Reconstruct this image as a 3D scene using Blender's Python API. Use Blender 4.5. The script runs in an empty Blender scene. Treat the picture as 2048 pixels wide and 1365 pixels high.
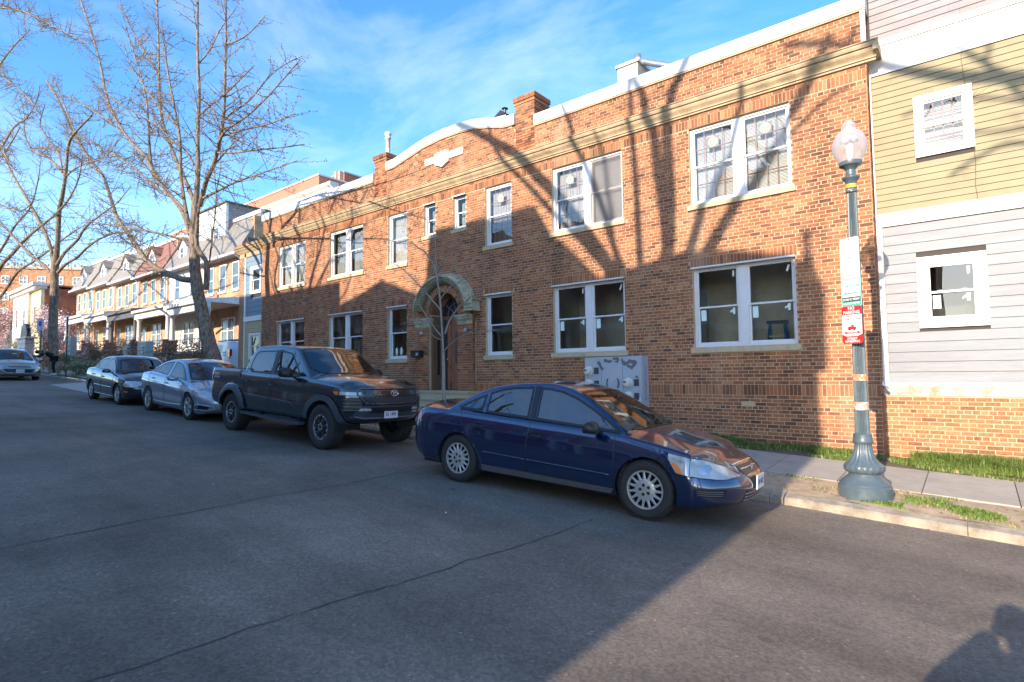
import bpy, bmesh, math, random
import numpy as np
from mathutils import Vector, Matrix
S = bpy.context.scene
COL = S.collection
R = math.radians
# ------------------------------------------------------------------ camera
CP = Vector((1.24377, -11.31633, -0.51778))
YAW, PITCH, ROLL, FPX = R(-39.12966), R(3.39696), R(-0.54291), 1137.8
_cy, _sy, _cp, _sp = math.cos(YAW), math.sin(YAW), math.cos(PITCH), math.sin(PITCH)
FW = Vector((_sy*_cp, _cy*_cp, _sp)); _rt = Vector((_cy, -_sy, 0)); _up = _rt.cross(FW)
RT = _rt*math.cos(ROLL) + _up*math.sin(ROLL); UP = -_rt*math.sin(ROLL) + _up*math.cos(ROLL)
cam = bpy.data.objects.new('camera', bpy.data.cameras.new('camera'))
COL.objects.link(cam)
cam.matrix_world = Matrix(((RT.x, UP.x, -FW.x, CP.x), (RT.y, UP.y, -FW.y, CP.y), (RT.z, UP.z, -FW.z, CP.z), (0, 0, 0, 1)))
cam.data.sensor_width = 36; cam.data.lens = FPX/2048*36
cam.data.clip_start = 0.05; cam.data.clip_end = 4000
S.camera = cam
# ------------------------------------------------------------------ sun, sky, exposure
SUN_EL = math.atan(0.345)
SUN_DIR = Vector((0.04, -1.0, 0.345)).normalized()          # towards the sun
W = bpy.data.worlds.new('World'); S.world = W; W.use_nodes = True
wn = W.node_tree; wn.nodes.clear()
wo = wn.nodes.new('ShaderNodeOutputWorld'); bg = wn.nodes.new('ShaderNodeBackground')
sky = wn.nodes.new('ShaderNodeTexSky'); sky.sky_type = 'NISHITA'; sky.sun_disc = False
sky.sun_elevation = SUN_EL; sky.sun_rotation = math.atan2(SUN_DIR.x, SUN_DIR.y)
sky.altitude = 50; sky.air_density = 0.85; sky.dust_density = 0.4; sky.ozone_density = 2.6
bg.inputs['Strength'].default_value = 0.15
# wisps of high cloud: stretched noise on the direction of view
tc = wn.nodes.new('ShaderNodeTexCoord'); mp = wn.nodes.new('ShaderNodeMapping')
mp.inputs['Rotation'].default_value = (0.2, 0.5, 0.6); mp.inputs['Scale'].default_value = (1.0, 1.8, 3.4)
nz = wn.nodes.new('ShaderNodeTexNoise'); nz.inputs['Scale'].default_value = 1.6; nz.inputs['Detail'].default_value = 9
nz.inputs['Roughness'].default_value = 0.62; nz.inputs['Distortion'].default_value = 0.5
rp = wn.nodes.new('ShaderNodeValToRGB'); rp.color_ramp.elements[0].position = 0.47; rp.color_ramp.elements[1].position = 0.90
rp.color_ramp.elements[1].color = (0.30, 0.30, 0.30, 1)
mx = wn.nodes.new('ShaderNodeMix'); mx.data_type = 'RGBA'; mx.inputs[7].default_value = (5.3, 5.2, 5.1, 1)
sat = wn.nodes.new('ShaderNodeHueSaturation'); sat.inputs['Saturation'].default_value = 1.22; sat.inputs['Value'].default_value = 1.0
wn.links.new(tc.outputs['Generated'], mp.inputs['Vector']); wn.links.new(mp.outputs[0], nz.inputs['Vector'])
wn.links.new(nz.outputs['Fac'], rp.inputs[0]); wn.links.new(rp.outputs[0], mx.inputs[0])
wn.links.new(sky.outputs[0], sat.inputs['Color']); wn.links.new(sat.outputs[0], mx.inputs[6])
wn.links.new(mx.outputs[2], bg.inputs[0]); wn.links.new(bg.outputs[0], wo.inputs[0])
sl = bpy.data.lights.new('sun', 'SUN'); sl.energy = 3.0; sl.angle = R(0.4); sl.color = (1.0, 0.85, 0.67)
so = bpy.data.objects.new('sun', sl); COL.objects.link(so)
so.rotation_euler = SUN_DIR.to_track_quat('Z', 'Y').to_euler(); so.location = (0, -60, 40)
S.view_settings.view_transform = 'Standard'; S.view_settings.look = 'None'
S.view_settings.gamma = 1.0; S.view_settings.use_curve_mapping = False
S.view_settings.exposure = 1.64
S.cycles.max_bounces = 6; S.cycles.transparent_max_bounces = 16; S.cycles.glossy_bounces = 4
S.cycles.use_denoising = True
# ------------------------------------------------------------------ helpers
def aty(u, v, y):
    """the point of the plane y=const that shows at photo pixel (u, v)"""
    d = FW*FPX + RT*(u-1024) + UP*(682.5-v)
    return CP + d*((y-CP.y)/d.y)
def new_empty(name, loc=(0, 0, 0), rz=0.0, parent=None):
    o = bpy.data.objects.new(name, None); COL.objects.link(o); o.location = loc; o.rotation_euler = (0, 0, rz)
    o.empty_display_size = .2
    if parent: o.parent = parent
    return o
def tag(o, label=None, cat=None, group=None, kind=None):
    if label: o['label'] = label
    if cat: o['category'] = cat
    if group: o['group'] = group
    if kind: o['kind'] = kind
    return o
def thing(name, label, cat, loc=(0, 0, 0), rz=0.0, group=None):
    return tag(new_empty(name, loc, rz), label, cat, group)
def copy_tree(o, parent=None, loc=None, rz=None):
    c = o.copy(); COL.objects.link(c); c.parent = parent
    if loc is not None: c.location = loc
    if rz is not None: c.rotation_euler = (0, 0, rz)
    for ch in list(o.children): copy_tree(ch, c)
    return c
class MB:
    def __init__(s): s.v = []; s.f = []; s.t = []; s.m = []
    def add(s, vs, fs, tone=0.0, mi=0):
        b = len(s.v); s.v.extend(vs)
        for f in fs: s.f.append(tuple(b+i for i in f)); s.t.append(tone); s.m.append(mi)
    def box(s, x0, x1, y0, y1, z0, z1, tone=0.0, mi=0, skip=''):
        V = [(x0,y0,z0),(x1,y0,z0),(x1,y1,z0),(x0,y1,z0),(x0,y0,z1),(x1,y0,z1),(x1,y1,z1),(x0,y1,z1)]
        F = {'b':(0,3,2,1),'t':(4,5,6,7),'f':(0,1,5,4),'k':(2,3,7,6),'l':(3,0,4,7),'r':(1,2,6,5)}
        s.add(V, [F[k] for k in F if k not in skip], tone, mi)
    def quad(s, a, b, c, d, tone=0.0, mi=0): s.add([tuple(a), tuple(b), tuple(c), tuple(d)], [(0,1,2,3)], tone, mi)
    def poly(s, pts, tone=0.0, mi=0): s.add([tuple(p) for p in pts], [tuple(range(len(pts)))], tone, mi)
    def prism(s, poly, o, ax, ay, an, d, tone=0.0, mi=0):
        """polygon (2d, counterclockwise seen from -an) in plane (o; ax, ay), thickness d along an"""
        o, ax, ay, an = Vector(o), Vector(ax), Vector(ay), Vector(an); n = len(poly)
        A = [tuple(o+ax*p[0]+ay*p[1]) for p in poly]; B = [tuple(o+ax*p[0]+ay*p[1]+an*d) for p in poly]
        s.add(A+B, [tuple(range(n)), tuple(range(2*n-1, n-1, -1))] + [(i, n+i, n+(i+1) % n, (i+1) % n) for i in range(n)], tone, mi)
    def bar(s, a, b, w, h, up=(0, 0, 1), tone=0.0, mi=0):
        a, b, up = Vector(a), Vector(b), Vector(up); d = (b-a).normalized()
        sx = d.cross(up).normalized(); sz = sx.cross(d).normalized(); V = []
        for p in (a, b):
            for i, j in ((-1,-1),(1,-1),(1,1),(-1,1)): V.append(tuple(p+sx*i*w/2+sz*j*h/2))
        s.add(V, [(0,1,2,3),(7,6,5,4),(0,4,5,1),(1,5,6,2),(2,6,7,3),(3,7,4,0)], tone, mi)
    def tube(s, pts, rad, n=6, tone=0.0, mi=0, cap=True):
        pts = [Vector(p) for p in pts]; m = len(pts)
        if not hasattr(rad, '__len__'): rad = [rad]*m
        b = len(s.v); ref = Vector((0.3, 0.2, 1)).normalized()
        t0 = (pts[1]-pts[0]).normalized()
        if abs(t0.dot(ref)) > .9: ref = Vector((1, 0, 0))
        u = t0.cross(ref).normalized()
        for i, p in enumerate(pts):
            t = (pts[min(i+1, m-1)]-pts[max(i-1, 0)])
            if t.length < 1e-9: t = t0
            t = t.normalized(); u = (u - t*u.dot(t))
            u = u.normalized() if u.length > 1e-6 else t.orthogonal().normalized()
            w = t.cross(u)
            for k in range(n):
                a = 2*math.pi*k/n; s.v.append(tuple(p + (u*math.cos(a)+w*math.sin(a))*rad[i]))
        for i in range(m-1):
            for k in range(n):
                s.f.append((b+i*n+k, b+i*n+(k+1) % n, b+(i+1)*n+(k+1) % n, b+(i+1)*n+k)); s.t.append(tone); s.m.append(mi)
        if cap:
            s.f.append(tuple(b+k for k in range(n-1, -1, -1))); s.t.append(tone); s.m.append(mi)
            s.f.append(tuple(b+(m-1)*n+k for k in range(n))); s.t.append(tone); s.m.append(mi)
    def lathe(s, prof, c=(0, 0, 0), n=24, axis='z', tone=0.0, mi=0, flute=0, fd=0.0, sgn=1):
        b = len(s.v); m = len(prof)
        for r, h, *rest in prof:
            fl = rest[0] if rest else 0
            for k in range(n):
                a = 2*math.pi*k/n; rr = r - (fl*fd*(0.5-0.5*math.cos(a*flute)) if flute else 0)
                x, y = rr*math.cos(a), rr*math.sin(a)
                if axis == 'z': p = (c[0]+x, c[1]+y, c[2]+h)
                elif axis == 'y': p = (c[0]+x, c[1]+h*sgn, c[2]+y)
                else: p = (c[0]+h*sgn, c[1]+x, c[2]+y)
                s.v.append(p)
        for i in range(m-1):
            for k in range(n):
                s.f.append((b+i*n+k, b+i*n+(k+1) % n, b+(i+1)*n+(k+1) % n, b+(i+1)*n+k)); s.t.append(tone); s.m.append(mi)
    def build(s, name, mats, parent=None, smooth=False, tone=False, fixn=False, autosm=None):
        me = bpy.data.meshes.new(name); me.from_pydata(s.v, [], s.f)
        if not isinstance(mats, (list, tuple)): mats = [mats]
        for m in mats: me.materials.append(m)
        if len(mats) > 1: me.polygons.foreach_set('material_index', s.m)
        if tone:
            at = me.attributes.new('tone', 'FLOAT', 'FACE'); at.data.foreach_set('value', s.t)
        if fixn:
            bm = bmesh.new(); bm.from_mesh(me); bmesh.ops.recalc_face_normals(bm, faces=bm.faces); bm.to_mesh(me); bm.free()
        if smooth: me.polygons.foreach_set('use_smooth', [True]*len(me.polygons))
        if autosm is not None:
            me.polygons.foreach_set('use_smooth', [True]*len(me.polygons)); me.set_sharp_from_angle(angle=R(autosm))
        me.update()
        o = bpy.data.objects.new(name, me); COL.objects.link(o)
        if parent: o.parent = parent
        return o
def inst(name, me, parent, loc=(0, 0, 0)):
    o = bpy.data.objects.new(name, me); COL.objects.link(o); o.parent = parent; o.location = loc; return o
# ------------------------------------------------------------------ materials
MATS = {}
def pm(name, col, rough=.6, metal=0.0, var=0.0, vs=8.0, bump=0.0, bs=60.0, coat=0.0, spec=.5, space='P', stretch=(1, 1, 1),
       dirt=None, ds=3.0, dlo=.5, dhi=.75, obj_var=0.0, flake=0.0):
    """principled material: base colour varied by noise, optional second dirt colour in patches, optional bump"""
    if name in MATS: return MATS[name]
    m = bpy.data.materials.new(name); MATS[name] = m; m.use_nodes = True; nt = m.node_tree; N = nt.nodes; L = nt.links
    b = N['Principled BSDF']; b.inputs['Roughness'].default_value = rough; b.inputs['Metallic'].default_value = metal
    b.inputs['Coat Weight'].default_value = coat; b.inputs['Coat Roughness'].default_value = .03
    b.inputs['Specular IOR Level'].default_value = spec
    b.inputs['Base Color'].default_value = (*col, 1)
    if var or bump or dirt or obj_var:
        if space == 'P': g = N.new('ShaderNodeNewGeometry'); vec = g.outputs['Position']
        else: g = N.new('ShaderNodeTexCoord'); vec = g.outputs['Object']
        mpn = N.new('ShaderNodeMapping'); mpn.inputs['Scale'].default_value = stretch; L.new(vec, mpn.inputs[0]); vec = mpn.outputs[0]
        last = None
        if var or dirt or obj_var:
            rgb = N.new('ShaderNodeRGB'); rgb.outputs[0].default_value = (*col, 1); last = rgb.outputs[0]
        if obj_var:
            oi = N.new('ShaderNodeObjectInfo'); mm = N.new('ShaderNodeMapRange'); mm.inputs[3].default_value = 1-obj_var; mm.inputs[4].default_value = 1+obj_var
            L.new(oi.outputs['Random'], mm.inputs[0]); h = N.new('ShaderNodeHueSaturation'); L.new(mm.outputs[0], h.inputs['Value']); L.new(last, h.inputs['Color']); last = h.outputs[0]
        if var:
            n1 = N.new('ShaderNodeTexNoise'); n1.inputs['Scale'].default_value = vs; n1.inputs['Detail'].default_value = 8; n1.inputs['Roughness'].default_value = .65
            L.new(vec, n1.inputs['Vector'])
            mr = N.new('ShaderNodeMapRange'); mr.inputs[1].default_value = .25; mr.inputs[2].default_value = .75
            mr.inputs[3].default_value = 1-var; mr.inputs[4].default_value = 1+var; L.new(n1.outputs['Fac'], mr.inputs[0])
            h = N.new('ShaderNodeHueSaturation'); L.new(mr.outputs[0], h.inputs['Value']); L.new(last, h.inputs['Color']); last = h.outputs[0]
        if dirt:
            n2 = N.new('ShaderNodeTexNoise'); n2.inputs['Scale'].default_value = ds; n2.inputs['Detail'].default_value = 9; n2.inputs['Roughness'].default_value = .7
            L.new(vec, n2.inputs['Vector'])
            r2 = N.new('ShaderNodeMapRange'); r2.inputs[1].default_value = dlo; r2.inputs[2].default_value = dhi; L.new(n2.outputs['Fac'], r2.inputs[0])
            mi = N.new('ShaderNodeMix'); mi.data_type = 'RGBA'; mi.inputs[7].default_value = (*dirt, 1)
            L.new(r2.outputs[0], mi.inputs[0]); L.new(last, mi.inputs[6]); last = mi.outputs[2]
        if last: L.new(last, b.inputs['Base Color'])
        if bump:
            n3 = N.new('ShaderNodeTexNoise'); n3.inputs['Scale'].default_value = bs; n3.inputs['Detail'].default_value = 5; L.new(vec, n3.inputs['Vector'])
            bp = N.new('ShaderNodeBump'); bp.inputs['Strength'].default_value = bump; bp.inputs['Distance'].default_value = .01
            L.new(n3.outputs['Fac'], bp.inputs['Height']); L.new(bp.outputs[0], b.inputs['Normal'])
    return m
def brickmat(name, cols, rough=.85, stain=None):
    """bricks: a ramp of fired tones picked by the face attribute 'tone', speckle, face bump"""
    m = bpy.data.materials.new(name); MATS[name] = m; m.use_nodes = True; N = m.node_tree.nodes; L = m.node_tree.links
    b = N['Principled BSDF']; b.inputs['Roughness'].default_value = rough; b.inputs['Specular IOR Level'].default_value = .3
    at = N.new('ShaderNodeAttribute'); at.attribute_name = 'tone'
    cr = N.new('ShaderNodeValToRGB'); cr.color_ramp.interpolation = 'LINEAR'; E = cr.color_ramp.elements
    E[0].position = 0; E[0].color = (*cols[0], 1); E[1].position = 1; E[1].color = (*cols[-1], 1)
    for i, c in enumerate(cols[1:-1]): e = E.new((i+1)/(len(cols)-1)); e.color = (*c, 1)
    L.new(at.outputs['Fac'], cr.inputs[0]); g = N.new('ShaderNodeNewGeometry')
    n1 = N.new('ShaderNodeTexNoise'); n1.inputs['Scale'].default_value = 38; n1.inputs['Detail'].default_value = 6; L.new(g.outputs['Position'], n1.inputs['Vector'])
    mr = N.new('ShaderNodeMapRange'); mr.inputs[1].default_value = .3; mr.inputs[2].default_value = .7; mr.inputs[3].default_value = .72; mr.inputs[4].default_value = 1.28
    L.new(n1.outputs['Fac'], mr.inputs[0])
    h = N.new('ShaderNodeHueSaturation'); L.new(mr.outputs[0], h.inputs['Value']); L.new(cr.outputs[0], h.inputs['Color']); last = h.outputs[0]
    if stain:
        n2 = N.new('ShaderNodeTexNoise'); n2.inputs['Scale'].default_value = .55; n2.inputs['Detail'].default_value = 8; n2.inputs['Roughness'].default_value = .68
        mpn = N.new('ShaderNodeMapping'); mpn.inputs['Scale'].default_value = (1.6, 1, .6); L.new(g.outputs['Position'], mpn.inputs[0]); L.new(mpn.outputs[0], n2.inputs['Vector'])
        r2 = N.new('ShaderNodeMapRange'); r2.inputs[1].default_value = .54; r2.inputs[2].default_value = .76; r2.inputs[4].default_value = .45; L.new(n2.outputs['Fac'], r2.inputs[0])
        mi = N.new('ShaderNodeMix'); mi.data_type = 'RGBA'; mi.inputs[7].default_value = (*stain, 1)
        L.new(r2.outputs[0], mi.inputs[0]); L.new(last, mi.inputs[6]); last = mi.outputs[2]
        n4 = N.new('ShaderNodeTexNoise'); n4.inputs['Scale'].default_value = .8; n4.inputs['Detail'].default_value = 9; n4.inputs['Roughness'].default_value = .7
        mp4 = N.new('ShaderNodeMapping'); mp4.inputs['Scale'].default_value = (2.2, 1, .45); mp4.inputs['Location'].default_value = (7, 3, 5); L.new(g.outputs['Position'], mp4.inputs[0]); L.new(mp4.outputs[0], n4.inputs['Vector'])
        r4 = N.new('ShaderNodeMapRange'); r4.inputs[1].default_value = .50; r4.inputs[2].default_value = .76; r4.inputs[3].default_value = 1.12; r4.inputs[4].default_value = .42; L.new(n4.outputs['Fac'], r4.inputs[0])
        h4 = N.new('ShaderNodeHueSaturation'); L.new(r4.outputs[0], h4.inputs['Value']); L.new(last, h4.inputs['Color']); last = h4.outputs[0]
    L.new(last, b.inputs['Base Color'])
    n3 = N.new('ShaderNodeTexNoise'); n3.inputs['Scale'].default_value = 90; n3.inputs['Detail'].default_value = 4; L.new(g.outputs['Position'], n3.inputs['Vector'])
    bp = N.new('ShaderNodeBump'); bp.inputs['Strength'].default_value = .5; bp.inputs['Distance'].default_value = .006
    L.new(n3.outputs['Fac'], bp.inputs['Height']); L.new(bp.outputs[0], b.inputs['Normal'])
    return m
def glassmat(name, ior=1.6, tint=(.85, .9, .9), rough=0.0, wave=0.0, ws=1.5):
    """a pane: Fresnel mirror over a tinted see-through body"""
    m = bpy.data.materials.new(name); MATS[name] = m; m.use_nodes = True; N = m.node_tree.nodes; L = m.node_tree.links; N.clear()
    o = N.new('ShaderNodeOutputMaterial'); mixn = N.new('ShaderNodeMixShader'); fr = N.new('ShaderNodeFresnel'); fr.inputs['IOR'].default_value = ior
    gl = N.new('ShaderNodeBsdfGlossy'); gl.inputs['Roughness'].default_value = rough; tr = N.new('ShaderNodeBsdfTransparent'); tr.inputs[0].default_value = (*tint, 1)
    L.new(fr.outputs[0], mixn.inputs[0]); L.new(tr.outputs[0], mixn.inputs[1]); L.new(gl.outputs[0], mixn.inputs[2]); L.new(mixn.outputs[0], o.inputs[0])
    if wave:
        g = N.new('ShaderNodeNewGeometry'); n = N.new('ShaderNodeTexNoise'); n.inputs['Scale'].default_value = ws; n.inputs['Detail'].default_value = 1
        bp = N.new('ShaderNodeBump'); bp.inputs['Strength'].default_value = wave; bp.inputs['Distance'].default_value = .02
        L.new(g.outputs['Position'], n.inputs['Vector']); L.new(n.outputs['Fac'], bp.inputs['Height']); L.new(bp.outputs[0], gl.inputs['Normal']); L.new(bp.outputs[0], fr.inputs['Normal'])
    return m
def text_mesh(lines, mb, o, ax, ay, size, mi=0, width=None):
    """lines of lettering: (string, x, y, size[, width]) written into mb in the plane (o; ax, ay)"""
    o, ax, ay = Vector(o), Vector(ax), Vector(ay)
    for ln in lines:
        s, x, y, sz = ln[:4]; wd = ln[4] if len(ln) > 4 else None
        cu = bpy.data.curves.new('t', 'FONT'); cu.body = s; cu.size = 1; cu.align_x = 'CENTER'; cu.align_y = 'CENTER'; cu.resolution_u = 2
        cu.offset = 0.022
        ob = bpy.data.objects.new('t', cu); COL.objects.link(ob)
        dg = bpy.context.evaluated_depsgraph_get(); me = bpy.data.meshes.new_from_object(ob.evaluated_get(dg))
        xs = [v.co.x for v in me.vertices]; w0 = (max(xs)-min(xs)) if xs else 1; kx = sz if wd is None else wd/w0
        vs = [tuple(o + ax*(x+v.co.x*kx) + ay*(y+v.co.y*sz)) for v in me.vertices]
        mb.add(vs, [tuple(p.vertices) for p in me.polygons], mi=mi)
        bpy.data.objects.remove(ob); bpy.data.curves.remove(cu); bpy.data.meshes.remove(me)
M_WHITE = pm('white_paint', (.66, .66, .66), .35, var=.06, vs=6, bump=.05, bs=40)
M_WHITE_OLD = pm('weathered_white_paint', (.60, .59, .57), .6, var=.10, vs=4, dirt=(.40, .34, .27), ds=3, dlo=.52, dhi=.8, bump=.2, bs=50)
M_STONE = pm('buff_stone', (.48, .39, .25), .8, var=.16, vs=14, dirt=(.28, .23, .15), ds=5, dlo=.55, dhi=.85, bump=.3, bs=70)
M_CORN = pm('cream_cornice_paint', (.43, .325, .20), .6, var=.15, vs=4, dirt=(.22, .16, .09), ds=3, dlo=.48, dhi=.75, bump=.15, bs=40)
M_MORTAR = pm('mortar', (.49, .365, .24), .95, var=.16, vs=3, dirt=(.24, .17, .12), ds=1.2, dlo=.55, dhi=.8, bump=.4, bs=120)
M_BLACK = pm('black_plastic', (.015, .015, .016), .45)
M_DARK = pm('dark_interior', (.035, .037, .035), .9)
M_BRICK = brickmat('brown_brick', [(.11, .050, .034), (.18, .074, .040), (.28, .108, .050), (.33, .135, .060), (.21, .085, .048), (.39, .172, .082), (.31, .18, .10)], stain=(.47, .35, .23))
M_GLASS = glassmat('window_glass', 1.95, (.93, .97, .95), wave=.12, ws=1.2)
M_GLASS_OLD = glassmat('old_window_glass', 2.0, (.82, .85, .88), wave=.35, ws=1.6)
# ------------------------------------------------------------------ ground
def base(x):
    if x < -110: return -2.2345+.0492*110
    if x > 40: return -2.2345-.0492*40
    return -2.2345-.0492*x
def gz(x, y):
    """height of the ground: road below y=-3.45, kerb, verge and pavement behind it"""
    b = base(x)
    if y > -3.45: return b+.12+.05*(min(y, 0)+3.45)
    if y > -9.5: return b-.015*(y+3.45)
    if y > -15.5: return b+.0907+.015*(y+9.5)
    return b+.12+.03*(-15.5-max(y, -20))
KERB_Y = -3.45
ASPH = bpy.data.materials.new('asphalt'); ASPH.use_nodes = True
def _asph():
    N = ASPH.node_tree.nodes; L = ASPH.node_tree.links; b = N['Principled BSDF']; b.inputs['Roughness'].default_value = .82; b.inputs['Specular IOR Level'].default_value = .35
    g = N.new('ShaderNodeNewGeometry'); P = g.outputs['Position']
    def noise(s, d=6, r=.6, vec=P):
        n = N.new('ShaderNodeTexNoise'); n.inputs['Scale'].default_value = s; n.inputs['Detail'].default_value = d; n.inputs['Roughness'].default_value = r; L.new(vec, n.inputs['Vector']); return n.outputs['Fac']
    def rng(src, a, b2, c, d):
        m = N.new('ShaderNodeMapRange'); m.inputs[1].default_value = a; m.inputs[2].default_value = b2; m.inputs[3].default_value = c; m.inputs[4].default_value = d; L.new(src, m.inputs[0]); return m.outputs[0]
    def mul(a, b2):
        m = N.new('ShaderNodeMath'); m.operation = 'MULTIPLY'; L.new(a, m.inputs[0]); L.new(b2, m.inputs[1]); return m.outputs[0]
    mp2 = N.new('ShaderNodeMapping'); mp2.inputs['Scale'].default_value = (.12, .9, 1); L.new(P, mp2.inputs[0])
    big = rng(noise(.4, 10, .7), .3, .7, .58, 1.36); streak = rng(noise(1.5, 6, .6, mp2.outputs[0]), .3, .7, .80, 1.18)
    v = N.new('ShaderNodeTexVoronoi'); v.inputs['Scale'].default_value = 55; L.new(P, v.inputs['Vector'])
    sep = N.new('ShaderNodeSeparateColor'); L.new(v.outputs['Color'], sep.inputs[0])
    agg = rng(sep.outputs[0], .0, 1, .76, 1.24); fine = rng(noise(230, 3, .7), .3, .7, .65, 1.38)
    bright = rng(sep.outputs[1], .985, .995, 1, 1.6)
    fac = mul(mul(mul(big, streak), mul(agg, fine)), bright)
    rgb = N.new('ShaderNodeMix'); rgb.data_type = 'RGBA'; rgb.inputs[6].default_value = (.172, .137, .108, 1); rgb.inputs[7].default_value = (.186, .148, .114, 1)
    L.new(rng(noise(.5, 5), .4, .65, 0, 1), rgb.inputs[0])
    h = N.new('ShaderNodeHueSaturation'); L.new(fac, h.inputs['Value']); L.new(rgb.outputs[2], h.inputs['Color'])
    # oil and gum stains
    v2 = N.new('ShaderNodeTexVoronoi'); v2.inputs['Scale'].default_value = .8
    nn = N.new('ShaderNodeTexNoise'); nn.inputs['Scale'].default_value = 5; L.new(P, nn.inputs['Vector'])
    va = N.new('ShaderNodeMix'); va.data_type = 'VECTOR'; va.inputs[0].default_value = .06; L.new(P, va.inputs[4]); L.new(nn.outputs['Color'], va.inputs[5]); L.new(va.outputs[1], v2.inputs['Vector'])
    st = rng(v2.outputs['Distance'], .02, .055, .7, 0)
    mi = N.new('ShaderNodeMix'); mi.data_type = 'RGBA'; mi.inputs[7].default_value = (.045, .038, .033, 1); L.new(st, mi.inputs[0]); L.new(h.outputs[0], mi.inputs[6])
    L.new(mi.outputs[2], b.inputs['Base Color'])
    bp = N.new('ShaderNodeBump'); bp.inputs['Strength'].default_value = .7; bp.inputs['Distance'].default_value = .006
    L.new(sep.outputs[0], bp.inputs['Height'])
    bp2 = N.new('ShaderNodeBump'); bp2.inputs['Strength'].default_value = .5; bp2.inputs['Distance'].default_value = .004; L.new(noise(160, 3), bp2.inputs['Height']); L.new(bp.outputs[0], bp2.inputs['Normal'])
    L.new(bp2.outputs[0], b.inputs['Normal'])
_asph()
M_CONC = pm('pavement_concrete', (.36, .315, .265), .85, var=.16, vs=5, dirt=(.17, .15, .12), ds=2.5, dlo=.52, dhi=.8, bump=.3, bs=150, obj_var=.06)
M_KERB = pm('kerb_concrete', (.33, .275, .21), .9, var=.3, vs=5, dirt=(.15, .115, .08), ds=4, dlo=.42, dhi=.7, bump=.6, bs=60, obj_var=.08)
M_DIRT = pm('bare_dirt', (.42, .31, .20), .95, var=.25, vs=7, dirt=(.20, .14, .085), ds=3, dlo=.5, dhi=.75, bump=.8, bs=50)
M_SOIL = pm('dark_soil', (.13, .10, .06), .95, var=.3, vs=6, dirt=(.07, .08, .03), ds=3, dlo=.45, dhi=.7, bump=.8, bs=40)
def strip(name, xs, ys, mat, dz=0.0, zf=gz, kind='structure', parent=None, label=None):
    mb = MB()
    for i, x in enumerate(xs):
        for y in ys: mb.v.append((x, y, zf(x, y)+dz))
    n = len(ys)
    for i in range(len(xs)-1):
        for j in range(n-1): mb.f.append((i*n+j, (i+1)*n+j, (i+1)*n+j+1, i*n+j+1)); mb.t.append(0); mb.m.append(0)
    o = mb.build(name, mat, parent)
    if kind: tag(o, kind=kind)
    if label: o['label'] = label
    return o
def frange(a, b, st): n = max(1, int(round((b-a)/st))); return [a+(b-a)*i/n for i in range(n+1)]
XS = [-900, -400, -200, -110] + frange(-100, 30, 5) + [40, 100, 400, 900]
strip('ground', XS, [-900, -300, -60, -20.001], M_SOIL, -.02)
strip('terrain', XS, [-1.6, 0.0, 20, 60, 300, 900], M_SOIL, -.05, lambda x, y: gz(x, y)+.0*y)
def roadz(x, y):
    return gz(x, max(y, -15.4999)) if y < -3.451 else base(x)
strip('road', XS, [-15.5, -12.5, -9.5, -6.5, -3.45], ASPH, 0, roadz)
strip('alley', [-29.6, -28, -26, -24, -22.95], [-3.44, -1.6, 0, 6, 14, 30], pm('alley_concrete', (.33, .28, .23), .9, var=.15, vs=4, bump=.3, bs=80), .012)
strip('driveway_apron', [-29.6, -28, -26, -24, -23.0], [-4.9, -3.45], pm('apron_concrete', (.40, .35, .29), .9, var=.15, vs=4, bump=.3, bs=80), .012, lambda x, y: base(x)+.012+(y+4.9)*.07)
# kerb stones
kerb = thing('kerb', None, None); del_k = kerb; kerb['kind'] = 'structure'
def kerb_run(x0, x1, y0, y1, step, side=1):
    n = int(round((x1-x0)/step))
    for i in range(n):
        a, b2 = x0+(x1-x0)*i/n+.004, x0+(x1-x0)*(i+1)/n-.004; mb = MB()
        V = []
        for x in (a, b2):
            bz = base(x)
            for (y, z) in ((y0, -.1), (y0+side*.014, .07), (y0+side*.04, .092), (y1, .122), (y1, -.1)): V.append((x, y, bz+z))
        mb.add(V, [(0,5,6,1),(1,6,7,2),(2,7,8,3),(3,8,9,4),(0,1,2,3,4),(9,8,7,6,5)]); mb.build('kerb_stone', M_KERB, kerb, fixn=True)
kerb_run(-22.9, 9.1, -3.45, -3.27, 2.0)
kerb_run(-62, -29.6, -3.45, -3.27, 2.02)
kerb_run(-70, 14, -15.5, -15.7, 4.0, -1)
# verge (bare dirt with tufts), pavement slabs, grass strip by the wall
VERGE1, WALK0, WALK1 = -3.27, -2.28, -.80
strip('verge', frange(-22.9, 12, .4), [VERGE1, -3.0, -2.6, WALK0], M_DIRT, .0, lambda x, y: gz(x, y)+.008*math.sin(x*5+y*9)-.004)
strip('verge', frange(-62, -29.6, 2), [VERGE1, -2.2, -1.55], M_SOIL, .0)
strip('planting_bed', frange(-22.9, 12, .5), [WALK1, -.4, .29], M_SOIL, .0, lambda x, y: gz(x, y)+.015*math.sin(x*7)-.01)
walk = thing('sidewalk', None, None); walk['kind'] = 'structure'
xj = 12.0; sl_w = .95
wb = MB()
for (a, b2) in ((-22.9, 12),):
    wb.quad((a, WALK0, gz(a, WALK0)-.01), (b2, WALK0, gz(b2, WALK0)-.01), (b2, WALK1, gz(b2, WALK1)-.01), (a, WALK1, gz(a, WALK1)-.01))
wb.build('joint_bed', M_SOIL, walk)
random.seed(4)
k = 0; x = 1.585+sl_w*10
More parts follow.
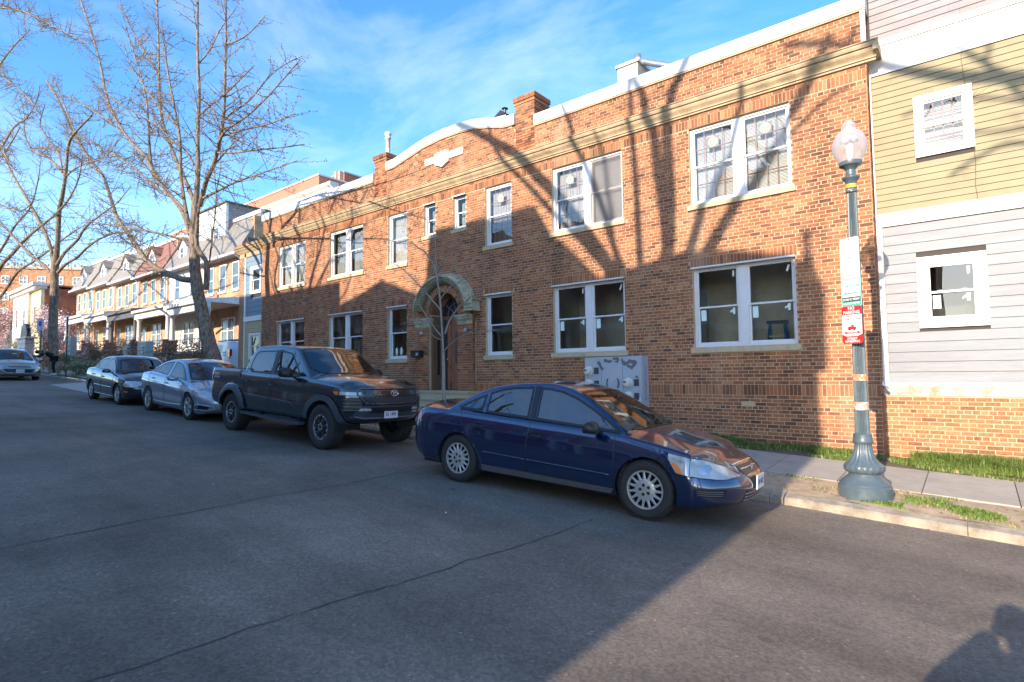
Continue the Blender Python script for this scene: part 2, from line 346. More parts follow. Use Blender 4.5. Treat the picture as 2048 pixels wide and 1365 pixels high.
while x > -22.5:
    x0 = x-sl_w+.006; x1 = x-.006; dz = random.uniform(-.003, .004); mb = MB()
    V = [(xx, yy, gz(xx, yy)+.012+dz) for (xx, yy) in ((x0, WALK0), (x1, WALK0), (x1, WALK1), (x0, WALK1))]
    mb.add(V+[(v[0], v[1], v[2]-.05) for v in V], [(0,1,2,3),(0,4,5,1),(1,5,6,2),(2,6,7,3),(3,7,4,0)]); mb.build('paving_slab', M_CONC, walk); x -= sl_w
strip('sidewalk', frange(-62, -29.6, 2), [-1.55-1.35, -1.56], M_CONC, .014)
strip('sidewalk', frange(-70, 14, 4), [-20, -15.7], M_CONC, .0, lambda x, y: gz(x, y))
# cracks and a sealed seam across the road
mc = MB(); random.seed(11)
def crack(p, q, w=.012, amp=.05, n=40):
    pts = []; dx, dy = q[0]-p[0], q[1]-p[1]; off = 0
    for i in range(n+1):
        t = i/n; off = off*.8+random.uniform(-amp, amp)*.5; L_ = math.hypot(dx, dy)
        pts.append((p[0]+dx*t-dy/L_*off, p[1]+dy*t+dx/L_*off))
    for i in range(n):
        (ax, ay), (bx, by) = pts[i], pts[i+1]; L_ = math.hypot(bx-ax, by-ay); nx, ny = -(by-ay)/L_, (bx-ax)/L_; w1 = w*random.uniform(.4, 1.1)/2
        mc.quad(*[(px+nx*s, py+ny*s, roadz(px, py)+.004) for px, py, s in ((ax, ay, -w1), (bx, by, -w1), (bx, by, w1), (ax, ay, w1))])
crack((-5.0, -10.5), (-5.42, -4.9), .02); crack((-4.95, -15.4), (-5.0, -10.5), .02)
crack((-2.05, -5.9), (-2.2, -9.3), .016); crack((-2.2, -9.3), (-2.6, -15), .014); crack((-12, -9.5), (-12.6, -5.6), .02); crack((-19, -14), (-19.4, -5.6), .02)
crack((-30, -9.2), (-12, -9.5), .01)
tag(mc.build('road_crack', pm('crack_tar', (.07, .06, .052), .8)), kind='stuff', label='thin dark cracks wandering across the asphalt road')
# grass and weeds as loose blades
def grass_mat(name, c):
    m = pm(name, c, .6, var=.45, vs=9, space='P', spec=.3); return m
def blades(name, areas, mat, label, seed=1):
    random.seed(seed); mb = MB()
    for (x0, x1, y0, y1, n, h, fn) in areas:
        for _ in range(n):
            x, y = random.uniform(x0, x1), random.uniform(y0, y1)
            d = fn(x, y) if fn else 1
            if random.random() > d: continue
            hh = h*random.uniform(.4, 1.2)*(.5+.5*d); a = random.uniform(0, 6.28); lean = random.uniform(.2, .9)*hh; w = random.uniform(.004, .009)
            z = gz(x, y); cx_, sx_ = math.cos(a), math.sin(a); px, py = -sx_*w, cx_*w
            mx_, my_ = x+cx_*lean*.35, y+sx_*lean*.35; tx, ty = x+cx_*lean, y+sx_*lean
            mb.add([(x-px, y-py, z-.01), (x+px, y+py, z-.01), (mx_+px, my_+py, z+hh*.6), (mx_-px, my_-py, z+hh*.6), (tx, ty, z+hh)], [(0,1,2,3), (3,2,4)], random.random())
    o = mb.build(name, mat); tag(o, label=label, kind='stuff'); return o
def clump(sx, seed, th):
    r = random.Random(seed); ph = [(r.uniform(.8, 3.2), r.uniform(.8, 3.2), r.uniform(0, 6)) for _ in range(6)]
    def f(x, y):
        v = sum(math.sin(x*a*sx+c)*math.cos(y*b_*sx*1.3+c*2) for a, b_, c in ph)/3
        return max(0, min(1, (v-th)*1.8))
    return f
G1 = grass_mat('spring_grass', (.115, .175, .035)); G2 = grass_mat('weed_green', (.115, .165, .035)); G3 = grass_mat('dry_grass', (.27, .22, .10))
c1 = clump(1.7, 3, -.05); c2 = clump(1.2, 8, -.5); c3 = clump(2.2, 5, .1); c4 = clump(2.6, 12, .12)
blades('grass', [(.45, 3.2, -3.22, -2.32, 15000, .05, c4), (3.2, 9, -3.25, -2.3, 9000, .06, c1), (-.45, .5, -3.18, -2.9, 1500, .05, c4), (-1.6, .2, -2.42, -2.27, 500, .05, c3),
   (-22, -1.6, -3.2, -2.3, 9000, .05, c3)], G1, 'patches of short bright spring grass on the bare verge', 2)
blades('grass', [(-3.6, 2.6, -.78, 0, 15000, .075, c1), (-3.6, 2.6, -.35, 0, 6000, .10, c2), (2.6, 9, -.8, .28, 12000, .10, c2), (.4, 2.6, -.35, .27, 9000, .19, c2), (-22, -3.6, -.8, -.02, 16000, .06, c1)], G2, 'thick green weeds growing along the foot of the brick wall', 3)
blades('grass', [(-.6, 3, -3.22, -2.3, 3000, .035, c3), (-3.5, 4, -.8, .2, 3000, .07, c1), (-58, -29.8, -3.2, -1.6, 9000, .12, c1)], G3, 'dry straw coloured grass blades among the green on the verge', 4)
# leaf litter and scraps in the gutter
random.seed(9); mb = MB()
for (x0, x1, y0, y1, n) in ((-24, -20.5, -5.9, -5.2, 260), (-4, 6, -3.9, -3.46, 160), (-20, -4, -3.95, -3.46, 300), (-1, 4, -3.2, -2.4, 130)):
    for _ in range(n):
        x, y = random.uniform(x0, x1), random.uniform(y0, y1); z = (roadz(x, y) if y < -3.45 else gz(x, y))+.006; a = random.uniform(0, 6.3); s_ = random.uniform(.008, .026)
        mb.quad(*[(x+math.cos(a+q)*s_, y+math.sin(a+q)*s_*.7, z+random.uniform(0, .008)) for q in (0, 1.57, 3.14, 4.71)])
tag(mb.build('fallen_leaves', pm('dead_leaf', (.19, .11, .05), .8, var=.4, vs=30)), label='brown leaf litter scattered along the kerb', kind='stuff')
mb = MB()
for (x, y) in ((-4.2, -6.6), (-1.2, -6.15), (1.3, -3.9), (.45, -3.75), (1.75, -3.42), (-.75, -3.6), (-3.3, -6.9), (-6.2, -8.1), (2.0, -3.35), (-2.4, -7.9), (-7.5, -6.5)):
    z = (roadz(x, y) if y < -3.45 else gz(x, y))+.008; a = random.uniform(0, 3); s_ = random.uniform(.006, .015)
    mb.add([(x+math.cos(a+q)*s_, y+math.sin(a+q)*s_*.6, z+random.uniform(0, .012)) for q in (0, 1.4, 3.2, 4.6)], [(0,1,2,3)])
tag(mb.build('litter_scraps', pm('paper_scrap', (.7, .7, .68), .7)), label='small white paper scraps lying on the road and kerb', kind='stuff')
# ------------------------------------------------------------------ main brick building
CH = .0677; BL = .2032
COLS = {'T': (-19.695, -17.773), 'Q': (-16.195, -14.275), 'P': (-12.975, -12.07), 'N': (-8.858, -7.95), 'M': (-6.655, -4.729), 'R': (-3.174, -1.244)}
OPEN = []
for k_, (a_, b_) in COLS.items(): OPEN += [(a_, b_, 0.0, 1.625), (a_, b_, 2.938, 4.549)]
OPEN += [(-11.297, -10.806, 3.604, 4.549), (-10.074, -9.589, 3.604, 4.549)]
DX, DZ, DR = -10.40, 1.22, .62            # door arch: centre and radius
BX0, BX1 = -20.93, 0.0
B = thing('apartment_building', 'long two storey brown brick apartment building with curved white topped parapet and arched stone doorway', 'building', (0, 0, 0))
def arch_top(x):
    """underside of the white coping"""
    pts = [(-20.93, 5.79), (-13.06, 5.79), (-13.05, 6.02), (-12.64, 6.03), (-12.05, 6.15), (-11.26, 6.30), (-10.47, 6.36), (-9.72, 6.34), (-9.25, 6.29), (-8.68, 6.17), (-8.14, 6.02), (-7.79, 6.01), (-7.78, 5.78), (0.2, 5.78)]
    for (a, za), (b, zb) in zip(pts, pts[1:]):
        if a <= x <= b: return za+(zb-za)*(x-a)/(b-a+1e-9)
    return 5.78
def free(z, x0, x1, ex):
    iv = [(x0, x1)]
    for (a, b, c, d) in ex:
        if c-.004 < z < d+.004:
            n = []
            for (p, q) in iv:
                if b <= p or a >= q: n.append((p, q)); continue
                if a > p: n.append((p, a))
                if b < q: n.append((b, q))
            iv = n
    return iv
def lay_bricks(x0, x1, k0, k1, ex, top=None, arc=None, bottom=None, y=0.0, seed=1):
    """every brick of a common-bond wall: (x centre, z centre, length, tone)"""
    r = random.Random(seed); out = []
    for k in range(k0, k1):
        z = (k+.5)*CH; hd = (k % 6 == 0); L_ = BL/2 if hd else BL; off = (0 if k % 2 else BL/2) if not hd else BL/4
        for (a, b) in free(z, x0, x1, ex):
            i = math.floor((a-off)/L_)-1
            while i*L_+off < b:
                p, q = max(a, i*L_+off), min(b, (i+1)*L_+off); i += 1
                if q-p < .045: continue
                xm = (p+q)/2
                if top and z+CH*.4 > top(xm): continue
                if bottom and z < bottom(xm): continue
                if arc and any((xm-ax)**2+(z-az)**2 < ar*ar and z > az for ax, az, ar in arc): continue
                out.append((xm, z, q-p-.014, r.betavariate(1.6, 1.9), r.uniform(-.0015, .0025)))
    return out
def brick_box(mb, xm, z, L_, tone, dy=0, y=0.0, h=CH-.012, d=.0055):
    mb.box(xm-L_/2, xm+L_/2, y-dy, y+d, z-h/2, z+h/2, tone, skip='k')
SOLD = [(BX0, BX1, 4.552, 4.739), (BX0, BX1, -.948, -.745)]
for (a, b, c, d) in OPEN:
    if c == 0.0: SOLD.append((a-.04, b+.04, 1.630, 1.826))
CORN = (BX0-.1, BX1+.3, 4.80, 5.12)
CHIM = [(-13.68, -13.06, 4.9, 9), (-7.78, -7.16, 4.9, 9)]
EX = list(OPEN)+SOLD+[CORN, (-13.68, -13.06, 5.5, 9), (-7.78, -7.16, 5.5, 9), (DX-DR+.0, DX+DR-.0, -3, DZ), (-2.28, -2.04, -1.17, -1.06), (-11.6, -9.22, -2.5, 1.0)]
for (a, b, c, d) in OPEN: EX.append((a-.062, b+.062, c-.118, c))
gb = lambda x: gz(x, 0)-.12
bricks = lay_bricks(BX0, BX1, -34, 95, EX, arch_top, [(DX+.05, DZ-.05, 1.06)], gb, seed=5)
# the 300 that show largest stay single; the rest is one piece of real brickwork
def near(b): return (b[0]-CP.x)**2+CP.y**2+(b[1]-CP.z)**2
bricks.sort(key=near)
single = [b for b in bricks if b[0] > -1.15 and b[2] > .15 and -1.75 < b[1] < 4.5][:285]
ss = set(id(b) for b in single)
meshes = {}
def brick_mesh(L_, tone):
    key = (round(L_, 2), int(tone*9))
    if key not in meshes:
        mb = MB(); mb.box(-L_/2, L_/2, 0, .0055, -(CH-.012)/2, (CH-.012)/2, (key[1]+.5)/9, skip='k')
        me = bpy.data.meshes.new('brick'); me.from_pydata(mb.v, [], mb.f); me.materials.append(M_BRICK)
        at = me.attributes.new('tone', 'FLOAT', 'FACE'); at.data.foreach_set('value', mb.t); meshes[key] = me
    return meshes[key]
for b in single: inst('brick', brick_mesh(b[2], b[3]), B, (b[0], -b[4], b[1]))
mb = MB()
for b in bricks:
    if id(b) not in ss: brick_box(mb, *b[:4], dy=b[4])
# soldier courses stand on end
r = random.Random(8)
for (a, b, c, d) in SOLD:
    n = int(round((b-a)/CH)); w = (b-a)/n; zc = (c+d)/2
    for i in range(n):
        xm = a+(i+.5)*w
        if -11.62 < xm < -9.3 and c < 0: continue
        if c < 0 and d < gb(xm): continue
        mb.box(xm-w/2+.005, xm+w/2-.005, -r.uniform(0, .003), .006, c+.004, d-.004, r.betavariate(1.6, 1.9), skip='k')
tag(mb.build('brickwork', M_BRICK, B, tone=True), kind='stuff')
# mortar plane behind, with the openings cut out; reveals
def wall_sheet(mb, x0, x1, z0f, z1f, ex, y):
    xs = sorted(set([x0, x1]+[v for e in ex for v in e[:2] if x0 < v < x1]+[x0+(x1-x0)*i/60 for i in range(61)]))
    for a, b in zip(xs, xs[1:]):
        if b-a < 1e-6: continue
        xm = (a+b)/2; zs = [(z0f(xm), z1f(xm))]
        for e in ex:
            if e[0] <= xm <= e[1]:
                n = []
                for (p, q) in zs:
                    if e[3] <= p or e[2] >= q: n.append((p, q)); continue
                    if e[2] > p: n.append((p, e[2]))
                    if e[3] < q: n.append((e[3], q))
                zs = n
        for (p, q) in zs:
            pa = z0f(a) if p == z0f(xm) else p; pb = z0f(b) if p == z0f(xm) else p
            qa = z1f(a) if q == z1f(xm) else q; qb = z1f(b) if q == z1f(xm) else q
            mb.quad((a, y, pa), (b, y, pb), (b, y, qb), (a, y, qa))
mb = MB()
dooropen = (DX-DR, DX+DR, -3.0, DZ)
strips_arch = []
n_ = 24
for i in range(n_):
    a = DX-DR+2*DR*i/n_; b = DX-DR+2*DR*(i+1)/n_; h = math.sqrt(max(0, DR**2-((a+b)/2-DX)**2)); strips_arch.append((a, b, DZ-.001, DZ+h))
wall_sheet(mb, BX0, BX1, lambda x: gz(x, 0)-.4, arch_top, OPEN+[dooropen]+strips_arch, .0045)
for (a, b, c, d) in OPEN:                                   # reveals
    mb.quad((a, .0045, c), (a, .22, c), (a, .22, d), (a, .0045, d)); mb.quad((b, .0045, c), (b, .0045, d), (b, .22, d), (b, .22, c))
    mb.quad((a, .0045, d), (a, .22, d), (b, .22, d), (b, .0045, d)); mb.quad((a, .0045, c), (b, .0045, c), (b, .22, c), (a, .22, c))
mb.quad((0, .0045, -2.4), (0, .42, -2.4), (0, .42, 5.78), (0, .0045, 5.78))       # right return
mb.quad((BX0, .0045, -2.4), (BX0, .0045, 5.8), (BX0, 9, 5.8), (BX0, 9, -2.4))
mb.build('wall', M_MORTAR, B)
mb = MB(); mb.box(BX0, BX1+.03, .3, 14, 5.2, 5.3); mb.box(BX0, BX1, .25, .32, 5.2, 5.8); mb.box(BX0, BX1, 13.9, 14, -2.5, 5.3); mb.box(BX1-.02, BX1, .42, 14, -2.5, 5.3)
mb.build('roof', pm('roof_felt', (.12, .12, .12), .9), B)
# toothed bricks on the right return
mb = MB(); r = random.Random(3)
for k in range(-33, 85):
    z = (k+.5)*CH
    if 4.8 < z < 5.12: continue
    for (a, b) in ((.004, .1), (.108, .30)) if k % 2 else ((.004, .2), (.208, .30)):
        mb.box(-.002, .012, a, b, z-.0285, z+.0285, r.random()*.8)
tag(mb.build('brickwork', M_BRICK, B, tone=True), kind='stuff')
# cornice and its return
def extrude_x(mb, prof, x0, x1, cap=True, tone=0):
    n = len(prof)
    V = [(x0, y, z) for y, z in prof]+[(x1, y, z) for y, z in prof]
    F = [(i, n+i, n+(i+1) % n, (i+1) % n) for i in range(n)]
    if cap: F += [tuple(range(n)), tuple(range(2*n-1, n-1, -1))]
    mb.add(V, F, tone)
CP_ = [(.05, 4.815), (-.045, 4.815), (-.045, 4.85), (-.075, 4.855), (-.075, 4.875), (-.09, 4.90), (-.135, 4.95), (-.15, 4.985), (-.15, 5.01), (-.185, 5.015), (-.20, 5.05), (-.205, 5.085), (-.225, 5.09), (-.225, 5.108), (.05, 5.12)]
mb = MB(); jx = [BX0, -17.4, -14.6, -11.9, -8.6, -5.9, -3.62, -1.1, .14]
for a, b in zip(jx, jx[1:]): extrude_x(mb, CP_, a+.002, b-.002)
for (y, z), (y2, z2) in zip(CP_[1:], CP_[2:]):
    mb.quad((.14-0, y, z), (.14+(-y)*.35, y, z), (.14+(-y2)*.35, y2, z2), (.14, y2, z2))
mb.box(.13, .21, -.2, .3, 4.93, 5.1)
mb.build('cornice', M_CORN, B, fixn=True)
# white metal coping with a thin trim under it
M_COP = pm('white_coping_metal', (.66, .64, .60), .5, var=.10, vs=2.5, dirt=(.46, .34, .22), ds=2.0, dlo=.50, dhi=.78, bump=.15, bs=8)
mb = MB(); mt = MB()
def coping(xs, th=.275):
    for a, b in zip(xs, xs[1:]):
        za, zb = arch_top(a+1e-5), arch_top(b-1e-5)
        for (y0, y1, d0, d1, m_) in ((-.055, .30, .012, th, mb), (-.038, .02, -.018, .010, mt)):
            V = [(a, y0, za+d0), (b, y0, zb+d0), (b, y1, zb+d0), (a, y1, za+d0), (a, y0, za+d1), (b, y0, zb+d1), (b, y1, zb+d1), (a, y1, za+d1)]
            m_.add(V, [(0,3,2,1), (4,5,6,7), (0,1,5,4), (2,3,7,6)]+([(3,0,4,7)] if a == xs[0] else [])+([(1,2,6,5)] if b == xs[-1] else []))
for args in ((frange(-20.95, -13.69, 1.2),), (frange(-13.05, -7.79, .13), .265), (frange(-7.15, .03, 1.0),)):
    mb = MB(); mt = MB(); coping(*args); mb.build('coping', M_COP, B); mt.build('coping_trim', pm('coping_trim_wood', (.50, .38, .24), .7, var=.1), B)
# plaque and shield
mb = MB()
mb.box(-11.22, -10.77, -.035, .02, 5.70, 5.90); mb.box(-10.20, -9.66, -.035, .02, 5.70, 5.90)
mb.prism([(-10.77, 5.95), (-10.77, 5.62), (-10.62, 5.57), (-10.47, 5.50), (-10.34, 5.57), (-10.19, 5.62), (-10.19, 5.97), (-10.26, 5.93), (-10.33, 5.99), (-10.40, 5.94), (-10.48, 5.99), (-10.56, 5.94), (-10.63, 5.98), (-10.70, 5.93)], (0, -.075, 0), (1, 0, 0), (0, 0, 1), (0, 1, 0), .09)
mb.build('stone_plaque', M_WHITE_OLD, B, fixn=True)
# chimney piers
def chimney(x0, x1, zt, name='chimney'):
    mb = MB(); r = random.Random(int(-x0*10)); y1 = .62
    mb.box(x0+.01, x1-.01, .0045, y1-.01, 5.1, zt-.2, 0, 1); mb.box(x0-.03, x1+.03, -.03, y1+.03, zt-.2, zt-.185, 0, 1)
    k = int(5.14/CH)+1
    while (k+1)*CH < zt-.18:
        z = (k+.5)*CH; o_ = 0 if k % 2 else BL/2
        for (p0, p1, f) in ((x0, x1, 0), (0, y1, 1)):
            i = -1
            while p0+i*BL+o_ < p1:
                a, b = max(p0, p0+i*BL+o_)+.004, min(p1, p0+(i+1)*BL+o_)-.004; i += 1
                if b-a < .03: continue
                if f == 0: mb.box(a, b, -.002, .012, z-.028, z+.028, r.random())
                else: mb.box(x1-.012, x1+.002, a, b, z-.028, z+.028, r.random()*.8)
        k += 1
    for j, (g_, z0, z1) in enumerate(((.02, zt-.19, zt-.13), (.045, zt-.125, zt-.065), (.045, zt-.06, zt))):
        n = 4
        for i in range(n):
            a, b = x0-g_+(x1-x0+2*g_)*i/n+.004, x0-g_+(x1-x0+2*g_)*(i+1)/n-.004; mb.box(a, b, -g_, y1+g_, z0, z1, r.random()*.7)
    return mb.build(name, [M_BRICK, M_MORTAR], B, tone=True)
c1_ = chimney(-13.68, -13.06, 6.62); c2_ = chimney(-7.78, -7.16, 6.68)
M_GALV = pm('galvanised_metal', (.55, .55, .55), .35, metal=.8, var=.2, vs=12)
mb = MB(); q = aty(776, 300, .3); mb.lathe([(.075, -.15), (.075, .34), (.10, .35), (.10, .40), (.085, .41), (.085, .47), (.12, .50), (.11, .56), (.03, .6), (0, .6)], (q.x, q.y, q.z), 14); mb.build('flue_pipe', pm('rusty_flue', (.62, .58, .54), .5, var=.2, dirt=(.30, .14, .07), ds=9), c1_, smooth=True)
# ---- sills
mb_s = []
for (a, b, c, d) in OPEN:
    mb = MB(); e = .06; m = (a+b)/2
    seg = ((a-e, m-.003), (m+.003, b+e)) if b-a > 1.5 else ((a-e, b+e),)
    for (p, q) in seg:
        mb.add([(p, -.045, c-.115), (q, -.045, c-.115), (q, .09, c-.115), (p, .09, c-.115), (p, -.045, c-.012), (q, -.045, c-.012), (q, .16, c+.004), (p, .16, c+.004)],
               [(0,3,2,1), (4,5,6,7), (0,1,5,4), (2,3,7,6), (3,0,4,7), (1,2,6,5)])
    mb.build('window_sill', M_STONE, B)
# ---- windows
M_MUNT = pm('wood_grille', (.36, .20, .16), .6); M_SCREEN = glassmat('insect_screen', 1.9, (.62, .60, .62), rough=.5); M_BLIND = pm('white_blind', (.80, .80, .79), .6)
M_PAPER = pm('sticker_paper', (.62, .78, .74), .6); M_LABEL = pm('cream_label', (.72, .68, .45), .6); M_GREY = pm('grey_card', (.18, .19, .18), .7)
M_CURT = pm('pale_curtain', (.48, .55, .50), .85, var=.25, vs=12, stretch=(3, 3, .1)); M_ROOM = pm('room_wall', (.50, .52, .48), .9, var=.35, vs=1.4)
M_INK = pm('sign_ink', (.03, .03, .03), .5)
def sash(mb, x0, x1, z0, z1, y, s=.035, t=.04, bot=None):
    bot = bot or s
    mb.box(x0, x0+s, y, y+t, z0, z1); mb.box(x1-s, x1, y, y+t, z0, z1); mb.box(x0+s, x1-s, y+.001, y+t-.001, z0, z0+bot); mb.box(x0+s, x1-s, y+.001, y+t-.001, z1-s, z1)
def window(parent, x0, x1, z0, z1, y=.075, units=2, mull=.19, fr=.05, opt=(), rmat=None, glass=None, white=None, sill=.02, room=True, head=True, xf=None):
    """double-hung window: outer frame > sashes, panes, blinds, grilles, stickers"""
    white = white or M_WHITE; glass = glass or M_GLASS; mb = MB(); opt = set(opt); kids = []
    mb.box(x0, x0+fr, y, y+.12, z0, z1); mb.box(x1-fr, x1, y, y+.12, z0, z1); mb.box(x0+fr, x1-fr, y+.001, y+.12, z1-fr, z1); mb.box(x0+fr, x1-fr, y+.001, y+.12, z0, z0+.045)
    if units == 2: m = (x0+x1)/2; mb.box(m-mull/2, m+mull/2, y+.002, y+.12, z0+.045, z1-fr); mb.box(m-mull/2+.02, m+mull/2-.02, y-.012, y+.002, z0+.045, z1-fr)
    if 'cap' in opt: mb.box(x0-.03, x1+.004, -.035, .1, z1+.0, z1+.012); mb.box(x0-.03, x1+.004, -.035, -.028, z1-.022, z1+.0)
    w = mb.build('window', white, parent)
    us = [(x0+fr, x1-fr)] if units == 1 else [(x0+fr, m-mull/2), (m+mull/2, x1-fr)]
    za, zb = z0+.045, z1-fr; zm = (za+zb)/2
    for ui, (a, b) in enumerate(us):
        mb = MB(); sash(mb, a, b, zm-.018, zb, y+.03, t=.03); mb.build('sash', white, w)
        mb = MB(); sash(mb, a, b, za, zm+.02, y+.062, bot=.055, t=.03)
        if 'lock' in opt:
            for q in (.25, .75): mb.box(a+(b-a)*q-.03, a+(b-a)*q+.03, y+.055, y+.075, zm+.02, zm+.032)
        mb.build('sash', white, w)
        for (p, q, yy) in ((zm+.017, zb-.035, y+.045), (za+.055, zm-.015, y+.077)):
            mb = MB(); mb.quad((a+.035, yy, p), (b-.035, yy, p), (b-.035, yy, q), (a+.035, yy, q)); mb.build('pane', glass, w)
            if 'grid' in opt and not (ui == 1 and 'screen2' in opt):
                mb = MB()
                for i in (1, 2, 3): xx = a+.035+(b-a-.07)*i/4; mb.box(xx-.007, xx+.007, yy+.012, yy+.02, p, q)
                zz = (p+q)/2-.01; mb.box(a+.035, b-.035, yy+.010, yy+.018, zz-.007, zz+.007); mb.build('muntin', M_MUNT, w)
        if 'blind' in opt:
            mb = MB(); z = zb-.05
            while z > za+.06: mb.quad((a+.03, y+.19, z), (b-.03, y+.19, z), (b-.03, y+.172, z-.022), (a+.03, y+.172, z-.022)); z -= .0265
            tag(mb.build('blind', M_BLIND, w), kind='stuff')
        if 'screen' in opt or ('screen2' in opt and ui == 1):
            mb = MB(); mb.quad((a+.01, y+.02, za), (b-.01, y+.02, za), (b-.01, y+.02, zb), (a+.01, y+.02, zb)); mb.build('insect_screen', M_SCREEN, w)
        if 'curtain' in opt:
            mb = MB(); n = 30
            for i in range(n):
                p, q = a+.04+(b-a-.08)*i/n, a+.04+(b-a-.08)*(i+1)/n; mb.quad((p, y+.17+.02*math.sin(i*1.3), za+.03), (q, y+.17+.02*math.sin(i*1.3+1.3), za+.03), (q, y+.17+.02*math.sin(i*1.3+1.3), zm-.12), (p, y+.17+.02*math.sin(i*1.3), zm-.12))
            mb.build('curtain', M_CURT, w)
        if 'sheer' in opt:
            mb = MB(); n = 24
            for i in range(n):
                p, q = a+.04+(b-a-.08)*i/n, a+.04+(b-a-.08)*(i+1)/n; mb.quad((p, y+.2+.02*math.sin(i*.9), za+.03), (q, y+.2+.02*math.sin(i*.9+.9), za+.03), (q, y+.2+.02*math.sin(i*.9+.9), zb-.1), (p, y+.2+.02*math.sin(i*.9), zb-.1))
            mb.build('curtain', pm('grey_sheer', (.30, .31, .31), .9, var=.2, vs=5), w)
        if 'tape' in opt:
            mb = MB(); yy = y+.074; mb.box(a+.055, a+.16, yy-.002, yy, zm-.27, zm-.05); mb.build('sticker', M_PAPER, w)
            mb = MB(); mb.box(b-.13, b-.085, yy-.0025, yy-.0005, zm-.17, zm-.04); mb.quad((b-.19, yy-.002, zm-.14), (b-.10, yy-.002, zm-.10), (b-.12, yy-.002, zm-.06), (b-.18, yy-.002, zm-.10)); mb.build('sticker', M_PAPER, w)
            mb = MB(); yy = y+.042; xx = b-.11
            if ui == 0: mb.box(xx, xx+.035, yy-.002, yy, zb-.19, zb-.07)
            else: mb.quad((xx-.03, yy, zb-.20), (xx+.005, yy, zb-.21), (xx+.045, yy, zb-.09), (xx+.01, yy, zb-.08))
            mb.build('sticker', M_WHITE, w)
        if 'round' in opt or ('round1' in opt and ui == 0):
            cx_, cz_, rr, yy = (a+b)/2, zb-.30, .095, y+.041
            mb = MB(); mb.box(cx_-.12, cx_+.12, yy-.001, yy+.0005, cz_-.12, cz_+.12); mb.build('sticker', M_GREY, w)
            mb = MB(); mb.poly([(cx_+rr*math.cos(t), yy-.003, cz_+rr*math.sin(t)) for t in [2*math.pi*i/20 for i in range(20)]], mi=0)
            text_mesh([('Pella', 0, 0, .075, .15)], mb, (cx_, yy-.0045, cz_), (.97, 0, .15), (-.15, 0, .97), 1, mi=1)
            mb.build('sticker', [M_LABEL, M_INK], w)
    if room:
        mb = MB(); dd = 1.35 if 'deep' in opt else .5; X0, X1 = x0-.3, x1+.3; Z0, Z1 = z0-.3, z1+.25; Y0 = y+.22
        if 'curtain' in opt or 'blind' in opt or 'sheer' in opt or 'deep' in opt or True:
            mb.quad((X0, Y0+dd, Z0), (X1, Y0+dd, Z0), (X1, Y0+dd, Z1), (X0, Y0+dd, Z1)); mb.quad((X0, Y0, Z0), (X0, Y0+dd, Z0), (X0, Y0+dd, Z1), (X0, Y0, Z1))
            mb.quad((X1, Y0, Z0), (X1, Y0, Z1), (X1, Y0+dd, Z1), (X1, Y0+dd, Z0)); mb.quad((X0, Y0, Z0), (X1, Y0, Z0), (X1, Y0+dd, Z0), (X0, Y0+dd, Z0)); mb.quad((X0, Y0, Z1), (X0, Y0+dd, Z1), (X1, Y0+dd, Z1), (X1, Y0, Z1))
            mb.build('room_lining', rmat or M_ROOM, w)
    return w
z0, z1, u0, u1 = 0.0, 1.625, 2.938, 4.549
a, b = COLS['R']; wR1 = window(B, a, b, z0, z1, opt=('cap', 'tape', 'lock', 'deep')); window(B, a, b, u0, u1, opt=('grid', 'blind', 'round'), glass=M_GLASS_OLD)
a, b = COLS['M']; window(B, a, b, z0, z1, opt=('cap', 'tape', 'lock', 'deep')); window(B, a, b, u0, u1, opt=('grid', 'blind', 'round1', 'screen2'), glass=M_GLASS_OLD)
a, b = COLS['N']; window(B, a, b, z0, z1, units=1, opt=('cap', 'lock', 'deep')); window(B, a, b, u0, u1, units=1, opt=('grid', 'blind', 'round'), glass=M_GLASS_OLD)
a, b = COLS['P']; wP1 = window(B, a, b, z0, z1, units=1, opt=('cap', 'grid')); window(B, a, b, u0, u1, units=1, opt=('blind',), glass=M_GLASS_OLD)
a, b = COLS['Q']; window(B, a, b, z0, z1, opt=('cap', 'sheer', 'curtain')); window(B, a, b, u0, u1, opt=('sheer',), glass=M_GLASS_OLD)
a, b = COLS['T']; window(B, a, b, z0, z1, opt=('cap', 'sheer', 'curtain')); window(B, a, b, u0, u1, opt=('blind',), glass=M_GLASS_OLD)
window(B, -11.297, -10.806, 3.604, u1, units=1, opt=('cap', 'sheer')); window(B, -10.074, -9.589, 3.604, u1, units=1, opt=('cap', 'sheer'))
# two rounded white cushions stand on the inner sill of the left ground floor window
for i, xx in enumerate((-12.72, -12.50)):
    mb = MB(); mb.lathe([(0, 0), (.07, .01), (.085, .06), (.088, .16), (.075, .25), (.045, .30), (0, .315)], (xx, .22, .10), 14)
    tag(mb.build('white_ornament', pm('ornament_white', (.6, .68, .66), .7), smooth=True), '%s white rounded ornament inside the small window beside the mailbox' % ('left of two' if i == 0 else 'right of two'), 'ornament', 'pair of white ornaments in the window')
# blue stepladder behind the big ground floor window
t = thing('stepladder', 'blue stepladder with black top standing inside the right ground floor window', 'stepladder', (-1.85, 1.05, -.95))
mb = MB()
for s in (-1, 1): mb.bar((s*.26, -.1, 0), (s*.14, 0, 1.42), .05, .03); mb.bar((s*.26, .45, 0), (s*.14, .06, 1.42), .04, .02)
mb.build('rail', pm('ladder_blue', (.03, .16, .42), .5), t)
mb = MB(); mb.box(-.19, .19, -.08, .12, 1.42, 1.48); mb.build('top_cap', M_BLACK, t)
mb = MB()
for q in (.3, .6, .9, 1.15): mb.box(-.22+.07*q, .22-.07*q, -.1+.07*q-.06, -.1+.07*q+.03, q, q+.03)
mb.build('tread', pm('ladder_tread', (.55, .58, .6), .4), t)
